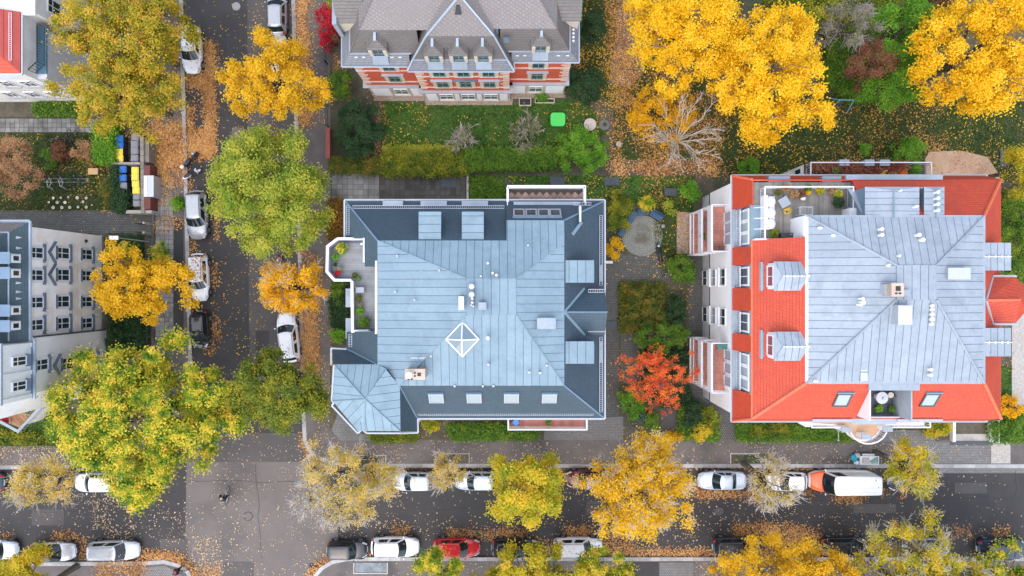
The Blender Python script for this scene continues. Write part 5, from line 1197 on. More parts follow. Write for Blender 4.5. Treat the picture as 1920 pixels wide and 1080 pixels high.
def bicycle(label, px, py, ang, frame, lean=8, z=0.15, group='bicycles in the rack'):
    p = W(px, py, z); t = thing('bicycle', label, 'bicycle', (p.x, p.y, z), R(ang), group); t.rotation_euler = (R(lean), 0, R(ang))
    for x in (.53,-.53):
        w_ = MB().ring((x,0,.34),.32,.022,20,5).build('wheel', TYRE, t); sp = MB()
        for i in range(8): a = math.pi*i/8*2; sp.tube((x,0,.34),(x+.31*math.cos(a),0,.34+.31*math.sin(a)),.004,.004,3)
        sp.build('spokes', GALV, w_)
    f = MB()
    for a, b in (((-.53,0,.34),(-.08,0,.3)),((-.08,0,.3),(-.2,0,.85)),((-.2,0,.78),(.36,0,.8)),((-.08,0,.3),(.38,0,.66)),((-.53,0,.34),(-.18,0,.76)),((.34,0,.92),(.53,0,.34))): f.tube(a, b, .024, .024, 6)
    f.build('frame', frame, t)
    MB().ball((-.24,0,.93),.14,.075,.045,10,5).build('saddle', BLACK, t, smooth=True); MB().tube((-.2,0,.8),(-.22,0,.92),.015,.015,5).build('seat_post', GALV, t)
    h = MB().tube((.33,-.29,1.02),(.33,.29,1.02),.014,.014,5); h.tube((.34,0,.9),(.33,0,1.02),.016,.016,5); h.build('handlebar', BLACK, t)
    c = MB().ring((-.08,.03,.3),.09,.012,12,4); c.tube((-.08,-.12,.2),(-.08,.12,.4),.012,.012,4); c.build('crank', GALV, t)
    return t
FR_W = mat('bike_white', (0.7,0.71,0.72), rough=.35); FR_B = mat('bike_black', (0.02,0.02,0.022), rough=.4); FR_G = mat('bike_green_grey', (0.05,0.09,0.08), rough=.4); FR_BL = mat('bike_blue_grey', (0.10,0.14,0.2), rough=.4)
bicycle('bicycle with slim white frame and rear rack next to the rack end', 101,345, -74, FR_W)
bicycle('bicycle with white step-through frame beside a black bicycle', 123,344, -68, FR_W)
bicycle('black bicycle between the white step-through and the green-grey one', 143,344, -92, FR_B)
bicycle('dark green-grey bicycle next to the wooden box', 159,345, -84, FR_G)
bicycle('blue-grey bicycle leaning at the slab path', 110,262, 8, FR_BL, group='bicycles by the slab path'); bicycle('black bicycle lying among bushes at the slab path', 132,261, 84, FR_B, group='bicycles by the slab path')
bicycle('dark bicycle without basket beside the path bushes', 142,263, 76, FR_B, group='bicycles by the slab path')
t = thing('bicycle_rack', 'low galvanised rack holding four bicycles', 'bicycle rack', W(128,343,.14), world=True)
a, b = W(85,342,.14), W(170,342,.14)
for dy in (-.0,.32): MB().tube(a+V((0,dy,.12)), b+V((0,dy,.12)), .02, .02, 5).build('rail', GALV, t)
for i in range(6):
    x = a.x+(b.x-a.x)*i/5; MB().path([V((x,a.y,.26)),V((x,a.y+.05,.62)),V((x,a.y+.3,.62)),V((x,a.y+.32,.26))], .014, 5).build('hoop', GALV, t)
# ================================================================ trees, shrubs, hedges
YEL = leafmat('leaves_yellow', [(0.50,0.30,0.012),(0.72,0.44,0.012),(0.86,0.55,0.02),(0.90,0.62,0.05)], .5, .7, .45)
AMB = leafmat('leaves_amber', [(0.62,0.29,0.008),(0.80,0.44,0.008),(0.90,0.53,0.012),(0.92,0.62,0.04)], .5, .7, .45)
GOLD = leafmat('leaves_gold', [(0.68,0.40,0.008),(0.86,0.54,0.008),(0.92,0.62,0.02),(0.93,0.68,0.07)], .5, .7, .45)
LIME = leafmat('leaves_yellow_green', [(0.07,0.17,0.015),(0.16,0.28,0.02),(0.46,0.48,0.03),(0.82,0.64,0.06),(0.90,0.64,0.09)], .8, 1.2, .45)
LIMEY = leafmat('leaves_lime_turning', [(0.22,0.27,0.02),(0.46,0.44,0.025),(0.72,0.54,0.03),(0.84,0.56,0.06)], .6, .7, .45)
OCHRE = leafmat('leaves_ochre', [(0.16,0.19,0.02),(0.36,0.33,0.025),(0.62,0.44,0.03),(0.78,0.46,0.08)], .6, .9, .45)
OLIVE = leafmat('leaves_olive', [(0.14,0.24,0.02),(0.27,0.35,0.03),(0.46,0.46,0.055),(0.64,0.54,0.09)], .6, .7, .42)
OLIVE_D = leafmat('leaves_dark_olive', [(0.07,0.12,0.015),(0.15,0.20,0.02),(0.28,0.30,0.025),(0.50,0.42,0.04)], .6, .9, .42)
TAN = leafmat('leaves_tan_yellow', [(0.42,0.36,0.05),(0.64,0.48,0.08),(0.78,0.56,0.14),(0.82,0.64,0.28)], .6, .7, .45)
GREEN = leafmat('leaves_green', [(0.05,0.13,0.016),(0.10,0.22,0.022),(0.17,0.30,0.03),(0.28,0.36,0.04)], .5, 1.0, .4)
BRIGHT = leafmat('leaves_bright_green', [(0.06,0.20,0.016),(0.12,0.31,0.02),(0.19,0.40,0.03),(0.32,0.46,0.05)], .5, 1.0, .4)
DARK = leafmat('leaves_dark_green', [(0.014,0.038,0.014),(0.026,0.066,0.02),(0.045,0.095,0.026)], .5, 1.0, .15)
REDO = leafmat('leaves_red_orange', [(0.60,0.07,0.03),(0.86,0.15,0.05),(0.90,0.22,0.05),(0.90,0.38,0.04)], .55, .8, .45)
RED = leafmat('leaves_crimson', [(0.36,0.010,0.026),(0.60,0.022,0.045),(0.74,0.045,0.07)], .5, .7, .4)
PEACH = leafmat('leaves_peach_brown', [(0.30,0.17,0.08),(0.48,0.27,0.13),(0.62,0.37,0.20)], .5, .7, .4)
BROWN = leafmat('leaves_red_brown', [(0.14,0.06,0.035),(0.23,0.095,0.055),(0.32,0.13,0.075),(0.18,0.17,0.04)], .6, .7, .4)
MIXED = leafmat('leaves_mixed_bed', [(0.05,0.095,0.016),(0.11,0.155,0.022),(0.22,0.20,0.03),(0.38,0.23,0.04)], .6, 1.1, .4)
DRY = leafmat('leaves_dry_grey', [(0.26,0.24,0.17),(0.38,0.34,0.24),(0.22,0.26,0.11)], .5, .7, .4)
def unit(rng, n):
    v = rng.normal(size=(n, 3)); return v/np.linalg.norm(v, axis=1, keepdims=True)
def leaf_quads(rng, pos, size, upbias=1.2, aspect=.68, spread=.3):
    n = len(pos); nn = unit(rng, n); nn[:, 2] = np.abs(nn[:, 2])+upbias; nn /= np.linalg.norm(nn, axis=1, keepdims=True)
    t = np.cross(nn, unit(rng, n)); t /= np.linalg.norm(t, axis=1, keepdims=True)+1e-9; s = np.cross(nn, t)
    L = (size*(1+spread*rng.uniform(-1, 1, n)))[:, None]*.5; w = L*aspect
    fold = nn*(L*.22)
    return np.stack([pos-t*L, pos+s*w+fold-t*L*.15, pos+t*L, pos-s*w+fold-t*L*.15], axis=1)
def tubes_quads(P, Q, r0, r1, n=3):
    P = np.asarray(P, float); Q = np.asarray(Q, float); d = Q-P; d /= np.linalg.norm(d, axis=1, keepdims=True)+1e-9
    ref = np.where(np.abs(d[:, 2:3]) < .9, np.array([[0, 0, 1.]]), np.array([[1., 0, 0]]))
    a = np.cross(d, ref); a /= np.linalg.norm(a, axis=1, keepdims=True); b = np.cross(d, a)
    r0 = np.broadcast_to(np.asarray(r0, float), len(P))[:, None]; r1 = np.broadcast_to(np.asarray(r1, float), len(P))[:, None]; out = []
    for i in range(n):
        t0, t1 = 2*math.pi*i/n, 2*math.pi*(i+1)/n
        e0 = a*math.cos(t0)+b*math.sin(t0); e1 = a*math.cos(t1)+b*math.sin(t1)
        out.append(np.stack([P+e0*r0, P+e1*r0, Q+e1*r1, Q+e0*r1], axis=1))
    return np.concatenate(out)
def plant(name, label, cat, px, py, rx, ry, zc, rz, m, dens=170, leaf=.27, fine=.62, seed=0, cl=.42, twigs=0, bark=None, group=None, lump=.16, base=.14, low=-.35, shell=.45, squash=.75, cut=None, bare=None, limbs=7, trunk_r=None, lean=(0, 0)):
    """tree or shrub: px, py, rx, ry = crown as it shows in the photo at height zc; every leaf is a small face"""
    rng = np.random.default_rng(seed+17); k = (CAM_H-zc)/FPX; c = W(px, py, zc); ax, ay = rx*k, ry*k
    t = thing(name, label, cat, (c.x-lean[0], c.y-lean[1], base), 0, group)
    O = np.array([lean[0], lean[1], zc-base])            # crown centre in the plant's own frame
    leaf *= fine; area = math.pi*ax*ay; n = int(dens*area/fine**2); nc = max(7, int(area*2.3*(.42/cl)**1.6))
    ph = rng.uniform(0, 2*math.pi, 6); am = rng.uniform(.4, 1, 6)
    def rad(th): return 1+lump*sum(am[i]*np.sin((i+2)*th+ph[i]) for i in range(6))/2.2
    z = rng.uniform(low, 1, nc); th = rng.uniform(0, 2*math.pi, nc); rr = np.sqrt(np.clip(1-z*z, 0, 1)); sc = 1-shell*rng.uniform(0, 1, nc)**1.6
    inner = rng.uniform(0, 1, nc) < .2; sc = np.where(inner, sc*.6, sc)
    q = rad(th); fx = max(.0, 1-cl*.9/max(ax, .3)); fy = max(.0, 1-cl*.9/max(ay, .3))
    C = np.stack([rr*np.cos(th)*q*sc*ax*fx, rr*np.sin(th)*q*sc*ay*fy, z*sc*rz], axis=1)
    wgt = rng.uniform(.5, 1.5, nc)
    if bare is not None:                                  # a side of the crown that has lost its leaves
        dirv = np.array(bare[:2]); s_ = (C[:, :2]/np.array([ax, ay]))@dirv; wgt *= np.clip(1-bare[2]*np.clip(s_+.25, 0, 1), .02, 1)
    wgt /= wgt.sum(); idx = rng.choice(nc, n, p=wgt)
    clr = cl*rng.uniform(.7, 1.25, nc)
    off = rng.normal(size=(n, 3))*np.array([.62, .62, .62*squash])*clr[idx][:, None]
    pos = O+C[idx]+off; pos[:, 2] = np.maximum(pos[:, 2], .05)
    me = quads_mesh('crown', leaf_quads(rng, pos, np.full(n, leaf)))
    cat_ = 'crown' if cat == 'tree' else 'foliage'
    link(cat_, me, m, t)
    # wood
    fork = np.array([lean[0]*.35, lean[1]*.35, max(.15, (zc-rz*.75-base)*.85)]); tr = trunk_r or (.06+.022*(zc+rz) if cat == 'tree' else .05)
    P = [np.array([0, 0, -.15]), np.array([lean[0]*.15, lean[1]*.15, fork[2]*.5])]; Q = [P[1], fork]; r0 = [tr*1.25, tr]; r1 = [tr, tr*.8]
    nodes_ = [fork]; nr = [tr*.7]
    for i in range(limbs):
        a = 2*math.pi*(i+rng.uniform(-.3, .3))/limbs; e = O+np.array([math.cos(a)*ax*.6, math.sin(a)*ay*.6, rng.uniform(-.1, .55)*rz])
        if i == 0: e = O+np.array([0, 0, rz*.6])
        p = fork; rr_ = tr*.62
        for s in (.33, .66, 1.0):
            w = fork+(e-fork)*s+np.array([0, 0, rz*.18*math.sin(s*math.pi)])+rng.normal(size=3)*.06*ax*s
            P.append(p); Q.append(w); r0.append(rr_); rr_ *= .66; r1.append(rr_); nodes_.append(w); nr.append(rr_); p = w
    ND = np.array(nodes_); 
    for ci in range(nc):
        e = O+C[ci]; dd = np.linalg.norm(ND-e, axis=1)+.6*np.maximum(0, ND[:, 2]-e[2]); j = int(np.argmin(dd)); a = ND[j]
        mid = (a+e)/2+rng.normal(size=3)*.08*np.linalg.norm(e-a)
        r_ = min(nr[j]*.6, .05); P += [a, mid]; Q += [mid, e]; r0 += [r_, r_*.7]; r1 += [r_*.7, .012]
    wood = tubes_quads(P, Q, r0, r1, 6)
    if twigs:
        ci = rng.integers(0, nc, nc*twigs); s = O+C[ci]+rng.normal(size=(len(ci), 3))*.1
        d = C[ci]/np.array([ax, ay, rz]); d /= np.linalg.norm(d, axis=1, keepdims=True)+1e-6
        d = d*.9+unit(rng, len(ci))*.8+np.array([0, 0, .15]); d /= np.linalg.norm(d, axis=1, keepdims=True)
        L = rng.uniform(.5, 1.15, len(ci))[:, None]; m1 = s+d*L*.55; d2 = d+unit(rng, len(ci))*.45; d2 /= np.linalg.norm(d2, axis=1, keepdims=True); e = m1+d2*L*.55
        PP = [s, m1]; QQ = [m1, e]
        for kk in range(3):
            d3 = d+unit(rng, len(ci))*.8; d3 /= np.linalg.norm(d3, axis=1, keepdims=True); b0 = s+(m1-s)*rng.uniform(.3, 1, (len(ci), 1)); PP.append(b0); QQ.append(b0+d3*L*rng.uniform(.3, .6, (len(ci), 1)))
        PP = np.concatenate(PP); QQ = np.concatenate(QQ)
        link('twigs', quads_mesh('twigs', tubes_quads(PP, QQ, .018, .010, 3)), bark or BARK_PALE, t)['kind'] = 'stuff'
    link('trunk' if cat == 'tree' else 'stems', quads_mesh('trunk', wood), (bark if twigs == 0 and bark else BARK), t)
    return t
def tree(label, px, py, rx, ry, zc, rz, m, seed, **kw): return plant(kw.pop('name', 'tree'), label, 'tree', px, py, rx, ry, zc, rz, m, seed=seed, **kw)
def shrub(label, px, py, rx, ry, h, m, seed, **kw):
    kw.setdefault('dens', 230); kw.setdefault('leaf', .2); kw.setdefault('cl', .26); kw.setdefault('fine', .75); kw.setdefault('limbs', 5); kw.setdefault('low', -.6)
    return plant(kw.pop('name', 'shrub'), label, 'shrub', px, py, rx, ry, h*.5+.1, h*.5, m, seed=seed, **kw)
def hedge(label, poly, h, m, seed, dens=420, leaf=.17, name='hedge', cat='hedge', z0=.13, ragged=.17):
    """clipped hedge or bed of leaves: leaves fill the top and the sides of a prism"""
    rng = np.random.default_rng(seed); pts = np.array([XY(p[0], p[1], z0+h*.7) for p in poly]); c = pts.mean(0)
    t = thing(name, label, cat, (c[0], c[1], z0)); pts = pts-c
    pos = fill(rng, pts, dens)
    zz = h*(1-np.abs(rng.normal(size=len(pos)))*.22); pos3 = np.column_stack([pos, zz]); sides = []
    for i in range(len(pts)):
        a, b = pts[i], pts[(i+1) % len(pts)]; L = np.linalg.norm(b-a); k_ = int(L*h*dens*.4)
        f = rng.uniform(0, 1, k_)[:, None]; sides.append(np.column_stack([a+(b-a)*f, rng.uniform(.05, h, k_)]))
    pos3 = np.concatenate([pos3]+sides)+rng.normal(size=(len(pos3)+sum(map(len, sides)), 3))*ragged; pos3[:, 2] = np.maximum(pos3[:, 2], .04)
    link('foliage', quads_mesh('foliage', leaf_quads(rng, pos3, np.full(len(pos3), leaf))), m, t)
    k_ = max(4, int(len(pos)/160)); b = fill(rng, pts, k_/max(.3, poly_area(pts)))
    P = np.column_stack([b, np.zeros(len(b))-.05]); Q = np.column_stack([b+rng.normal(size=b.shape)*.1, np.full(len(b), h*.8)])
    o_ = link('stems', quads_mesh('stems', tubes_quads(P, Q, .025, .01, 4)), BARK, t); o_['kind'] = 'stuff'
    return t
def poly_area(p): return abs(sum(p[i][0]*p[(i+1) % len(p)][1]-p[(i+1) % len(p)][0]*p[i][1] for i in range(len(p))))/2
def inside(p, poly):
    x, y = p[:, 0], p[:, 1]; r = np.zeros(len(p), bool); n = len(poly)
    for i in range(n):
        x0, y0 = poly[i]; x1, y1 = poly[(i+1) % n]
        c = ((y0 > y) != (y1 > y)) & (x < (x1-x0)*(y-y0)/((y1-y0) if y1 != y0 else 1e-9)+x0); r ^= c
    return r
def fill(rng, poly, dens):
    poly = np.asarray(poly); lo, hi = poly.min(0), poly.max(0); n = rng.poisson(max(0, (hi-lo).prod()*dens)); p = rng.uniform(lo, hi, (n, 2)); return p[inside(p, poly)]
def bare_tree(label, px, py, r, zc, rz, seed):
    rng = np.random.default_rng(seed); c = W(px, py, zc); a_ = r*(CAM_H-zc)/FPX; t = thing('tree', label, 'tree', (c.x, c.y, .14), 0, 'garden trees'); P, Q, r0, r1 = [], [], [], []; F = np.array([0, 0, 1.2])
    P.append(np.array([0, 0, -.2])); Q.append(F); r0.append(.26); r1.append(.2); tw = ([], [])
    for i in range(17):
        az = 2*math.pi*i/17+rng.uniform(-.15, .15); rr_ = a_*rng.uniform(.72, 1.0); top = zc+rz*rng.uniform(-.15, .6); p = F; w = .085; pts = []
        for k in range(1, 6):
            f = k/5; az += rng.normal()*.07; q = np.array([math.cos(az)*rr_*f, math.sin(az)*rr_*f, 1.2+(top-1.2)*f**.8])+rng.normal(size=3)*.07; P.append(p); Q.append(q); r0.append(w); w *= .72; r1.append(w); pts.append((p, q)); p = q
        for k in range(1, 5):
            for _ in range(3):
                s0, s1 = pts[k]; b = s0+(s1-s0)*rng.uniform(0, 1); d = (s1-s0)/np.linalg.norm(s1-s0); d = d+unit(rng, 1)[0]*.6; d /= np.linalg.norm(d); L = rng.uniform(.5, 1.0)*a_*.32; e = b+d*L; P.append(b); Q.append(e); r0.append(.026); r1.append(.014)
                for _ in range(3): d2 = d+unit(rng, 1)[0]*.6; d2 /= np.linalg.norm(d2); b2 = b+d*L*rng.uniform(.3, 1); tw[0].append(b2); tw[1].append(b2+d2*L*rng.uniform(.3, .6))
    link('trunk', quads_mesh('trunk', tubes_quads(P, Q, r0, r1, 6)), mat('silver_bark', (0.46,0.42,0.36), (0.56,0.51,0.44), 3, .9), t); link('twigs', quads_mesh('twigs', tubes_quads(tw[0], tw[1], .014, .009, 3)), BARK_PALE, t)['kind'] = 'stuff'
ST = 'street trees'; GT = 'garden trees'
# street trees
tree('tall lime in yellow-green leaf reaching over the white house corner', 243,60, 124,102, 8.0,3.6, OCHRE, 1, cl=.5, dens=160, group=ST, lump=.2)
tree('lime with yellow tips overhanging the slab path and the bins', 234,172, 112,84, 7.5,3.2, OCHRE, 2, cl=.5, dens=150, group=ST, lump=.22)
tree('golden yellow street tree beside the crimson shrub', 518,150, 94,84, 7,3.0, YEL, 3, cl=.42, dens=180, group=ST, lump=.28)
tree('broad olive-green street tree facing the blue roof terrace', 505,362, 128,124, 8,3.8, OLIVE, 4, cl=.55, dens=210, group=ST, lump=.13)
tree('orange-yellow tree in front of the pale villa facade', 268,535, 100,76, 6,2.6, YEL, 5, cl=.38, dens=180, group=ST, lump=.3)
shrub('small yellow-green tree next to the slab footpath', 305,482, 22,30, 3.0, LIME, 6)
tree('small amber street tree shedding beside the white SUV', 548,540, 60,56, 6,2.4, AMB, 7, cl=.36, dens=170, group=ST, lump=.3, twigs=2, bark=BARK_PALE)
tree('very large green tree with bright yellow tips at the crossing corner', 272,778, 168,162, 8,4.4, LIME, 8, cl=.62, dens=190, leaf=.3, group=ST, lump=.2, limbs=9)
tree('dense dark olive tree at the crossing next to the corner turret', 522,737, 93,78, 7,3.2, OLIVE_D, 9, cl=.45, dens=210, group=ST, lump=.2)
tree('half-bare tree with pale twigs at the crossing corner', 645,905, 103,88, 7.5,3.0, TAN, 10, cl=.45, dens=75, leaf=.22, group=ST, lump=.2, twigs=5, bare=(-.75,-.65,1.2))
tree('thin tan-yellow street tree on the west arm', 80,902, 68,56, 6.5,2.6, TAN, 11, cl=.4, dens=110, leaf=.22, group=ST, twigs=3, bare=(-.3,-.9,.8))
tree('yellow-green tree by the south-west kerb', 46,1124, 84,98, 7,3.0, LIMEY, 12, cl=.4, dens=190, group=ST)
tree('very small yellow tree between two silver cars', 843,888, 38,44, 5,1.9, TAN, 13, cl=.32, dens=120, leaf=.2, group=ST, twigs=3, bare=(.2,-1,.8))
tree('round green street tree turning yellow', 988,910, 75,78, 7.5,3.2, LIMEY, 14, cl=.45, dens=230, group=ST, lump=.12)
tree('large yellow street tree with pale bare twig ends', 1195,922, 104,106, 8.5,3.8, YEL, 15, cl=.5, dens=130, leaf=.25, group=ST, lump=.22, twigs=3)
tree('yellow-green tree over the red car', 838,1124, 72,106, 7,3.0, LIME, 16, cl=.4, dens=190, group=ST)
tree('yellow tree over the black car', 1000,1124, 116,114, 7,3.2, LIMEY, 17, cl=.42, dens=170, group=ST)
tree('light green tree over the half-covered white SUV', 1140,1124, 80,98, 7,3.0, LIME, 18, cl=.4, dens=190, group=ST)
tree('almost bare pale tree over the white hatchback', 1442,905, 48,56, 6.5,2.4, TAN, 19, cl=.4, dens=40, leaf=.2, group=ST, twigs=6)
tree('yellow-green tree over the dark blue car behind the van', 1710,878, 56,48, 6.0,2.0, LIMEY, 20, cl=.36, dens=150, leaf=.22, group=ST, lump=.3, twigs=2, bare=(1,-.6,.5))
tree('broad yellow tree over the orange leaf drift', 1472,1124, 156,130, 7,3.2, YEL, 21, cl=.42, dens=170, leaf=.24, group=ST)
tree('loose yellow-green tree over the hidden silver car', 1722,1122, 146,156, 7.5,3.6, LIMEY, 22, cl=.42, dens=120, leaf=.23, group=ST, lump=.28, twigs=3)
tree('green-yellow tree beside the dark blue van-like car', 1895,1124, 112,104, 7,2.8, LIME, 23, cl=.4, dens=140, group=ST)
# garden trees, north-east
tree('golden tree spreading over the leaf-strewn garden path', 1283,60, 122,106, 9,3.8, GOLD, 30, cl=.5, dens=170, group=GT, lump=.25)
tree('large golden maple beside the bare garden tree', 1440,145, 112,136, 10,4.2, GOLD, 31, cl=.5, dens=180, group=GT, lump=.2, leaf=.29)
tree('golden maple at the far garden corner', 1835,98, 122,128, 10,4.2, GOLD, 32, cl=.5, dens=190, group=GT, lump=.14, leaf=.29)
tree('yellow-green tree behind the golden maple at the garden edge', 1500,0, 90,60, 7,2.8, OLIVE_D, 33, cl=.45, dens=150, group=GT)
tree('grey leafless tree among the garden bushes', 1592,45, 62,52, 6,2.6, DRY, 34, cl=.42, dens=60, leaf=.18, group=GT, twigs=4, bark=mat('grey_twig_bark', (0.26,0.23,0.21), (0.32,0.29,0.26), 3, .9))
tree('green garden tree between the leafless tree and the corner maple', 1688,62, 66,72, 6,2.8, BRIGHT, 35, cl=.42, dens=200, group=GT, leaf=.22)
tree('red-brown garden tree beside the blue swing frame', 1630,120, 54,48, 5.5,2.4, BROWN, 36, cl=.36, dens=180, group=GT, leaf=.2)
tree('olive-green bushy tree right of the blue swing frame', 1668,158, 54,50, 5,2.2, BRIGHT, 37, cl=.36, dens=200, group=GT, leaf=.2)
bare_tree('bare tree with spreading pale branches on the lawn edge', 1282,252, 72, 4.2, 3.2, 38)
tree('orange-yellow sapling thicket behind the bare tree', 1240,215, 72,60, 2.6,1.8, AMB, 39, cl=.35, dens=95, leaf=.2, group=GT)
tree('orange-brown tree at the top of the garden', 1745,8, 56,40, 5,2.0, BROWN, 40, cl=.36, dens=140, group=GT)
tree('olive-yellow tree at the east fence', 1905,320, 36,56, 5,2.4, LIMEY, 41, cl=.36, dens=200, group=GT, leaf=.2)
tree('green tree at the east fence beside the red bay roof', 1903,428, 34,62, 4.5,2.2, GREEN, 42, cl=.36, dens=220, group=GT, leaf=.2)
tree('orange-red maple in the courtyard', 1228,710, 68,72, 4.5,1.9, REDO, 43, cl=.24, dens=72, leaf=.22, group=GT, lump=.34, squash=.4, shell=.6, bare=(-.5,-.5,.5))
tree('peach-brown tree at the west garden edge', 22,315, 58,62, 4.5,2.2, PEACH, 44, cl=.36, dens=170, group=GT, leaf=.2)
# shrubs
shrub('crimson shrub between the villa and the pavement', 613,50, 24,46, 2.8, RED, 50)
shrub('brown shrub beside the crimson one', 628,78, 14,18, 1.8, BROWN, 51); shrub('small yellow shrub by the villa wall', 622,8, 16,16, 2, OLIVE, 49)
shrub('dark green ball shrub by the villa corner', 641,160, 27,30, 2.8, GREEN, 52, lump=.05, dens=330); shrub('big dark evergreen dome on the villa lawn', 674,243, 52,56, 4.2, DARK, 53, lump=.05, dens=330, cl=.34)
shrub('dark conifer behind the villa', 1108,58, 30,40, 4.5, DARK, 54, lump=.08, dens=300); shrub('black-green rounded evergreen at the villa corner', 1095,160, 42,38, 3.6, DARK, 55, lump=.06, dens=300, cl=.34)
shrub('bright green shrub overgrowing the hedge', 1086,282, 58,48, 2.8, BRIGHT, 56, cl=.34); shrub('grey leafless shrub on the lawn', 868,262, 24,30, 2.2, DRY, 57, dens=70, twigs=2); shrub('grey-green thin shrub near the green sandbox', 985,250, 32,44, 2.0, leafmat('leaves_grey_green', [(0.10,0.13,0.05),(0.2,0.22,0.1),(0.3,0.28,0.18)], .5), 58, dens=80, twigs=1)
shrub('green shrub beside the villa basement stairs', 1015,183, 14,8, 1.2, BRIGHT, 59)
shrub('bright green bush by the roof terrace corner', 1405,314, 25,23, 2.2, BRIGHT, 60); shrub('bright green bush beside the west balconies', 1293,358, 22,22, 2, BRIGHT, 61); shrub('large bright green bush by the sand patch', 1700,282, 34,28, 2.6, BRIGHT, 62); shrub('small bright green bush left of the sand patch bush', 1622,282, 14,13, 1.4, BRIGHT, 63)
shrub('broad clipped olive bush by the slate slope', 1160,398, 30,44, 2.0, OLIVE_D, 64, lump=.06, dens=300); shrub('yellow rounded bush by the slate slope', 1150,466, 20,23, 1.8, YEL, 65, lump=.08, dens=300); shrub('yellow-green bush at the blue benches', 1212,382, 19,20, 1.8, LIME, 66); shrub('pale green bush behind the blue benches', 1255,390, 16,14, 1.4, OLIVE, 67)
shrub('dark green bush with yellow patches under the west wall', 1277,506, 33,32, 2.4, GREEN, 68); shrub('brown-green bush in the courtyard bed', 1210,572, 44,44, 1.6, MIXED, 69); shrub('dark green bush at the courtyard path', 1268,582, 24,38, 2.2, DARK, 70); shrub('leafy green bush above the orange maple', 1240,628, 54,34, 2.6, GREEN, 71)
shrub('bright green bush left below the orange maple', 1184,752, 26,34, 2.2, BRIGHT, 72); shrub('green bush beside the grey forecourt', 1218,790, 16,28, 1.8, GREEN, 73); shrub('dark hedge-like bush at the curving path', 1300,778, 26,30, 1.8, DARK, 74); shrub('orange-yellow bush at the pavement by the forecourt', 1312,808, 22,26, 1.6, LIMEY, 75); shrub('yellow clipped strip bush at the pavement', 1256,818, 28,10, 1.2, YEL, 76); shrub('olive bush at the curving path end', 1330,782, 22,24, 1.8, OLIVE_D, 77)
shrub('green ball shrub by the turret', 635,628, 15,17, 1.6, BRIGHT, 78, lump=.04, dens=380); shrub('olive bush under the terrace bay', 632,545, 16,26, 1.8, GREEN, 79); shrub('small yellow bush under the south eaves', 808,800, 22,13, 1.4, LIMEY, 80)
shrub('yellow-green bush between balcony and garage ramp', 1758,806, 26,22, 1.8, LIMEY, 81); shrub('orange and green bush by the east drive', 1893,762, 24,26, 1.8, AMB, 82); shrub('green bush east of the garage ramp', 1893,800, 32,26, 1.6, GREEN, 83); shrub('olive bushes under the south balcony', 1440,806, 50,15, 1.3, OLIVE_D, 84)
shrub('green bush below the east bay', 1895,500, 26,34, 2.2, GREEN, 85); shrub('small green kerb shrub beside the silver SUV', 336,386, 15,20, 1.4, BRIGHT, 86)
shrub('red-brown bush among the west garden beds', 115,285, 20,22, 1.8, BROWN, 87); shrub('peach-brown bush next to the bright hedge', 160,285, 26,22, 1.8, PEACH, 88); shrub('dark green bush beside the peach tree', 92,297, 18,20, 1.6, GREEN, 89); shrub('orange-brown bush at the bin ivy', 205,365, 18,30, 1.4, MIXED, 90); shrub('olive bush beside the wooden box', 165,302, 22,14, 1.3, MIXED, 91)
shrub('green bush below the villa corner balcony', 110,812, 30,20, 1.8, GREEN, 92); shrub('dark green bush beside the pale villa wall', 222,640, 24,34, 1.6, DARK, 93); shrub('dark green bush in front of the pale villa', 214,480, 14,22, 1.6, GREEN, 94); shrub('yellow-green bush at the letterbox post', 240,468, 22,20, 1.6, LIME, 95)
# hedges and beds
hedge('yellowing garden hedge beside the forecourt slabs', [(622,300),(700,302),(715,292),(722,322),(622,320)], 1.2, MIXED, 100)
hedge('long clipped garden hedge with yellow patches', [(718,292),(870,288),(872,324),(720,326)], 1.3, OLIVE_D, 101); hedge('long green clipped hedge along the lawn', [(872,284),(1040,280),(1040,312),(872,316)], 1.3, GREEN, 102)
hedge('low yellow-brown bed behind the long hedge', [(722,276),(860,276),(860,288),(722,290)], .5, OLIVE, 103)
hedge('narrow rust-coloured hedge by the slate slope', [(619,376),(639,376),(639,448),(619,448)], 1.0, leafmat('leaves_rust', [(0.10,0.08,0.02),(0.26,0.14,0.02),(0.42,0.18,0.03)], .6), 104)
hedge('bright green hedge beside the bins', [(182,236),(216,236),(216,306),(182,302)], 1.5, BRIGHT, 105); hedge('dark ivy hedge around the bin enclosure', [(212,306),(223,306),(224,356),(238,358),(238,394),(216,394)], 1.2, DARK, 106)
hedge('low green hedge under the south eaves', [(840,800),(1008,796),(1005,820),(850,822)], .8, GREEN, 107); hedge('evergreen bed under the terrace bay', [(622,560),(652,540),(652,612),(624,612)], .9, DARK, 108); hedge('low green bed by the turret', [(690,812),(780,806),(780,824),(700,826)], .7, OLIVE_D, 109)
hedge('mixed bed in front of the south balcony', [(1384,796),(1520,800),(1600,812),(1600,824),(1384,824)], .5, GREEN, 110); hedge('leafy ground bed at the courtyard', [(1164,532),(1245,532),(1245,610),(1164,622)], .35, MIXED, 111)
hedge('green bed along the courtyard path', [(1205,660),(1292,660),(1285,720),(1300,760),(1240,760),(1205,720)], .6, DARK, 112); hedge('bed at the curving path', [(1276,762),(1310,768),(1344,790),(1344,824),(1276,820)], .6, GREEN, 113)
hedge('green verge bed beside the garage drive', [(1856,782),(1960,770),(1960,826),(1858,826)], .5, GREEN, 114); hedge('shrub belt along the east fence', [(1880,360),(1960,360),(1960,520),(1882,520)], 1.0, OLIVE_D, 115)
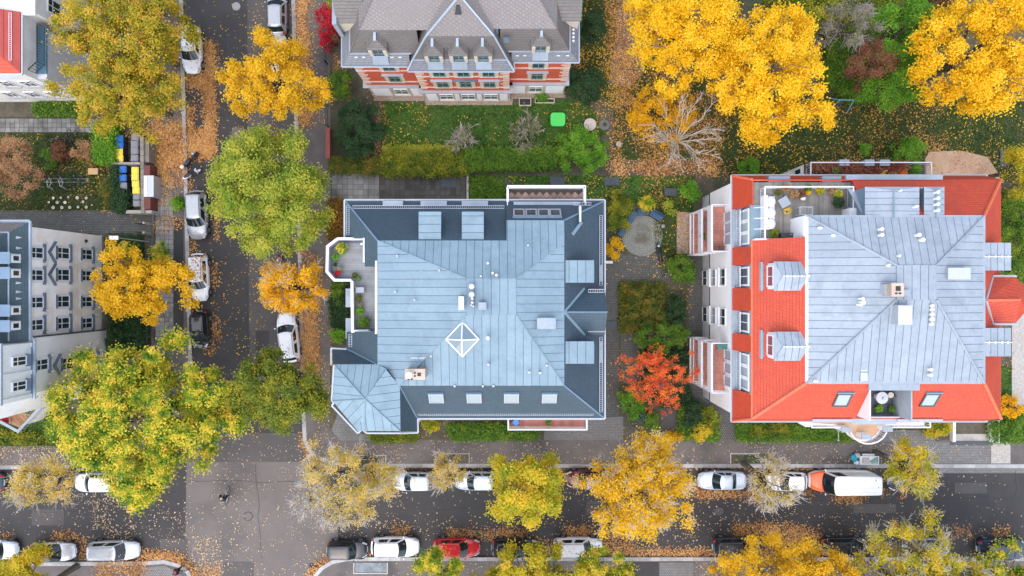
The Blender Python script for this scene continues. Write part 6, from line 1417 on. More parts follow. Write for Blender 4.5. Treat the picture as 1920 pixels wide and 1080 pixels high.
hedge('bushy border behind the blue swing frame', [(1560,60),(1720,20),(1725,180),(1600,185),(1552,150)], 1.6, GREEN, 116); hedge('green bushy border at the top of the garden', [(1500,-60),(1720,-60),(1720,30),(1560,60),(1500,40)], 1.6, OLIVE_D, 117)
hedge('dark ivy bed before the pale villa', [(205,445),(262,445),(275,600),(270,690),(210,690)], .5, DARK, 118); hedge('dark bed beside the white house', [(66,196),(160,196),(160,214),(66,214)], .5, GREEN, 119)
hedge('flowering garden bed at the corner balcony', [(-20,808),(60,815),(130,822),(130,832),(-20,832)], .5, OLIVE_D, 120); hedge('green strip along the lawn at the blue house', [(884,335),(945,335),(945,374),(884,374)], .2, GREEN, 121)
# ================================================================ yard, terrace and street objects
# cobbled circle: rings of setts, too small to pick apart
c0 = W(1204,442,.16); rng = np.random.default_rng(5); mb = MB()
base = flat('cobbled_circle', [(1204+38*math.cos(2*math.pi*i/40), 442+38*math.sin(2*math.pi*i/40)) for i in range(40)], .168, mat('cobble_bed', (0.10,0.11,0.08), (0.14,0.13,0.09), 2, .95))
zt0 = max(v[2] for v in [tuple(x.co) for x in base.data.vertices])
for j in range(1, 12):
    r0 = .03+(j-1)*.17; n = max(6, int(2*math.pi*(r0+.08)/.19))
    for i in range(n):
        a0 = 2*math.pi*(i+.08+.5*(j % 2))/n; a1 = 2*math.pi*(i+.92+.5*(j % 2))/n; h = zt0+.02+rng.uniform(0, .012)
        mb.prism([(c0.x+r*math.cos(a), c0.y+r*math.sin(a)) for r, a in ((r0+.015,a0),(r0+.155,a0),(r0+.155,a1),(r0+.015,a1))], zt0-.02, h)
o = mb.build('setts', mat('grey_cobble', (0.20,0.215,0.19), (0.29,0.30,0.27), 6, .8, c3=(0.13,0.12,0.09), s3=.7), base); o['kind'] = 'stuff'
# bins
def bin_(label, px, py, body, lid, ang=0, group='wheelie bins in the yard enclosures', s=1.0):
    p = W(px, py, 1.0); t = thing('wheelie_bin', label, 'bin', (p.x, p.y, .16), R(ang), group); w, d = .29*s, .31*s
    vs_ = [(-w*.8,-d*.8,.06),(w*.8,-d*.8,.06),(w*.8,d*.8,.06),(-w*.8,d*.8,.06),(-w,-d,.95),(w,-d,.95),(w,d,.95),(-w,d,.95)]
    MB().add(vs_, [(3,2,1,0),(4,5,6,7),(0,1,5,4),(1,2,6,5),(2,3,7,6),(3,0,4,7)]).build('bin_body', body, t)
    l_ = MB().prism([(-w*1.06,-d*1.06),(w*1.06,-d*1.06),(w*1.1,d*.9),(w*.9,d*1.08),(-w*.9,d*1.08),(-w*1.1,d*.9)], .951, 1.0); l_.prism([(-w*.8,-d*.8),(w*.8,-d*.8),(w*.8,d*.8),(-w*.8,d*.8)], 1.0, 1.045); l_.build('lid', lid, t)
    MB().tube((-w*.7,-d*1.25,.95),(w*.7,-d*1.25,.95),.02,.02,6).build('handle', body, t)
    for sx in (-1, 1): MB().tube((sx*w*.75-.03,-d*.95,.1),(sx*w*.75+.03,-d*.95,.1),.1,.1,12).build('wheel', TYRE, t)
    return t
PB = mat('bin_blue', (0.015,0.13,0.46), rough=.45); PY = mat('bin_yellow', (0.80,0.62,0.06), rough=.45); PG = mat('bin_grey', (0.22,0.215,0.24), rough=.5); PK = mat('bin_black', (0.04,0.045,0.05), rough=.5)
for lab, x, y, lid in (('blue-lidded bin by the bright green hedge, at the open end of its row', 226,261,PB), ('blue-lidded bin by the bright green hedge, touching a yellow one', 226,273,PB), ('yellow-lidded bin by the bright green hedge, touching a blue one', 225,285,PY), ('yellow-lidded bin by the bright green hedge, at the cross wall', 226,298,PY), ('blue-lidded bin before the ivy hedge, at the cross wall', 232,318,PB), ('blue-lidded bin before the ivy hedge, next to the labelled grey one', 232,334,PB),
    ('yellow-lidded bin along the plank wall, at the cross wall', 255,320,PY), ('second yellow-lidded bin from the cross wall along the plank wall', 255,333,PY), ('third yellow-lidded bin from the cross wall along the plank wall', 256,345,PY), ('yellow-lidded bin along the plank wall, touching a grey one', 257,358,PY), ('grey-lidded bin along the plank wall, touching a yellow one', 258,370,PG), ('grey-lidded bin along the plank wall, at the concrete end wall', 258,381,PG),
    ('grey-lidded bin under the lime branches at the upper planks', 255,258,PG), ('third grey-lidded bin above the cross wall at the upper planks', 254,270,PG), ('second grey-lidded bin above the cross wall at the upper planks', 254,283,PG), ('grey-lidded bin at the upper planks, touching the cross wall', 254,297,PG)):
    bin_(lab, x, y, PK if lid is not PG else PG, lid, 90 if x > 240 else -90)
bin_('grey bin with a white label on its lid in front of the ivy hedge', 233,349, PK, PG, -90)
bin_('black bin behind the bright green bush at the forecourt', 1199,790, PK, PK, 20, None); bin_('dark blue bin behind the bright green bush at the forecourt', 1206,781, PK, mat('bin_navy', (0.02,0.04,0.09), rough=.5), 10, None)
PLANK = mat('weathered_plank', (0.20,0.18,0.15), (0.27,0.245,0.205), 2, .85, vary=.15)
t = thing('plank_wall', 'weathered plank and concrete screen around the bins', 'wall', W(264,330,.13), world=True)
def pbox(px0, py0, px1, py1, z1, m, name, par, z0=.1):
    a, b = W(px0,py1,z1), W(px1,py0,z1); return MB().box(a.x,b.x,a.y,b.y,z0,z1).build(name, m, par)
for i in range(12): pbox(262.5+i*.15, 256+i*12, 269+i*.15, 267.6+i*12, 1.45, PLANK, 'plank', t)
pbox(208,304,262,308,1.4,CONCRETE,'cross_wall',t); pbox(236,394,284,400,1.3,CONCRETE,'end_wall',t)
BRK = mat('red_brown_panel', (0.13,0.035,0.03), (0.17,0.05,0.04), 2, .7)
pbox(269.5,310,281,330,1.5,BRK,'panel',t); pbox(271,370,282,392,1.5,BRK,'panel',t)
for i in range(3): pbox(270+i*3.2,262,272.8+i*3.2,304,1.3,PLANK,'plank',t)
t = thing('parcel_lockers', 'white and grey parcel locker unit beside the red-brown panels', 'locker', W(280,349,.13), world=True)
pbox(269.5,329,288,369,1.6,GALV,'locker_body',t); pbox(269.7,329.5,276,368.5,1.63,WHITE,'locker_roof',t,1.601)
a = W(288,349,1.2)
for i in range(5): pbox(287.5,331+i*7.6,288.6,337.6+i*7.6,1.5,STONE_BAND,'locker_door',t,.3)
t = thing('wooden_box', 'pale plywood box on the garden bed', 'box', W(174,321,.14), world=True); pbox(165.5,315.5,182.5,326.5,.45,WOOD_PALE,'box_body',t,.13); pbox(165,315,183,327,.49,mat('plywood_lid', (0.60,0.36,0.16), (0.66,0.42,0.2), 3),'lid',t,.451)
rgs = random.Random(9)
for (x, y) in ((205,815),(282,812),(358,806),(448,812),(540,815),(160,858),(245,860),(325,860),(508,852),(598,886),(205,912),(293,912),(373,910),(457,907),(540,907)):
    p = W(60+x/5.4, 220+y/5.4, .4); r = rgs.uniform(.11,.17) if x != 598 else .08
    t = thing('log_stool', 'sawn log stump set upright in the grass by the bicycle rack', 'log', (p.x,p.y,.14), rgs.uniform(0,6), 'log stumps on the lawn'); MB().cyl(0,0,-.05,.12,r,11,r*.97).build('bark', BARK, t); MB().cyl(0,0,.121,.14,r*.95,11).build('cut_face', mat('pale_cut_face', (0.62,0.56,0.46), (0.72,0.66,0.56), 6, .8, vary=.25), t); MB().cyl(.02,0,.141,.144,r*.3,8).build('heartwood', mat('heartwood', (0.30,0.21,0.13), rough=.8), t)
# street lamp
p = W(284,454,0); t = thing('street_lamp', 'street lamp with flat white head over the garden gate', 'street lamp', (p.x,p.y,.12), world=True)
hd_ = W(214,446,6.0); MB().tube((p.x,p.y,0),(p.x,p.y,6.0),.07,.045,8).build('pole', GALV, t); MB().tube((p.x,p.y,5.95),(hd_.x+.3,hd_.y,6.02),.03,.03,6).build('arm', GALV, t)
MB().box(hd_.x-.36,hd_.x+.38,hd_.y-.17,hd_.y+.17,5.98,6.08).build('lamp_head', WHITE, t)
# gate
t = thing('garden_gate', 'black metal double gate across the dark driveway', 'gate', W(272,418,.15), world=True)
g = MB(); a, b = W(283,420,.2), W(283,438,.2)
for q in (a, b): MB().box(q.x-.1,q.x+.1,q.y-.1,q.y+.1,.1,1.5).build('gate_post', CONCRETE, t)
for (q, e) in ((a, W(263,421,.2)), (b, W(263,437,.2))):
    g = MB(); g.tube((q.x,q.y,.3),(e.x,e.y,.3),.025,.025,5); g.tube((q.x,q.y,1.3),(e.x,e.y,1.3),.025,.025,5); bars(g, [(q.x,q.y,0),(e.x,e.y,0)], .3, 1.35, .12); g.build('gate_leaf', BLACK, t)
# walls and fences
t = thing('brick_wall', 'low red brick wall piece at the forecourt entrance', 'wall', W(614,268,.13), world=True); pbox(611,240,618,296,1.2,mat('old_red_brick', (0.26,0.07,0.05), (0.32,0.10,0.07), 2, .8),'wall_body',t); pbox(610.4,239,618.6,297,1.27,mat('brick_coping', (0.30,0.09,0.07), rough=.8),'coping',t,1.201)
def fence(label, pts, h, m, name='fence', post=2.2):
    P = [W(x, y, .15) for x, y in pts]; t = thing(name, label, 'fence', P[0], world=True)
    for i in range(len(P)-1):
        a, b = P[i], P[i+1]; k = max(1, round((b-a).length/post))
        for j in range(k+1): q = a.lerp(b, j/k); MB().box(q.x-.04,q.x+.04,q.y-.04,q.y+.04,.05,h+.05).build('post', m, t)
        for z in (.3, h-.08): MB().tube((a.x,a.y,z+.1),(b.x,b.y,z+.1),.02,.02,5).build('rail', m, t)
        g = MB(); bars(g, [(a.x,a.y,0),(b.x,b.y,0)], .2, h, .16, .012); o = g.build('pickets', m, t); o['kind'] = 'stuff'
fence('dark metal fence between villa garden and pavement', [(611,-10),(614,120),(616,238)], 1.2, DARKGREY); fence('low dark fence before the corner balcony garden', [(-20,833),(130,832),(200,833)], .9, DARKGREY); fence('dark fence in front of the pale villa', [(283,445),(285,560),(287,700)], 1.1, DARKGREY)
fence('thin white railing beside the garage ramp', [(1861,786),(1861,826)], 1.0, WHITE_MET, 'handrail'); fence('thin grey railing in front of the south balcony', [(1564,805),(1564,822)], 1.0, WHITE_MET, 'handrail')
# hatches in the lawns
for lab, x, y, w, h in (('dark double-leaf hatch on the dark forecourt slabs', 841,342,28,17), ('dark double-leaf hatch on the lawn beside the north terrace', 941,341,26,16), ('dark double-leaf hatch on the lawn under the tiled terrace', 1045,339,27,16), ('dark double-leaf hatch by the bright green hedge shrub', 1147,340,28,16), ('grey slatted hatch near the west balcony bush', 1258,360,24,14), ('dark blue-grey trampoline-like cover at the east fence', 1882,296,14,32), ('dark grate beside the side gable', 1146,608,21,13)):
    t = thing('ground_hatch', lab, 'hatch', W(x,y,.19), world=True); m = mat('dark_hatch', (0.045,0.055,0.068), (0.06,0.07,0.085), 3, .6)
    pbox(x-w/2,y-h/2,x+w/2,y+h/2,.235,DARKGREY,'hatch_frame',t,.1); n = 2
    for i in range(n): pbox(x-w/2+.7+i*(w/n),y-h/2+.8,x-w/2+w/n-.7+i*(w/n)+.4,y+h/2-.8,.262,m,'hatch_leaf',t,.2351)
# play garden
p = W(1046,224,.5); t = thing('sandbox', 'bright green plastic sandbox with rounded lid', 'sandbox', (p.x,p.y,.15))
def rr(w, d, r, n=5): return [(sx*(w-r)+r*math.cos(R(a+90*i/n)), sy*(d-r)+r*math.sin(R(a+90*i/n))) for sx, sy, a in ((1,1,0),(-1,1,90),(-1,-1,180),(1,-1,270)) for i in range(n+1)]
MB().prism(rr(.66,.66,.28), -.02, .32).build('tub', mat('green_plastic_dark', (0.02,0.22,0.05), rough=.4), t); GP = mat('green_plastic', (0.07,0.62,0.10), rough=.4); MB().prism(rr(.68,.62,.28), .321, .40).build('lid', GP, t)
for x in (-.22,0,.22): MB().box(x-.015,x+.015,-.5,.5,.4,.425).build('rib', GP, t)
p = W(1106,234,.4); t = thing('stump_table', 'large pale sawn tree stump on the lawn', 'tree stump', (p.x,p.y,.15)); MB().cyl(0,0,-.02,.36,.62,18).build('bark', BARK, t); MB().cyl(0,0,.361,.38,.58,18).build('cut_face', mat('stump_face', (0.60,0.52,0.47), (0.50,0.42,0.37), 5, .8), t)
p = W(1133,234,.2); t = thing('stone_disc', 'flat dark round stone beside the pale stump', 'stone', (p.x,p.y,.15)); MB().cyl(0,0,-.02,.1,.54,16,.5).build('slab', mat('dark_stone', (0.12,0.115,0.11), (0.17,0.16,0.15), 4, .85), t); MB().cyl(.05,.02,.101,.108,.2,10).build('moss_patch', LAWN_DK, t)
p = W(1160,270,.2); t = thing('stepping_stone', 'small pale stone in the orange leaves', 'stone', (p.x,p.y,.15)); MB().cyl(0,0,-.02,.1,.3,12,.24).build('stone', CONCRETE, t); MB().cyl(.02,0,.101,.115,.12,8).build('worn_top', STONE, t)
SW = mat('swing_blue', (0.16,0.42,0.50), rough=.5); t = thing('swing_frame', 'light blue swing frame beside the red-brown tree', 'swing', W(1587,190,.15), world=True)
l0, l1 = W(1573,188,1.9), W(1600,188,1.9)
MB().tube((l0.x,l0.y,2.0),(l1.x,l1.y,2.0),.045,.045,6).build('crossbar', SW, t)
for c_, s in ((l0,-1),(l1,1)):
    for q in (-1,1): MB().tube((c_.x,c_.y,2.0),(c_.x+s*.25,c_.y+q*.75,.1),.05,.05,6).build('leg', SW, t)
m_ = (l0+l1)/2
for s in (-.2,.2): MB().tube((m_.x+s,m_.y,2.0),(m_.x+s,m_.y,.6),.01,.01,4).build('chain', GALV, t)
MB().box(m_.x-.25,m_.x+.25,m_.y-.1,m_.y+.1,.56,.6).build('seat', PK, t)
for x0,y0,x1,y1,l in ((973,183,996,198,'basement light well with pale rim below the villa wall'),(1003,184,1040,193,'longer basement light well with plants below the villa wall')):
    t = thing('light_well', l, 'light well', W((x0+x1)/2,(y0+y1)/2,.14), world=True); pbox(x0,y0,x1,y0+1.4,.4,CREAM,'rim',t); pbox(x0,y1-1.4,x1,y1,.4,CREAM,'rim',t); pbox(x0,y0+1.42,x0+1.4,y1-1.42,.4,CREAM,'rim',t); pbox(x1-1.4,y0+1.42,x1,y1-1.42,.4,CREAM,'rim',t); pbox(x0+1.4,y0+1.4,x1-1.4,y1-1.4,.2,BLACK,'shaft',t)
# courtyard benches
BL = mat('bench_navy', (0.025,0.075,0.15), (0.035,0.09,0.18), 3, .5)
def bench(label, px, py, ang, L=1.3):
    p = W(px, py, .45); t = thing('garden_bench', label, 'bench', (p.x,p.y,.17), R(ang), 'blue benches around the cobbled circle')
    for i in range(4): MB().box(-L/2,L/2,-.34+i*.13,-.22+i*.13,.40,.44).build('seat_slat', BL, t)
    for i in range(3): MB().slab([Vector((-L/2,.20+i*.02,.5+i*.13)),Vector((L/2,.20+i*.02,.5+i*.13)),Vector((L/2,.24+i*.02,.6+i*.13)),Vector((-L/2,.24+i*.02,.6+i*.13))], .03).build('back_slat', BL, t)
    for s in (-1, 1):
        MB().box(s*(L/2-.12)-.03,s*(L/2-.12)+.03,-.3,-.24,0,.4).build('leg', BL, t); MB().tube((s*(L/2-.12),.16,0),(s*(L/2-.12),.27,.88),.03,.03,5).build('leg', BL, t)
bench('dark blue bench against the broad olive bush', 1185,406, 55, 1.1); bench('dark blue bench by the yellow-green bush', 1204,397, 5, .9); bench('dark blue bench with its back to the pale green bush', 1231,404, -32, 1.25); bench('dark blue bench half under the broad olive bush', 1166,434, 62, .9)
p = W(1243,424,.5); t = thing('garden_lantern', 'small grey ball lantern beside the benches', 'lantern', (p.x,p.y,.15)); MB().cyl(0,0,-.02,.3,.06,8).build('stem', DARKGREY, t); MB().ball((0,0,.42),.2,.2,.18).build('globe', mat('lantern_grey', (0.25,0.28,0.30), rough=.2), t, smooth=True)
t = thing('planter_bench', 'white bench below the yellow bush', 'bench', W(1139,492,.15), world=True); pbox(1130,489,1149,494,.5,WHITE,'seat',t,.42)
for x in (1132,1146): pbox(x,489.5,x+1.5,493.5,.419,WHITE,'leg',t,.1)
# sperrmuell on the pavement
def sack(label, px, py, rx, ry, h, m, seed, cat='sack'):
    rng = random.Random(seed); p = W(px,py,.3); mb = MB().ball((0,0,h*.5),rx,ry,h*.5,14,8); mb.v = [(x*(1+rng.uniform(-.14,.14)), y*(1+rng.uniform(-.14,.14)), max(0, z*(1+rng.uniform(-.1,.1)))) for x, y, z in mb.v]
    t = thing('rubbish_sack', label, cat, (p.x,p.y,.15)); mb.build('bag', m, t, smooth=True); MB().ball((0,.02,h*.98),.09,.09,.1,8,4).build('knot', m, t); return t
sack('turquoise plastic sack on the pavement', 1600,858,.30,.38,.5,mat('turquoise_plastic', (0.02,0.32,0.46), rough=.35),1); sack('striped grey sack beside the turquoise one', 1607,853,.28,.26,.45,mat('grey_sack', (0.30,0.33,0.33), (0.5,0.5,0.48), 5),2); sack('small white sack by the kerb next to the white trailer', 1606,867,.25,.22,.35,WHITE,3)
t = thing('handcart', 'white low handcart loaded with junk on the pavement', 'cart', W(1631,862,.15), world=True)
pbox(1613,855.5,1648,871.5,.45,WHITE,'bed',t,.35)
for a in ((1613,855.5,1648,856.5),(1613,870.5,1648,871.5),(1613,856.6,1614,870.4),(1647,856.6,1648,870.4)): pbox(*a,.62,WHITE,'side_board',t,.451)
pbox(1617,851,1640,855,.5,GALV,'loose_board',t,.2); pbox(1618,859,1630,868,.56,mat('pink_grey_cloth', (0.5,0.45,0.46), (0.3,0.28,0.3), 5),'bundle',t,.46)
q = [W(*v,.6) for v in ((1632,866),(1645,858),(1646,867),(1636,869))]; MB().prism([(v.x,v.y) for v in q], .47, .6).build('green_sheet', mat('sage_sheet', (0.16,0.30,0.26), rough=.6), t)
for x in (1619,1642):
    for y in (857,870): c_ = W(x,y,.3); MB().tube((c_.x,c_.y-.04,.2),(c_.x,c_.y+.04,.2),.16,.16,12).build('wheel', TYRE, t)

# ---------------------------------------------------------------- pots and furniture on terraces
def potted(label, px, py, z, r, h, m, pot=None, seed=0, n=None, pot_r=None, pot_h=.3, group='potted plants on the terraces', leaf=.13):
    rng = np.random.default_rng(seed); p = W(px, py, z+.4); pr_ = pot_r or min(r*.6, .24); t = thing('potted_plant', label, 'plant', (p.x,p.y,z), 0, group)
    MB().cyl(0,0,0,pot_h,pr_*.8,12,pr_).build('pot', pot or mat('clay_pot', (0.36,0.15,0.09), (0.42,0.19,0.12), 3, .8), t); MB().cyl(0,0,pot_h+.001,pot_h+.012,pr_*.9,12).build('earth', SOIL, t)
    n = n or int(900*r*r+60); v = unit(rng, n)*rng.uniform(.3, 1, (n, 1))**.5; v[:, 2] = np.abs(v[:, 2]); pos = np.column_stack([v[:, 0]*r, v[:, 1]*r, pot_h+.03+v[:, 2]*h])
    link('foliage', quads_mesh('foliage', leaf_quads(rng, pos, np.full(n, leaf), .8)), m, t); k = 6; a = np.linspace(0, 6.28, k, endpoint=False)
    link('stems', quads_mesh('stems', tubes_quads(np.column_stack([np.cos(a)*.03, np.sin(a)*.03, np.full(k, pot_h)]), np.column_stack([np.cos(a)*r*.5, np.sin(a)*r*.5, np.full(k, pot_h+h*.6)]), .012, .006, 4)), BARK, t)
    return t
GREYP = mat('grey_pot', (0.30,0.31,0.33), rough=.6); DKP = mat('dark_pot', (0.06,0.07,0.07), rough=.6)
for k, a in enumerate((('round yellow-green tree in a pot on the octagonal terrace', 642,466,10.3,.50,.8,LIME,DKP), ('light green foliage plant at the terrace parapet', 629,482,10.3,.3,.5,BRIGHT,GREYP), ('dark plant in a white oval pot at the parapet', 628,496,10.3,.14,.2,DARK,WHITE), ('red plant in a large terracotta pot on the octagonal terrace', 633,512,10.3,.24,.25,RED,None), ('grey shrub in a pot beside the terracotta pot', 637,503,10.3,.22,.3,DRY,GREYP), ('green and red plant pot in the middle of the terrace', 665,516,10.3,.2,.3,MIXED,DKP), ('small green round plant in the middle of the terrace', 672,522,10.3,.2,.3,GREEN,DKP),
    ('mixed plant box in the narrow terrace', 673,560,10.3,.26,.3,MIXED,GREYP), ('bright green plant in the narrow terrace', 675,583,10.3,.34,.5,BRIGHT,GREYP), ('largest flowering bush in the narrow terrace', 682,604,10.3,.52,.6,GREEN,DKP), ('flat stone-coloured plant pot in the narrow terrace', 674,573,10.3,.2,.15,DRY,GREYP),
    ('tan grass in a pot at the wooden deck railing', 1474,353,12.4,.3,.5,PEACH,None), ('big tan ornamental grass on the wooden deck', 1488,364,12.4,.38,.6,PEACH,None), ('dark red plant on the wooden deck', 1503,363,12.4,.3,.4,BROWN,None), ('yellow flowering pot on the wooden deck', 1515,361,12.4,.2,.3,YEL,DKP), ('small olive plant at the deck corner', 1459,361,12.4,.26,.4,MIXED,DKP), ('green pot plant at the deck railing', 1516,353,12.4,.28,.4,GREEN,None), ('yellow shrub pot at the deck railing', 1537,357,12.4,.34,.4,LIMEY,None), ('orange-brown pot plant at the deck railing end', 1559,357,12.4,.28,.3,PEACH,None), ('leafy green pot plant in the deck corner', 1571,364,12.4,.34,.5,LIME,DKP), ('big dark green potted shrub on the wooden deck', 1571,380,12.4,.48,.6,DARK,DKP), ('pale grass pot beside the grey table', 1476,395,12.4,.3,.4,TAN,GREYP), ('trough of olive plants at the deck wall', 1452,437,12.4,.4,.3,OLIVE_D,GREYP),
    ('pink flowering plant box on the west balcony', 1318,419,4.3,.3,.3,leafmat('leaves_pink_flowers', [(0.16,0.22,0.10),(0.4,0.35,0.3),(0.65,0.25,0.4)], .3),WHITE), ('green plant box on the west balcony', 1318,443,4.3,.3,.3,GREEN,WHITE),
    ('green bush in a pot at the north planted terrace', 1566,320,7.0,.3,.5,GREEN,None), ('yellow plant on the north planted terrace', 1655,332,7.0,.35,.4,YEL,DKP), ('pink-red plant bed on the north planted terrace', 1675,331,7.0,.5,.4,PEACH,None), ('orange plant bed on the north planted terrace', 1693,326,7.0,.4,.4,REDO,None), ('bright green bush at the end of the north terrace', 1716,318,7.0,.5,.6,BRIGHT,DKP),
    ('green herb trough in the loggia', 1648,766,12.3,.3,.3,BRIGHT,DKP), ('second green herb trough beside the white cushion in the loggia', 1672,767,12.3,.26,.3,GREEN,DKP), ('round green plant on the south balcony', 1028,792,7.2,.25,.3,GREEN,DKP), ('dark plant at the south balcony end', 958,788,7.2,.25,.3,BROWN,DKP),
    ('red flowers on the corner balcony', 10,790,3.4,.4,.3,RED,WHITE), ('white and green flowers along the corner balcony rail', 52,772,3.4,.3,.3,leafmat('leaves_white_flowers', [(0.06,0.14,0.04),(0.2,0.3,0.12),(0.7,0.7,0.65)], .3),WHITE), ('dark plant on the blue corner terrace', 50,58,7.0,.4,.7,DARK,DKP), ('small dark plant beside the blue terrace wall', 50,104,7.0,.28,.4,DARK,DKP))):
    potted(*a, seed=200+k)
hedge('row of red trailing plants along the north terrace rail', [(1522,310),(1700,308),(1700,319),(1522,319)], .45, leafmat('leaves_ivy_red', [(0.10,0.05,0.03),(0.26,0.06,0.035),(0.34,0.12,0.06),(0.25,0.24,0.14)], .5), 130, z0=7.02, name='planter_row', cat='plant')
# furniture
t = thing('garden_sofa', 'white cushioned sofa on the wooden roof deck', 'sofa', W(1443,399,12.4), world=True)
a, b = W(1430,430,12.9), W(1455,367,12.9)
MB().box(a.x,b.x,a.y,b.y,12.4,12.62).build('base', WHITE, t); MB().box(a.x,a.x+.3,a.y,b.y,12.62,13.15).build('backrest', WHITE, t)
for i in range(3):
    y0 = a.y+(b.y-a.y)*i/3; y1 = a.y+(b.y-a.y)*(i+1)/3; MB().ball(((a.x+.3+b.x)/2,(y0+y1)/2,12.72),(b.x-a.x-.3)/2+.05,(y1-y0)/2+.02,.16,14,7).build('cushion', mat('white_cushion', (0.68,0.69,0.73), (0.60,0.61,0.66), 4, .9), t, smooth=True)
def table(name, label, px, py, z, w, d, h, ang, m, legs=True):
    p = W(px,py,z+h); t = thing(name, label, 'table', (p.x,p.y,z), R(ang)); n = 5
    for i in range(n): MB().box(-w/2,w/2,-d/2+d*i/n+.006,-d/2+d*(i+1)/n-.006,h-.04,h).build('top_slat', m, t)
    for sx in (-1,1):
        for sy in (-1,1): MB().box(sx*(w/2-.06)-.025,sx*(w/2-.06)+.025,sy*(d/2-.06)-.025,sy*(d/2-.06)+.025,0,h-.041).build('leg', m, t)
    return t
table('garden_table', 'grey square table standing diagonally on the roof deck', 1471,379,12.4,.72,.72,.6,30,mat('grey_table', (0.28,0.32,0.36), rough=.5))
t = thing('clothes_airer', 'white wire clothes airer on the roof deck', 'airer', W(1513,396,12.4), world=True); g = MB(); a, b = W(1500,402,13.2), W(1524,388,13.2)
g.path([V((a.x,a.y,13.2)),V((b.x,a.y,13.2)),V((b.x,b.y,13.2)),V((a.x,b.y,13.2)),V((a.x,a.y,13.2))], .018, 5); g.build('frame', WHITE_MET, t); g = MB()
for i in range(1,9): x = a.x+(b.x-a.x)*i/9; g.tube((x,a.y,13.2),(x,b.y,13.2),.007,.007,4)
g.build('wires', WHITE_MET, t)
for x in (a.x,b.x):
    for y in (a.y,b.y): MB().tube((x,y,12.4),(x,y,13.2),.014,.014,5).build('leg', WHITE_MET, t)
t = thing('storage_chest', 'black storage chest at the wooden deck wall', 'chest', W(1482,441,12.4), world=True); pbox(1465,437,1500,445,12.95,BLACK,'chest_body',t,12.4); pbox(1464.5,436.6,1500.5,445.4,13.0,PK,'lid',t,12.951); pbox(1481,439,1486,440,13.02,GALV,'handle',t,13.001)
p = W(1507,372,12.8); t = thing('white_vase', 'white egg-shaped vase on the roof deck', 'vase', (p.x,p.y,12.4)); MB().ball((0,0,.26),.19,.15,.26).build('vase_body', WHITE, t, smooth=True); MB().cyl(0,0,.5,.55,.07,10).build('rim', WHITE, t)
p = W(1654,746,13.0); t = thing('round_table', 'round white table in the south loggia', 'table', (p.x,p.y,12.3)); MB().cyl(0,0,.68,.72,.45,24).build('table_top', mat('pale_grey_top', (0.5,0.52,0.55), rough=.4), t); MB().cyl(0,0,0,.68,.05,8).build('column', GALV, t); MB().cyl(0,0,-.0,.03,.25,16).build('foot', GALV, t); MB().cyl(.05,-.05,.721,.80,.1,10,.08).build('bowl', WOOD_PALE, t)
for x, y, l in ((1671,741,'small round cream stool in the south loggia'),(1690,736,'larger cream stool in the loggia corner')):
    p = W(x,y,12.8); t = thing('stool', l, 'stool', (p.x,p.y,12.3)); MB().cyl(0,0,.36,.46,.22,16).build('seat', mat('cream_cushion', (0.62,0.55,0.45), rough=.9), t)
    for a in (0,120,240): MB().tube((.1*math.cos(R(a)),.1*math.sin(R(a)),.36),(.19*math.cos(R(a)),.19*math.sin(R(a)),0),.02,.02,5).build('leg', WOOD, t)
def chair(label, px, py, z, ang, m):
    p = W(px,py,z+.4); t = thing('chair', label, 'chair', (p.x,p.y,z), R(ang)); MB().box(-.22,.22,-.22,.22,.42,.47).build('seat', m, t); MB().slab([Vector((-.22,.2,.5)),Vector((.22,.2,.5)),Vector((.22,.28,.92)),Vector((-.22,.28,.92))], .03).build('backrest', m, t)
    for sx in (-1,1):
        for sy in (-1,1): MB().tube((sx*.19,sy*.19,.42),(sx*.21,sy*.21,0),.018,.018,5).build('leg', m, t)
chair('dark wicker chair on the upper west balcony', 1353,466,7.0,90,mat('wicker', (0.10,0.06,0.05), (0.14,0.09,0.07), 9)); table('balcony_table', 'small dark wooden table on the upper west balcony', 1342,466,7.0,.6,.4,.6,0,mat('dark_wood', (0.16,0.07,0.05), rough=.6)); chair('grey chair beside the round loggia table', 1681,748,12.3,-80,mat('grey_chair', (0.10,0.11,0.12), rough=.6)); chair('blue plastic chair on the south balcony', 967,792,7.2,40,mat('blue_plastic_chair', (0.03,0.25,0.62), rough=.4)); chair('yellow chair on the north planted terrace', 1656,329,7.0,20,mat('yellow_chair', (0.72,0.45,0.02), rough=.4)); table('teal_box_table', 'teal covered table on the lower west balcony', 1355,650,7.0,.85,.5,.7,0,mat('teal_cover', (0.05,0.16,0.15), (0.08,0.22,0.2), 4))
t = thing('terrace_bench', 'white bench against the terrace wall', 'bench', W(687,477,10.3), world=True); pbox(682.5,467,689.5,486,10.78,WHITE,'seat',t,10.7); pbox(683,468,689,470,10.69,WHITE,'leg',t,10.3); pbox(683,483,689,485,10.69,WHITE,'leg',t,10.3)
t = thing('terrace_box', 'grey storage box on the narrow terrace', 'box', W(674,544,10.3), world=True); pbox(667,539,682,548.5,10.85,GALV,'box_body',t,10.3); pbox(666.6,538.6,682.4,548.9,10.9,STONE_BAND,'lid',t,10.851)
p = W(679,458,10.8); t = thing('terrace_grill', 'small black round grill on the octagonal terrace', 'grill', (p.x,p.y,10.3)); MB().ball((0,0,.55),.16,.16,.13).build('bowl', BLACK, t, smooth=True); MB().cyl(0,0,.67,.70,.12,12).build('lid', GALV, t)
for a in (0,120,240): MB().tube((.1*math.cos(R(a)),.1*math.sin(R(a)),.45),(.18*math.cos(R(a)),.18*math.sin(R(a)),0),.012,.012,4).build('leg', BLACK, t)

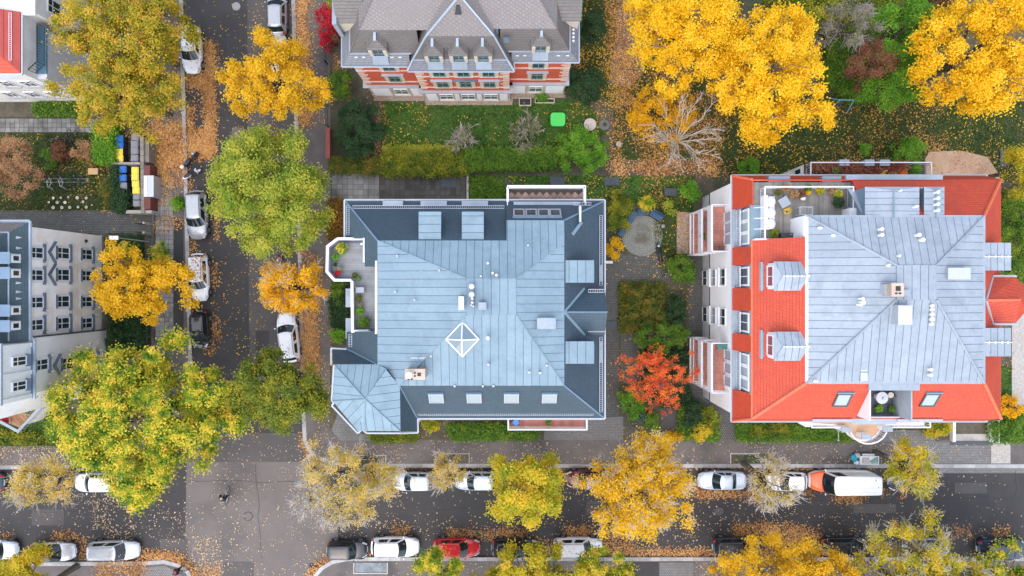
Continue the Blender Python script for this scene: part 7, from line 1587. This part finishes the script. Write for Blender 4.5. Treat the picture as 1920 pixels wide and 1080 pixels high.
# ---------------------------------------------------------------- people
def skinned(name, joints, edges, rad, m, parent, sub=2):
    ks = list(joints); me = bpy.data.meshes.new(name+'_skeleton'); me.from_pydata([joints[k] for k in ks], [(ks.index(a), ks.index(b)) for a, b in edges], [])
    o = bpy.data.objects.new(name+'_tmp', me); COL.objects.link(o); md = o.modifiers.new('skin', 'SKIN'); md.use_smooth_shade = True
    sv = me.skin_vertices[0].data
    for i, k in enumerate(ks): r = rad[k]; sv[i].radius = (r, r) if not isinstance(r, tuple) else r; sv[i].use_root = (i == 0)
    o.modifiers.new('sub', 'SUBSURF').levels = sub; o.modifiers['sub'].render_levels = sub
    bpy.context.view_layer.update(); dg = bpy.context.evaluated_depsgraph_get(); nm = bpy.data.meshes.new_from_object(o.evaluated_get(dg)); nm.name = name; bpy.data.objects.remove(o); bpy.data.meshes.remove(me)
    nm.materials.clear(); return link(name, nm, m, parent)
SKINM = mat('skin', (0.56,0.36,0.27), rough=.55, fine=.03, obj=True)
def person(label, px, py, z, ang, J, jacket, trousers, hair, shoes=None, cap=None, bulk=.028):
    p = W(px, py, z); t = thing('person', label, 'person', (p.x,p.y,z), R(ang))
    E = [('pel','chest'),('chest','neck'),('neck','head'),('chest','shL'),('shL','elL'),('elL','wrL'),('chest','shR'),('shR','elR'),('elR','wrR'),('pel','hipL'),('hipL','knL'),('knL','anL'),('anL','toL'),('pel','hipR'),('hipR','knR'),('knR','anR'),('anR','toR')]
    rad = dict(pel=.13,chest=.13,neck=.055,head=.095,hipL=.085,hipR=.085,knL=.058,knR=.058,anL=.04,anR=.04,toL=.035,toR=.035,shL=.06,shR=.06,elL=.042,elR=.042,wrL=.03,wrR=.03)
    skinned('body', J, E, rad, SKINM, t)
    up_ = [k for k in ('pel','chest','shL','elL','wrL','shR','elR','wrR')]; eu = [e for e in E if e[0] in up_ and e[1] in up_]
    ju = {k: J[k] for k in up_}; ju['wrL'] = tuple(Vector(J['elL']).lerp(Vector(J['wrL']), .9)); ju['wrR'] = tuple(Vector(J['elR']).lerp(Vector(J['wrR']), .9))
    skinned('jacket', ju, eu, {k: rad[k]+bulk for k in up_}, jacket, t)
    lo = ['pel','hipL','knL','anL','hipR','knR','anR']; el = [e for e in E if e[0] in lo and e[1] in lo]; skinned('trousers', {k: J[k] for k in lo}, el, {k: rad[k]+.02 for k in lo}, trousers, t)
    h = Vector(J['head']); n = (h-Vector(J['neck'])).normalized(); f = Vector((1,0,0)); f = (f-n*f.dot(n)).normalized(); s = n.cross(f)
    c = h+n*.06; mb = MB().ball(c-f*.025+n*.03, .105, .10, .105, 14, 8); mb.build('hair', cap or hair, t, smooth=True)
    MB().ball(c+f*.105-n*.035, .02, .015, .022, 8, 5).build('nose', SKINM, t, smooth=True); MB().ball(c+f*.092-n*.085, .012, .03, .008, 8, 4).build('mouth', mat('lips', (0.4,0.16,0.14), rough=.5), t, smooth=True)
    for q in (-1, 1):
        MB().ball(c+f*.088+s*q*.034-n*.005, .012, .014, .009, 8, 4).build('eye', BLACK, t, smooth=True); MB().ball(c+s*q*.095-n*.02, .02, .012, .03, 8, 5).build('ear', SKINM, t, smooth=True)
    for side in ('L','R'):
        w = Vector(J['wr'+side]); d = (w-Vector(J['el'+side])).normalized(); u = d.cross(Vector((0,0,1))).normalized(); v = u.cross(d); q = 1 if side == 'L' else -1
        pc = w+d*.05; MB().ball(pc, .05, .038, .025, 8, 5).build('palm', SKINM, t, smooth=True); hb = MB()
        for i, L in enumerate((.06,.075,.08,.07,.055)):
            if i == 0: a = pc+u*q*.035; hb.tube(a, a+u*q*.03+d*.03, .011, .010, 5); hb.tube(a+u*q*.03+d*.03, a+u*q*.03+d*.055-v*.02, .010, .008, 5)
            else: a = pc+d*.035+u*q*(.03-.02*(i-1)); hb.tube(a, a+d*L*.5-v*.012, .010, .009, 5); hb.tube(a+d*L*.5-v*.012, a+d*L*.62-v*.05, .009, .007, 5)
        hb.build('fingers', SKINM, t)
        to = Vector(J['to'+side]); an = Vector(J['an'+side]); MB().ball((to+an)/2-Vector((0,0,.02)), .14, .05, .05, 10, 6).build('shoe', shoes or BLACK, t, smooth=True)
    return t
RIDE = dict(pel=(-.22,0,1.02),chest=(.03,0,1.40),neck=(.10,0,1.53),head=(.15,0,1.65),shL=(.05,.19,1.43),elL=(.2,.28,1.22),wrL=(.30,.26,1.08),shR=(.05,-.19,1.43),elR=(.2,-.28,1.22),wrR=(.30,-.26,1.08),hipL=(-.2,.1,.97),knL=(.17,.13,.80),anL=(-.02,.13,.44),toL=(.13,.14,.40),hipR=(-.2,-.1,.97),knR=(.12,-.13,.62),anR=(-.06,-.13,.24),toR=(.09,-.14,.20))
WALK = dict(pel=(0,0,.95),chest=(.02,0,1.36),neck=(.03,0,1.50),head=(.06,0,1.63),shL=(.02,.19,1.42),elL=(-.06,.25,1.14),wrL=(.08,.24,.93),shR=(.02,-.19,1.42),elR=(.08,-.25,1.14),wrR=(.24,-.22,1.0),hipL=(0,.1,.91),knL=(.14,.1,.50),anL=(.14,.1,.09),toL=(.29,.11,.05),hipR=(0,-.1,.91),knR=(-.02,-.1,.48),anR=(-.24,-.1,.16),toR=(-.12,-.11,.06))
bicycle('city bicycle ridden across the crossing by the person in black', 429,927, 84, FR_W, 0, .012, None); person('cyclist in black jacket with pale hair riding over the crossing', 429,927,.012,84,RIDE,mat('black_jacket', (0.012,0.014,0.018), rough=.8, obj=True),mat('dark_jeans', (0.04,0.05,0.07), rough=.9, obj=True),mat('blond_hair', (0.5,0.40,0.26), rough=.7, obj=True), bulk=.075)
bicycle('dark bicycle ridden beside the olive street tree by the person in red', 533,486, -92, FR_B, 0, .008, None); person('cyclist in red jacket and white helmet beside the olive street tree', 533,486,.008,-92,RIDE,mat('red_jacket', (0.32,0.02,0.03), rough=.8, obj=True),mat('navy_trousers', (0.02,0.025,0.04), rough=.9, obj=True),BLACK,cap=WHITE)
person('pedestrian in burgundy jacket on the leafy corner pavement', 341,1063,.14,20,WALK,mat('burgundy_jacket', (0.14,0.02,0.045), rough=.85, obj=True),mat('black_trousers', (0.015,0.016,0.02), rough=.9, obj=True),mat('auburn_hair', (0.16,0.04,0.045), rough=.7, obj=True))
bicycle('dark green bicycle pushed by the pedestrian in burgundy', 350,1066, 20, FR_G, 0, .14, None)
# ================================================================ fallen leaves
L_OR = leafmat('fallen_orange', [(0.20,0.085,0.03),(0.42,0.19,0.055),(0.62,0.31,0.10),(0.72,0.44,0.18)], .35, .5, .1)
L_YE = leafmat('fallen_yellow', [(0.42,0.24,0.03),(0.62,0.36,0.04),(0.70,0.45,0.08),(0.60,0.30,0.03)], .35, .5, .1)
L_TA = leafmat('fallen_tan', [(0.30,0.19,0.10),(0.48,0.32,0.18),(0.62,0.45,0.28),(0.68,0.54,0.36)], .3, .5, .1)
def clumpy(p, rng, f=.55):
    v = np.zeros(len(p))
    for i in range(7):
        a = rng.uniform(0, 2*math.pi); k = f*rng.uniform(.6, 3.2); v += np.sin((p[:, 0]*math.cos(a)+p[:, 1]*math.sin(a))*k*2+rng.uniform(0, 6.3))
    return v/7
KEEP_OUT = [np.array([XY(*p) for p in q]) for q in ([(1740,285),(1800,283),(1850,295),(1872,330),(1872,345),(1735,340),(1732,300)], [(1160,0),(1230,0),(1205,140),(1180,165),(1140,160),(1150,100)], [(700,180),(1060,176),(1060,186),(960,198),(800,198),(704,190)], [(1268,398),(1300,398),(1300,476),(1268,476)])]
def litter(label, zones, m, seed, size=.15):
    rng = np.random.default_rng(seed); Q = []
    for poly, dens, z, cl in zones:
        pw = np.array([XY(x, y, z) for x, y in poly]); p = fill(rng, pw, dens*(1.35 if dens > 60 else 1)*(1+.6*cl))
        if cl: p = p[rng.uniform(-1, 1, len(p))*.45+clumpy(p, rng)*1.6 > (cl-1)*.8]
        if dens > 9 and z > .15: p = p[~inside(p, KEEP_OUT[0])]
        p = p+rng.normal(size=p.shape)*(.28 if dens > 60 else .05)
        Q.append(leaf_quads(rng, np.column_stack([p, z+rng.uniform(.012, .05, len(p))]), rng.uniform(.6, 1.45, len(p))*size, 2.2, .72))
    o = link('fallen_leaves', quads_mesh('fallen_leaves', np.concatenate(Q)), m); props(o, label, 'leaves', None, 'stuff'); return o
r_ = rect; G = .14; Z = .168
litter('orange fallen leaves drifted along the kerbs', [
    (r_(386,80,402,290),330,.0,0), (r_(351,200,359,292),300,.0,0), (r_(351,140,390,164),260,.0,.4), (r_(351,244,395,296),280,.0,.5), (r_(356,160,388,246),25,.0,.6),
    (r_(284,205,343,330),150,G,.7), (r_(288,330,344,440),40,.19,.8), (r_(300,262,345,345),130,.19,.5), (r_(352,338,362,356),120,.0,0), (r_(354,442,364,478),140,.0,0), (r_(356,562,362,590),120,.0,0), (r_(397,492,407,562),70,.0,.6), (r_(398,598,409,640),110,.0,.3), (r_(382,642,402,668),60,.0,.5), (r_(400,340,412,450),60,.0,.7), (r_(356,690,366,730),110,.0,0),
    ([(558,-20),(578,-20),(580,235),(562,235)],240,G,.3), ([(566,585),(592,585),(597,705),(568,705)],260,G,.3), ([(560,470),(606,470),(606,585),(562,585)],60,G,.6), ([(562,815),(570,815),(592,850),(612,866),(590,866),(572,846)],160,.005,0),
    (r_(0,1000,22,1012),120,.0,0), (r_(101,999,144,1012),140,.0,0), (r_(150,1010,164,1052),110,.0,.3), ([(262,1036),(310,1034),(345,1044),(368,1070),(372,1100),(352,1100),(345,1072),(320,1056),(262,1052)],170,.06,.2), (r_(180,1052,275,1092),80,G,.6), (r_(376,1058,415,1092),90,.01,.5),
    ([(582,1092),(575,1092),(584,1066),(612,1044),(632,1042),(612,1056),(592,1076)],150,.06,0), (r_(690,1034,696,1050),100,.02,0),
    (r_(655,870,1760,881),60,.01,.5), ([(1290,906),(1312,909),(1325,919),(1382,916),(1384,930),(1310,934)],190,.0,.1), (r_(1392,920,1450,935),110,.0,.3), (r_(1556,926,1622,939),150,.0,.2), (r_(1505,915,1530,930),80,.0,.4), (r_(838,995,962,1010),130,.0,.3), (r_(735,988,768,1004),90,.0,.4), (r_(940,992,985,1008),120,.0,.3), (r_(1058,988,1112,1006),120,.0,.3), (r_(1180,1031,1345,1043),190,.0,0), (r_(1122,998,1185,1044),110,.0,.4), ([(1372,990),(1410,982),(1480,984),(1535,996),(1550,1040),(1440,1045),(1425,1010),(1380,1004)],150,.0,.3), (r_(1785,988,1822,1004),90,.0,.5), (r_(1862,990,1888,1004),100,.0,.3), (r_(985,1012,1035,1044),90,.0,.4), (r_(1650,915,1700,935),50,.0,.6),
    ([(1130,-20),(1350,-20),(1350,330),(1150,330),(1150,200)],72,Z,.7), (r_(1136,300,1300,372),26,Z,.7), (r_(1300,170,1420,330),20,Z,.7), (r_(1560,180,1780,330),20,Z,.8), (r_(1735,285,1872,340),9,.175,.5), (r_(1205,365,1240,400),45,Z,.6), (r_(1268,398,1300,476),26,.175,.5), (r_(625,100,660,190),45,Z,.6), (r_(690,165,725,300),35,Z,.7), (r_(876,322,880,376),60,.2,0), (r_(100,300,215,320),30,Z,.7), (r_(180,395,285,400),25,.16,.5), (r_(200,150,285,260),40,Z,.6), (r_(618,560,625,700),40,Z,.4), (r_(1700,252,1770,288),40,Z,.5), (r_(1870,560,1900,700),12,Z,.5)], L_OR, 1, .13)
litter('yellow fallen leaves scattered over lawns and streets', [
    (r_(715,190,1060,290),3.5,Z,.8), (r_(720,192,800,292),8,Z,.6), (r_(884,330,1140,376),14,.17,.7), (r_(1060,190,1150,300),20,Z,.7), (r_(1340,190,1960,345),11,Z,.8), (r_(1380,185,1560,330),7,Z,.8), (r_(1220,360,1296,520),9,Z,.7), (r_(1130,470,1262,535),1.6,.165,.5), (r_(1160,530,1300,640),7,Z,.7), (r_(1135,640,1300,824),2.5,.165,.5),
    (r_(0,250,285,396),6,Z,.7), (r_(0,397,285,437),1.2,.16,.3), (r_(150,300,215,394),14,Z,.6), ([(380,0),(545,0),(560,480),(380,480)],2.6,.006,.5), (r_(395,480,500,830),4.5,.006,.6), (r_(460,-10,550,260),2,.006,.5), (r_(578,0,612,230),14,G,.6), (r_(584,480,620,820),9,G,.6),
    (r_(1010,-10,1160,180),26,Z,.7), (r_(1080,90,1230,200),28,Z,.6), (r_(64,193,160,216),10,Z,.5), (r_(620,560,655,660),8,Z,.5), (r_(780,785,1010,824),8,Z,.5), (r_(205,445,282,700),10,Z,.6), (r_(1384,790,1740,826),6,Z,.5), (r_(1875,270,1960,560),12,Z,.6)], L_YE, 2, .125)
litter('pale dry leaves scattered over the asphalt of the crossing', [
    (r_(350,830,606,1090),5.5,.012,.6), (r_(0,885,350,1010),2.0,.002,.6), (r_(175,920,255,1015),26,.002,.6), (r_(140,925,300,1010),7,.002,.6), (r_(300,930,350,1020),9,.004,.5), (r_(360,1005,415,1060),24,.012,.7), (r_(-20,836,150,876),26,G,.6), (r_(150,836,330,880),12,G,.5), (r_(615,826,1700,868),5.5,.15,.7), (r_(620,826,760,868),12,.15,.6), (r_(1380,826,1660,868),9,.15,.6), (r_(606,882,1920,1042),1.7,.002,.6), (r_(640,975,1100,1008),5,.002,.6), (r_(1270,960,1700,1010),4.5,.002,.6), (r_(1230,930,1440,1000),2.5,.002,.5), (r_(640,1054,1200,1090),3,G,.5), (r_(1300,1054,1400,1090),12,G,.5), (r_(560,820,640,880),9,.14,.6), (r_(1700,830,1892,868),2.5,.165,.5), (r_(540,880,760,1000),7,.01,.6), (r_(1090,880,1310,1035),5,.002,.6), (r_(1550,990,1850,1020),5,.002,.6)], L_TA, 3, .12)
litter('leaves fallen on car roofs and bonnets', [(r_(357,479,386,530),55,1.53,.3), (r_(352,60,375,100),26,1.58,.5), (r_(356,105,378,134),24,1.0,.5), (r_(1440,886,1475,915),22,1.5,.5), (r_(745,887,812,915),5,1.5,.3), (r_(160,886,220,915),6,1.5,.4), (r_(868,884,920,912),7,1.5,.4), (r_(705,1010,770,1040),2.5,1.62,.2), (r_(820,1012,880,1040),5,1.46,.3), (r_(1050,1010,1110,1042),5,1.62,.3), (r_(515,600,555,665),2.5,1.64,.2), (r_(1550,882,1650,920),1.6,2.6,.2), (r_(180,1016,250,1046),2,1.54,.2)], L_OR, 4, .11)

# ================================================================ grass
GR = {LAWN.name: leafmat('grass_blades', [(0.03,0.085,0.012),(0.055,0.135,0.016),(0.085,0.18,0.022),(0.15,0.19,0.04)], .55, .9, .3), LAWN_DK.name: leafmat('grass_blades_mossy', [(0.03,0.06,0.012),(0.055,0.10,0.016),(0.09,0.14,0.022),(0.13,0.12,0.045)], .6, .8, .3)}
rng = np.random.default_rng(77)
for nm, lab in ((LAWN.name, 'short green grass of the house lawns'), (LAWN_DK.name, 'mossy olive grass of the garden lawns')):
    Q = []
    for poly, m in LAWNS:
        if m.name != nm: continue
        pw = np.clip(np.array([XY(*p) for p in poly]), [-49, -28], [49, 28]); p = fill(rng, pw, 130)
        for ko in KEEP_OUT: p = p[~inside(p, ko)]
        Q.append(leaf_quads(rng, np.column_stack([p, .165+rng.uniform(0, .05, len(p))]), np.full(len(p), .15), .35, .5))
    o = link('grass', quads_mesh('grass', np.concatenate(Q)), GR[nm]); props(o, lab, 'grass', None, 'stuff')
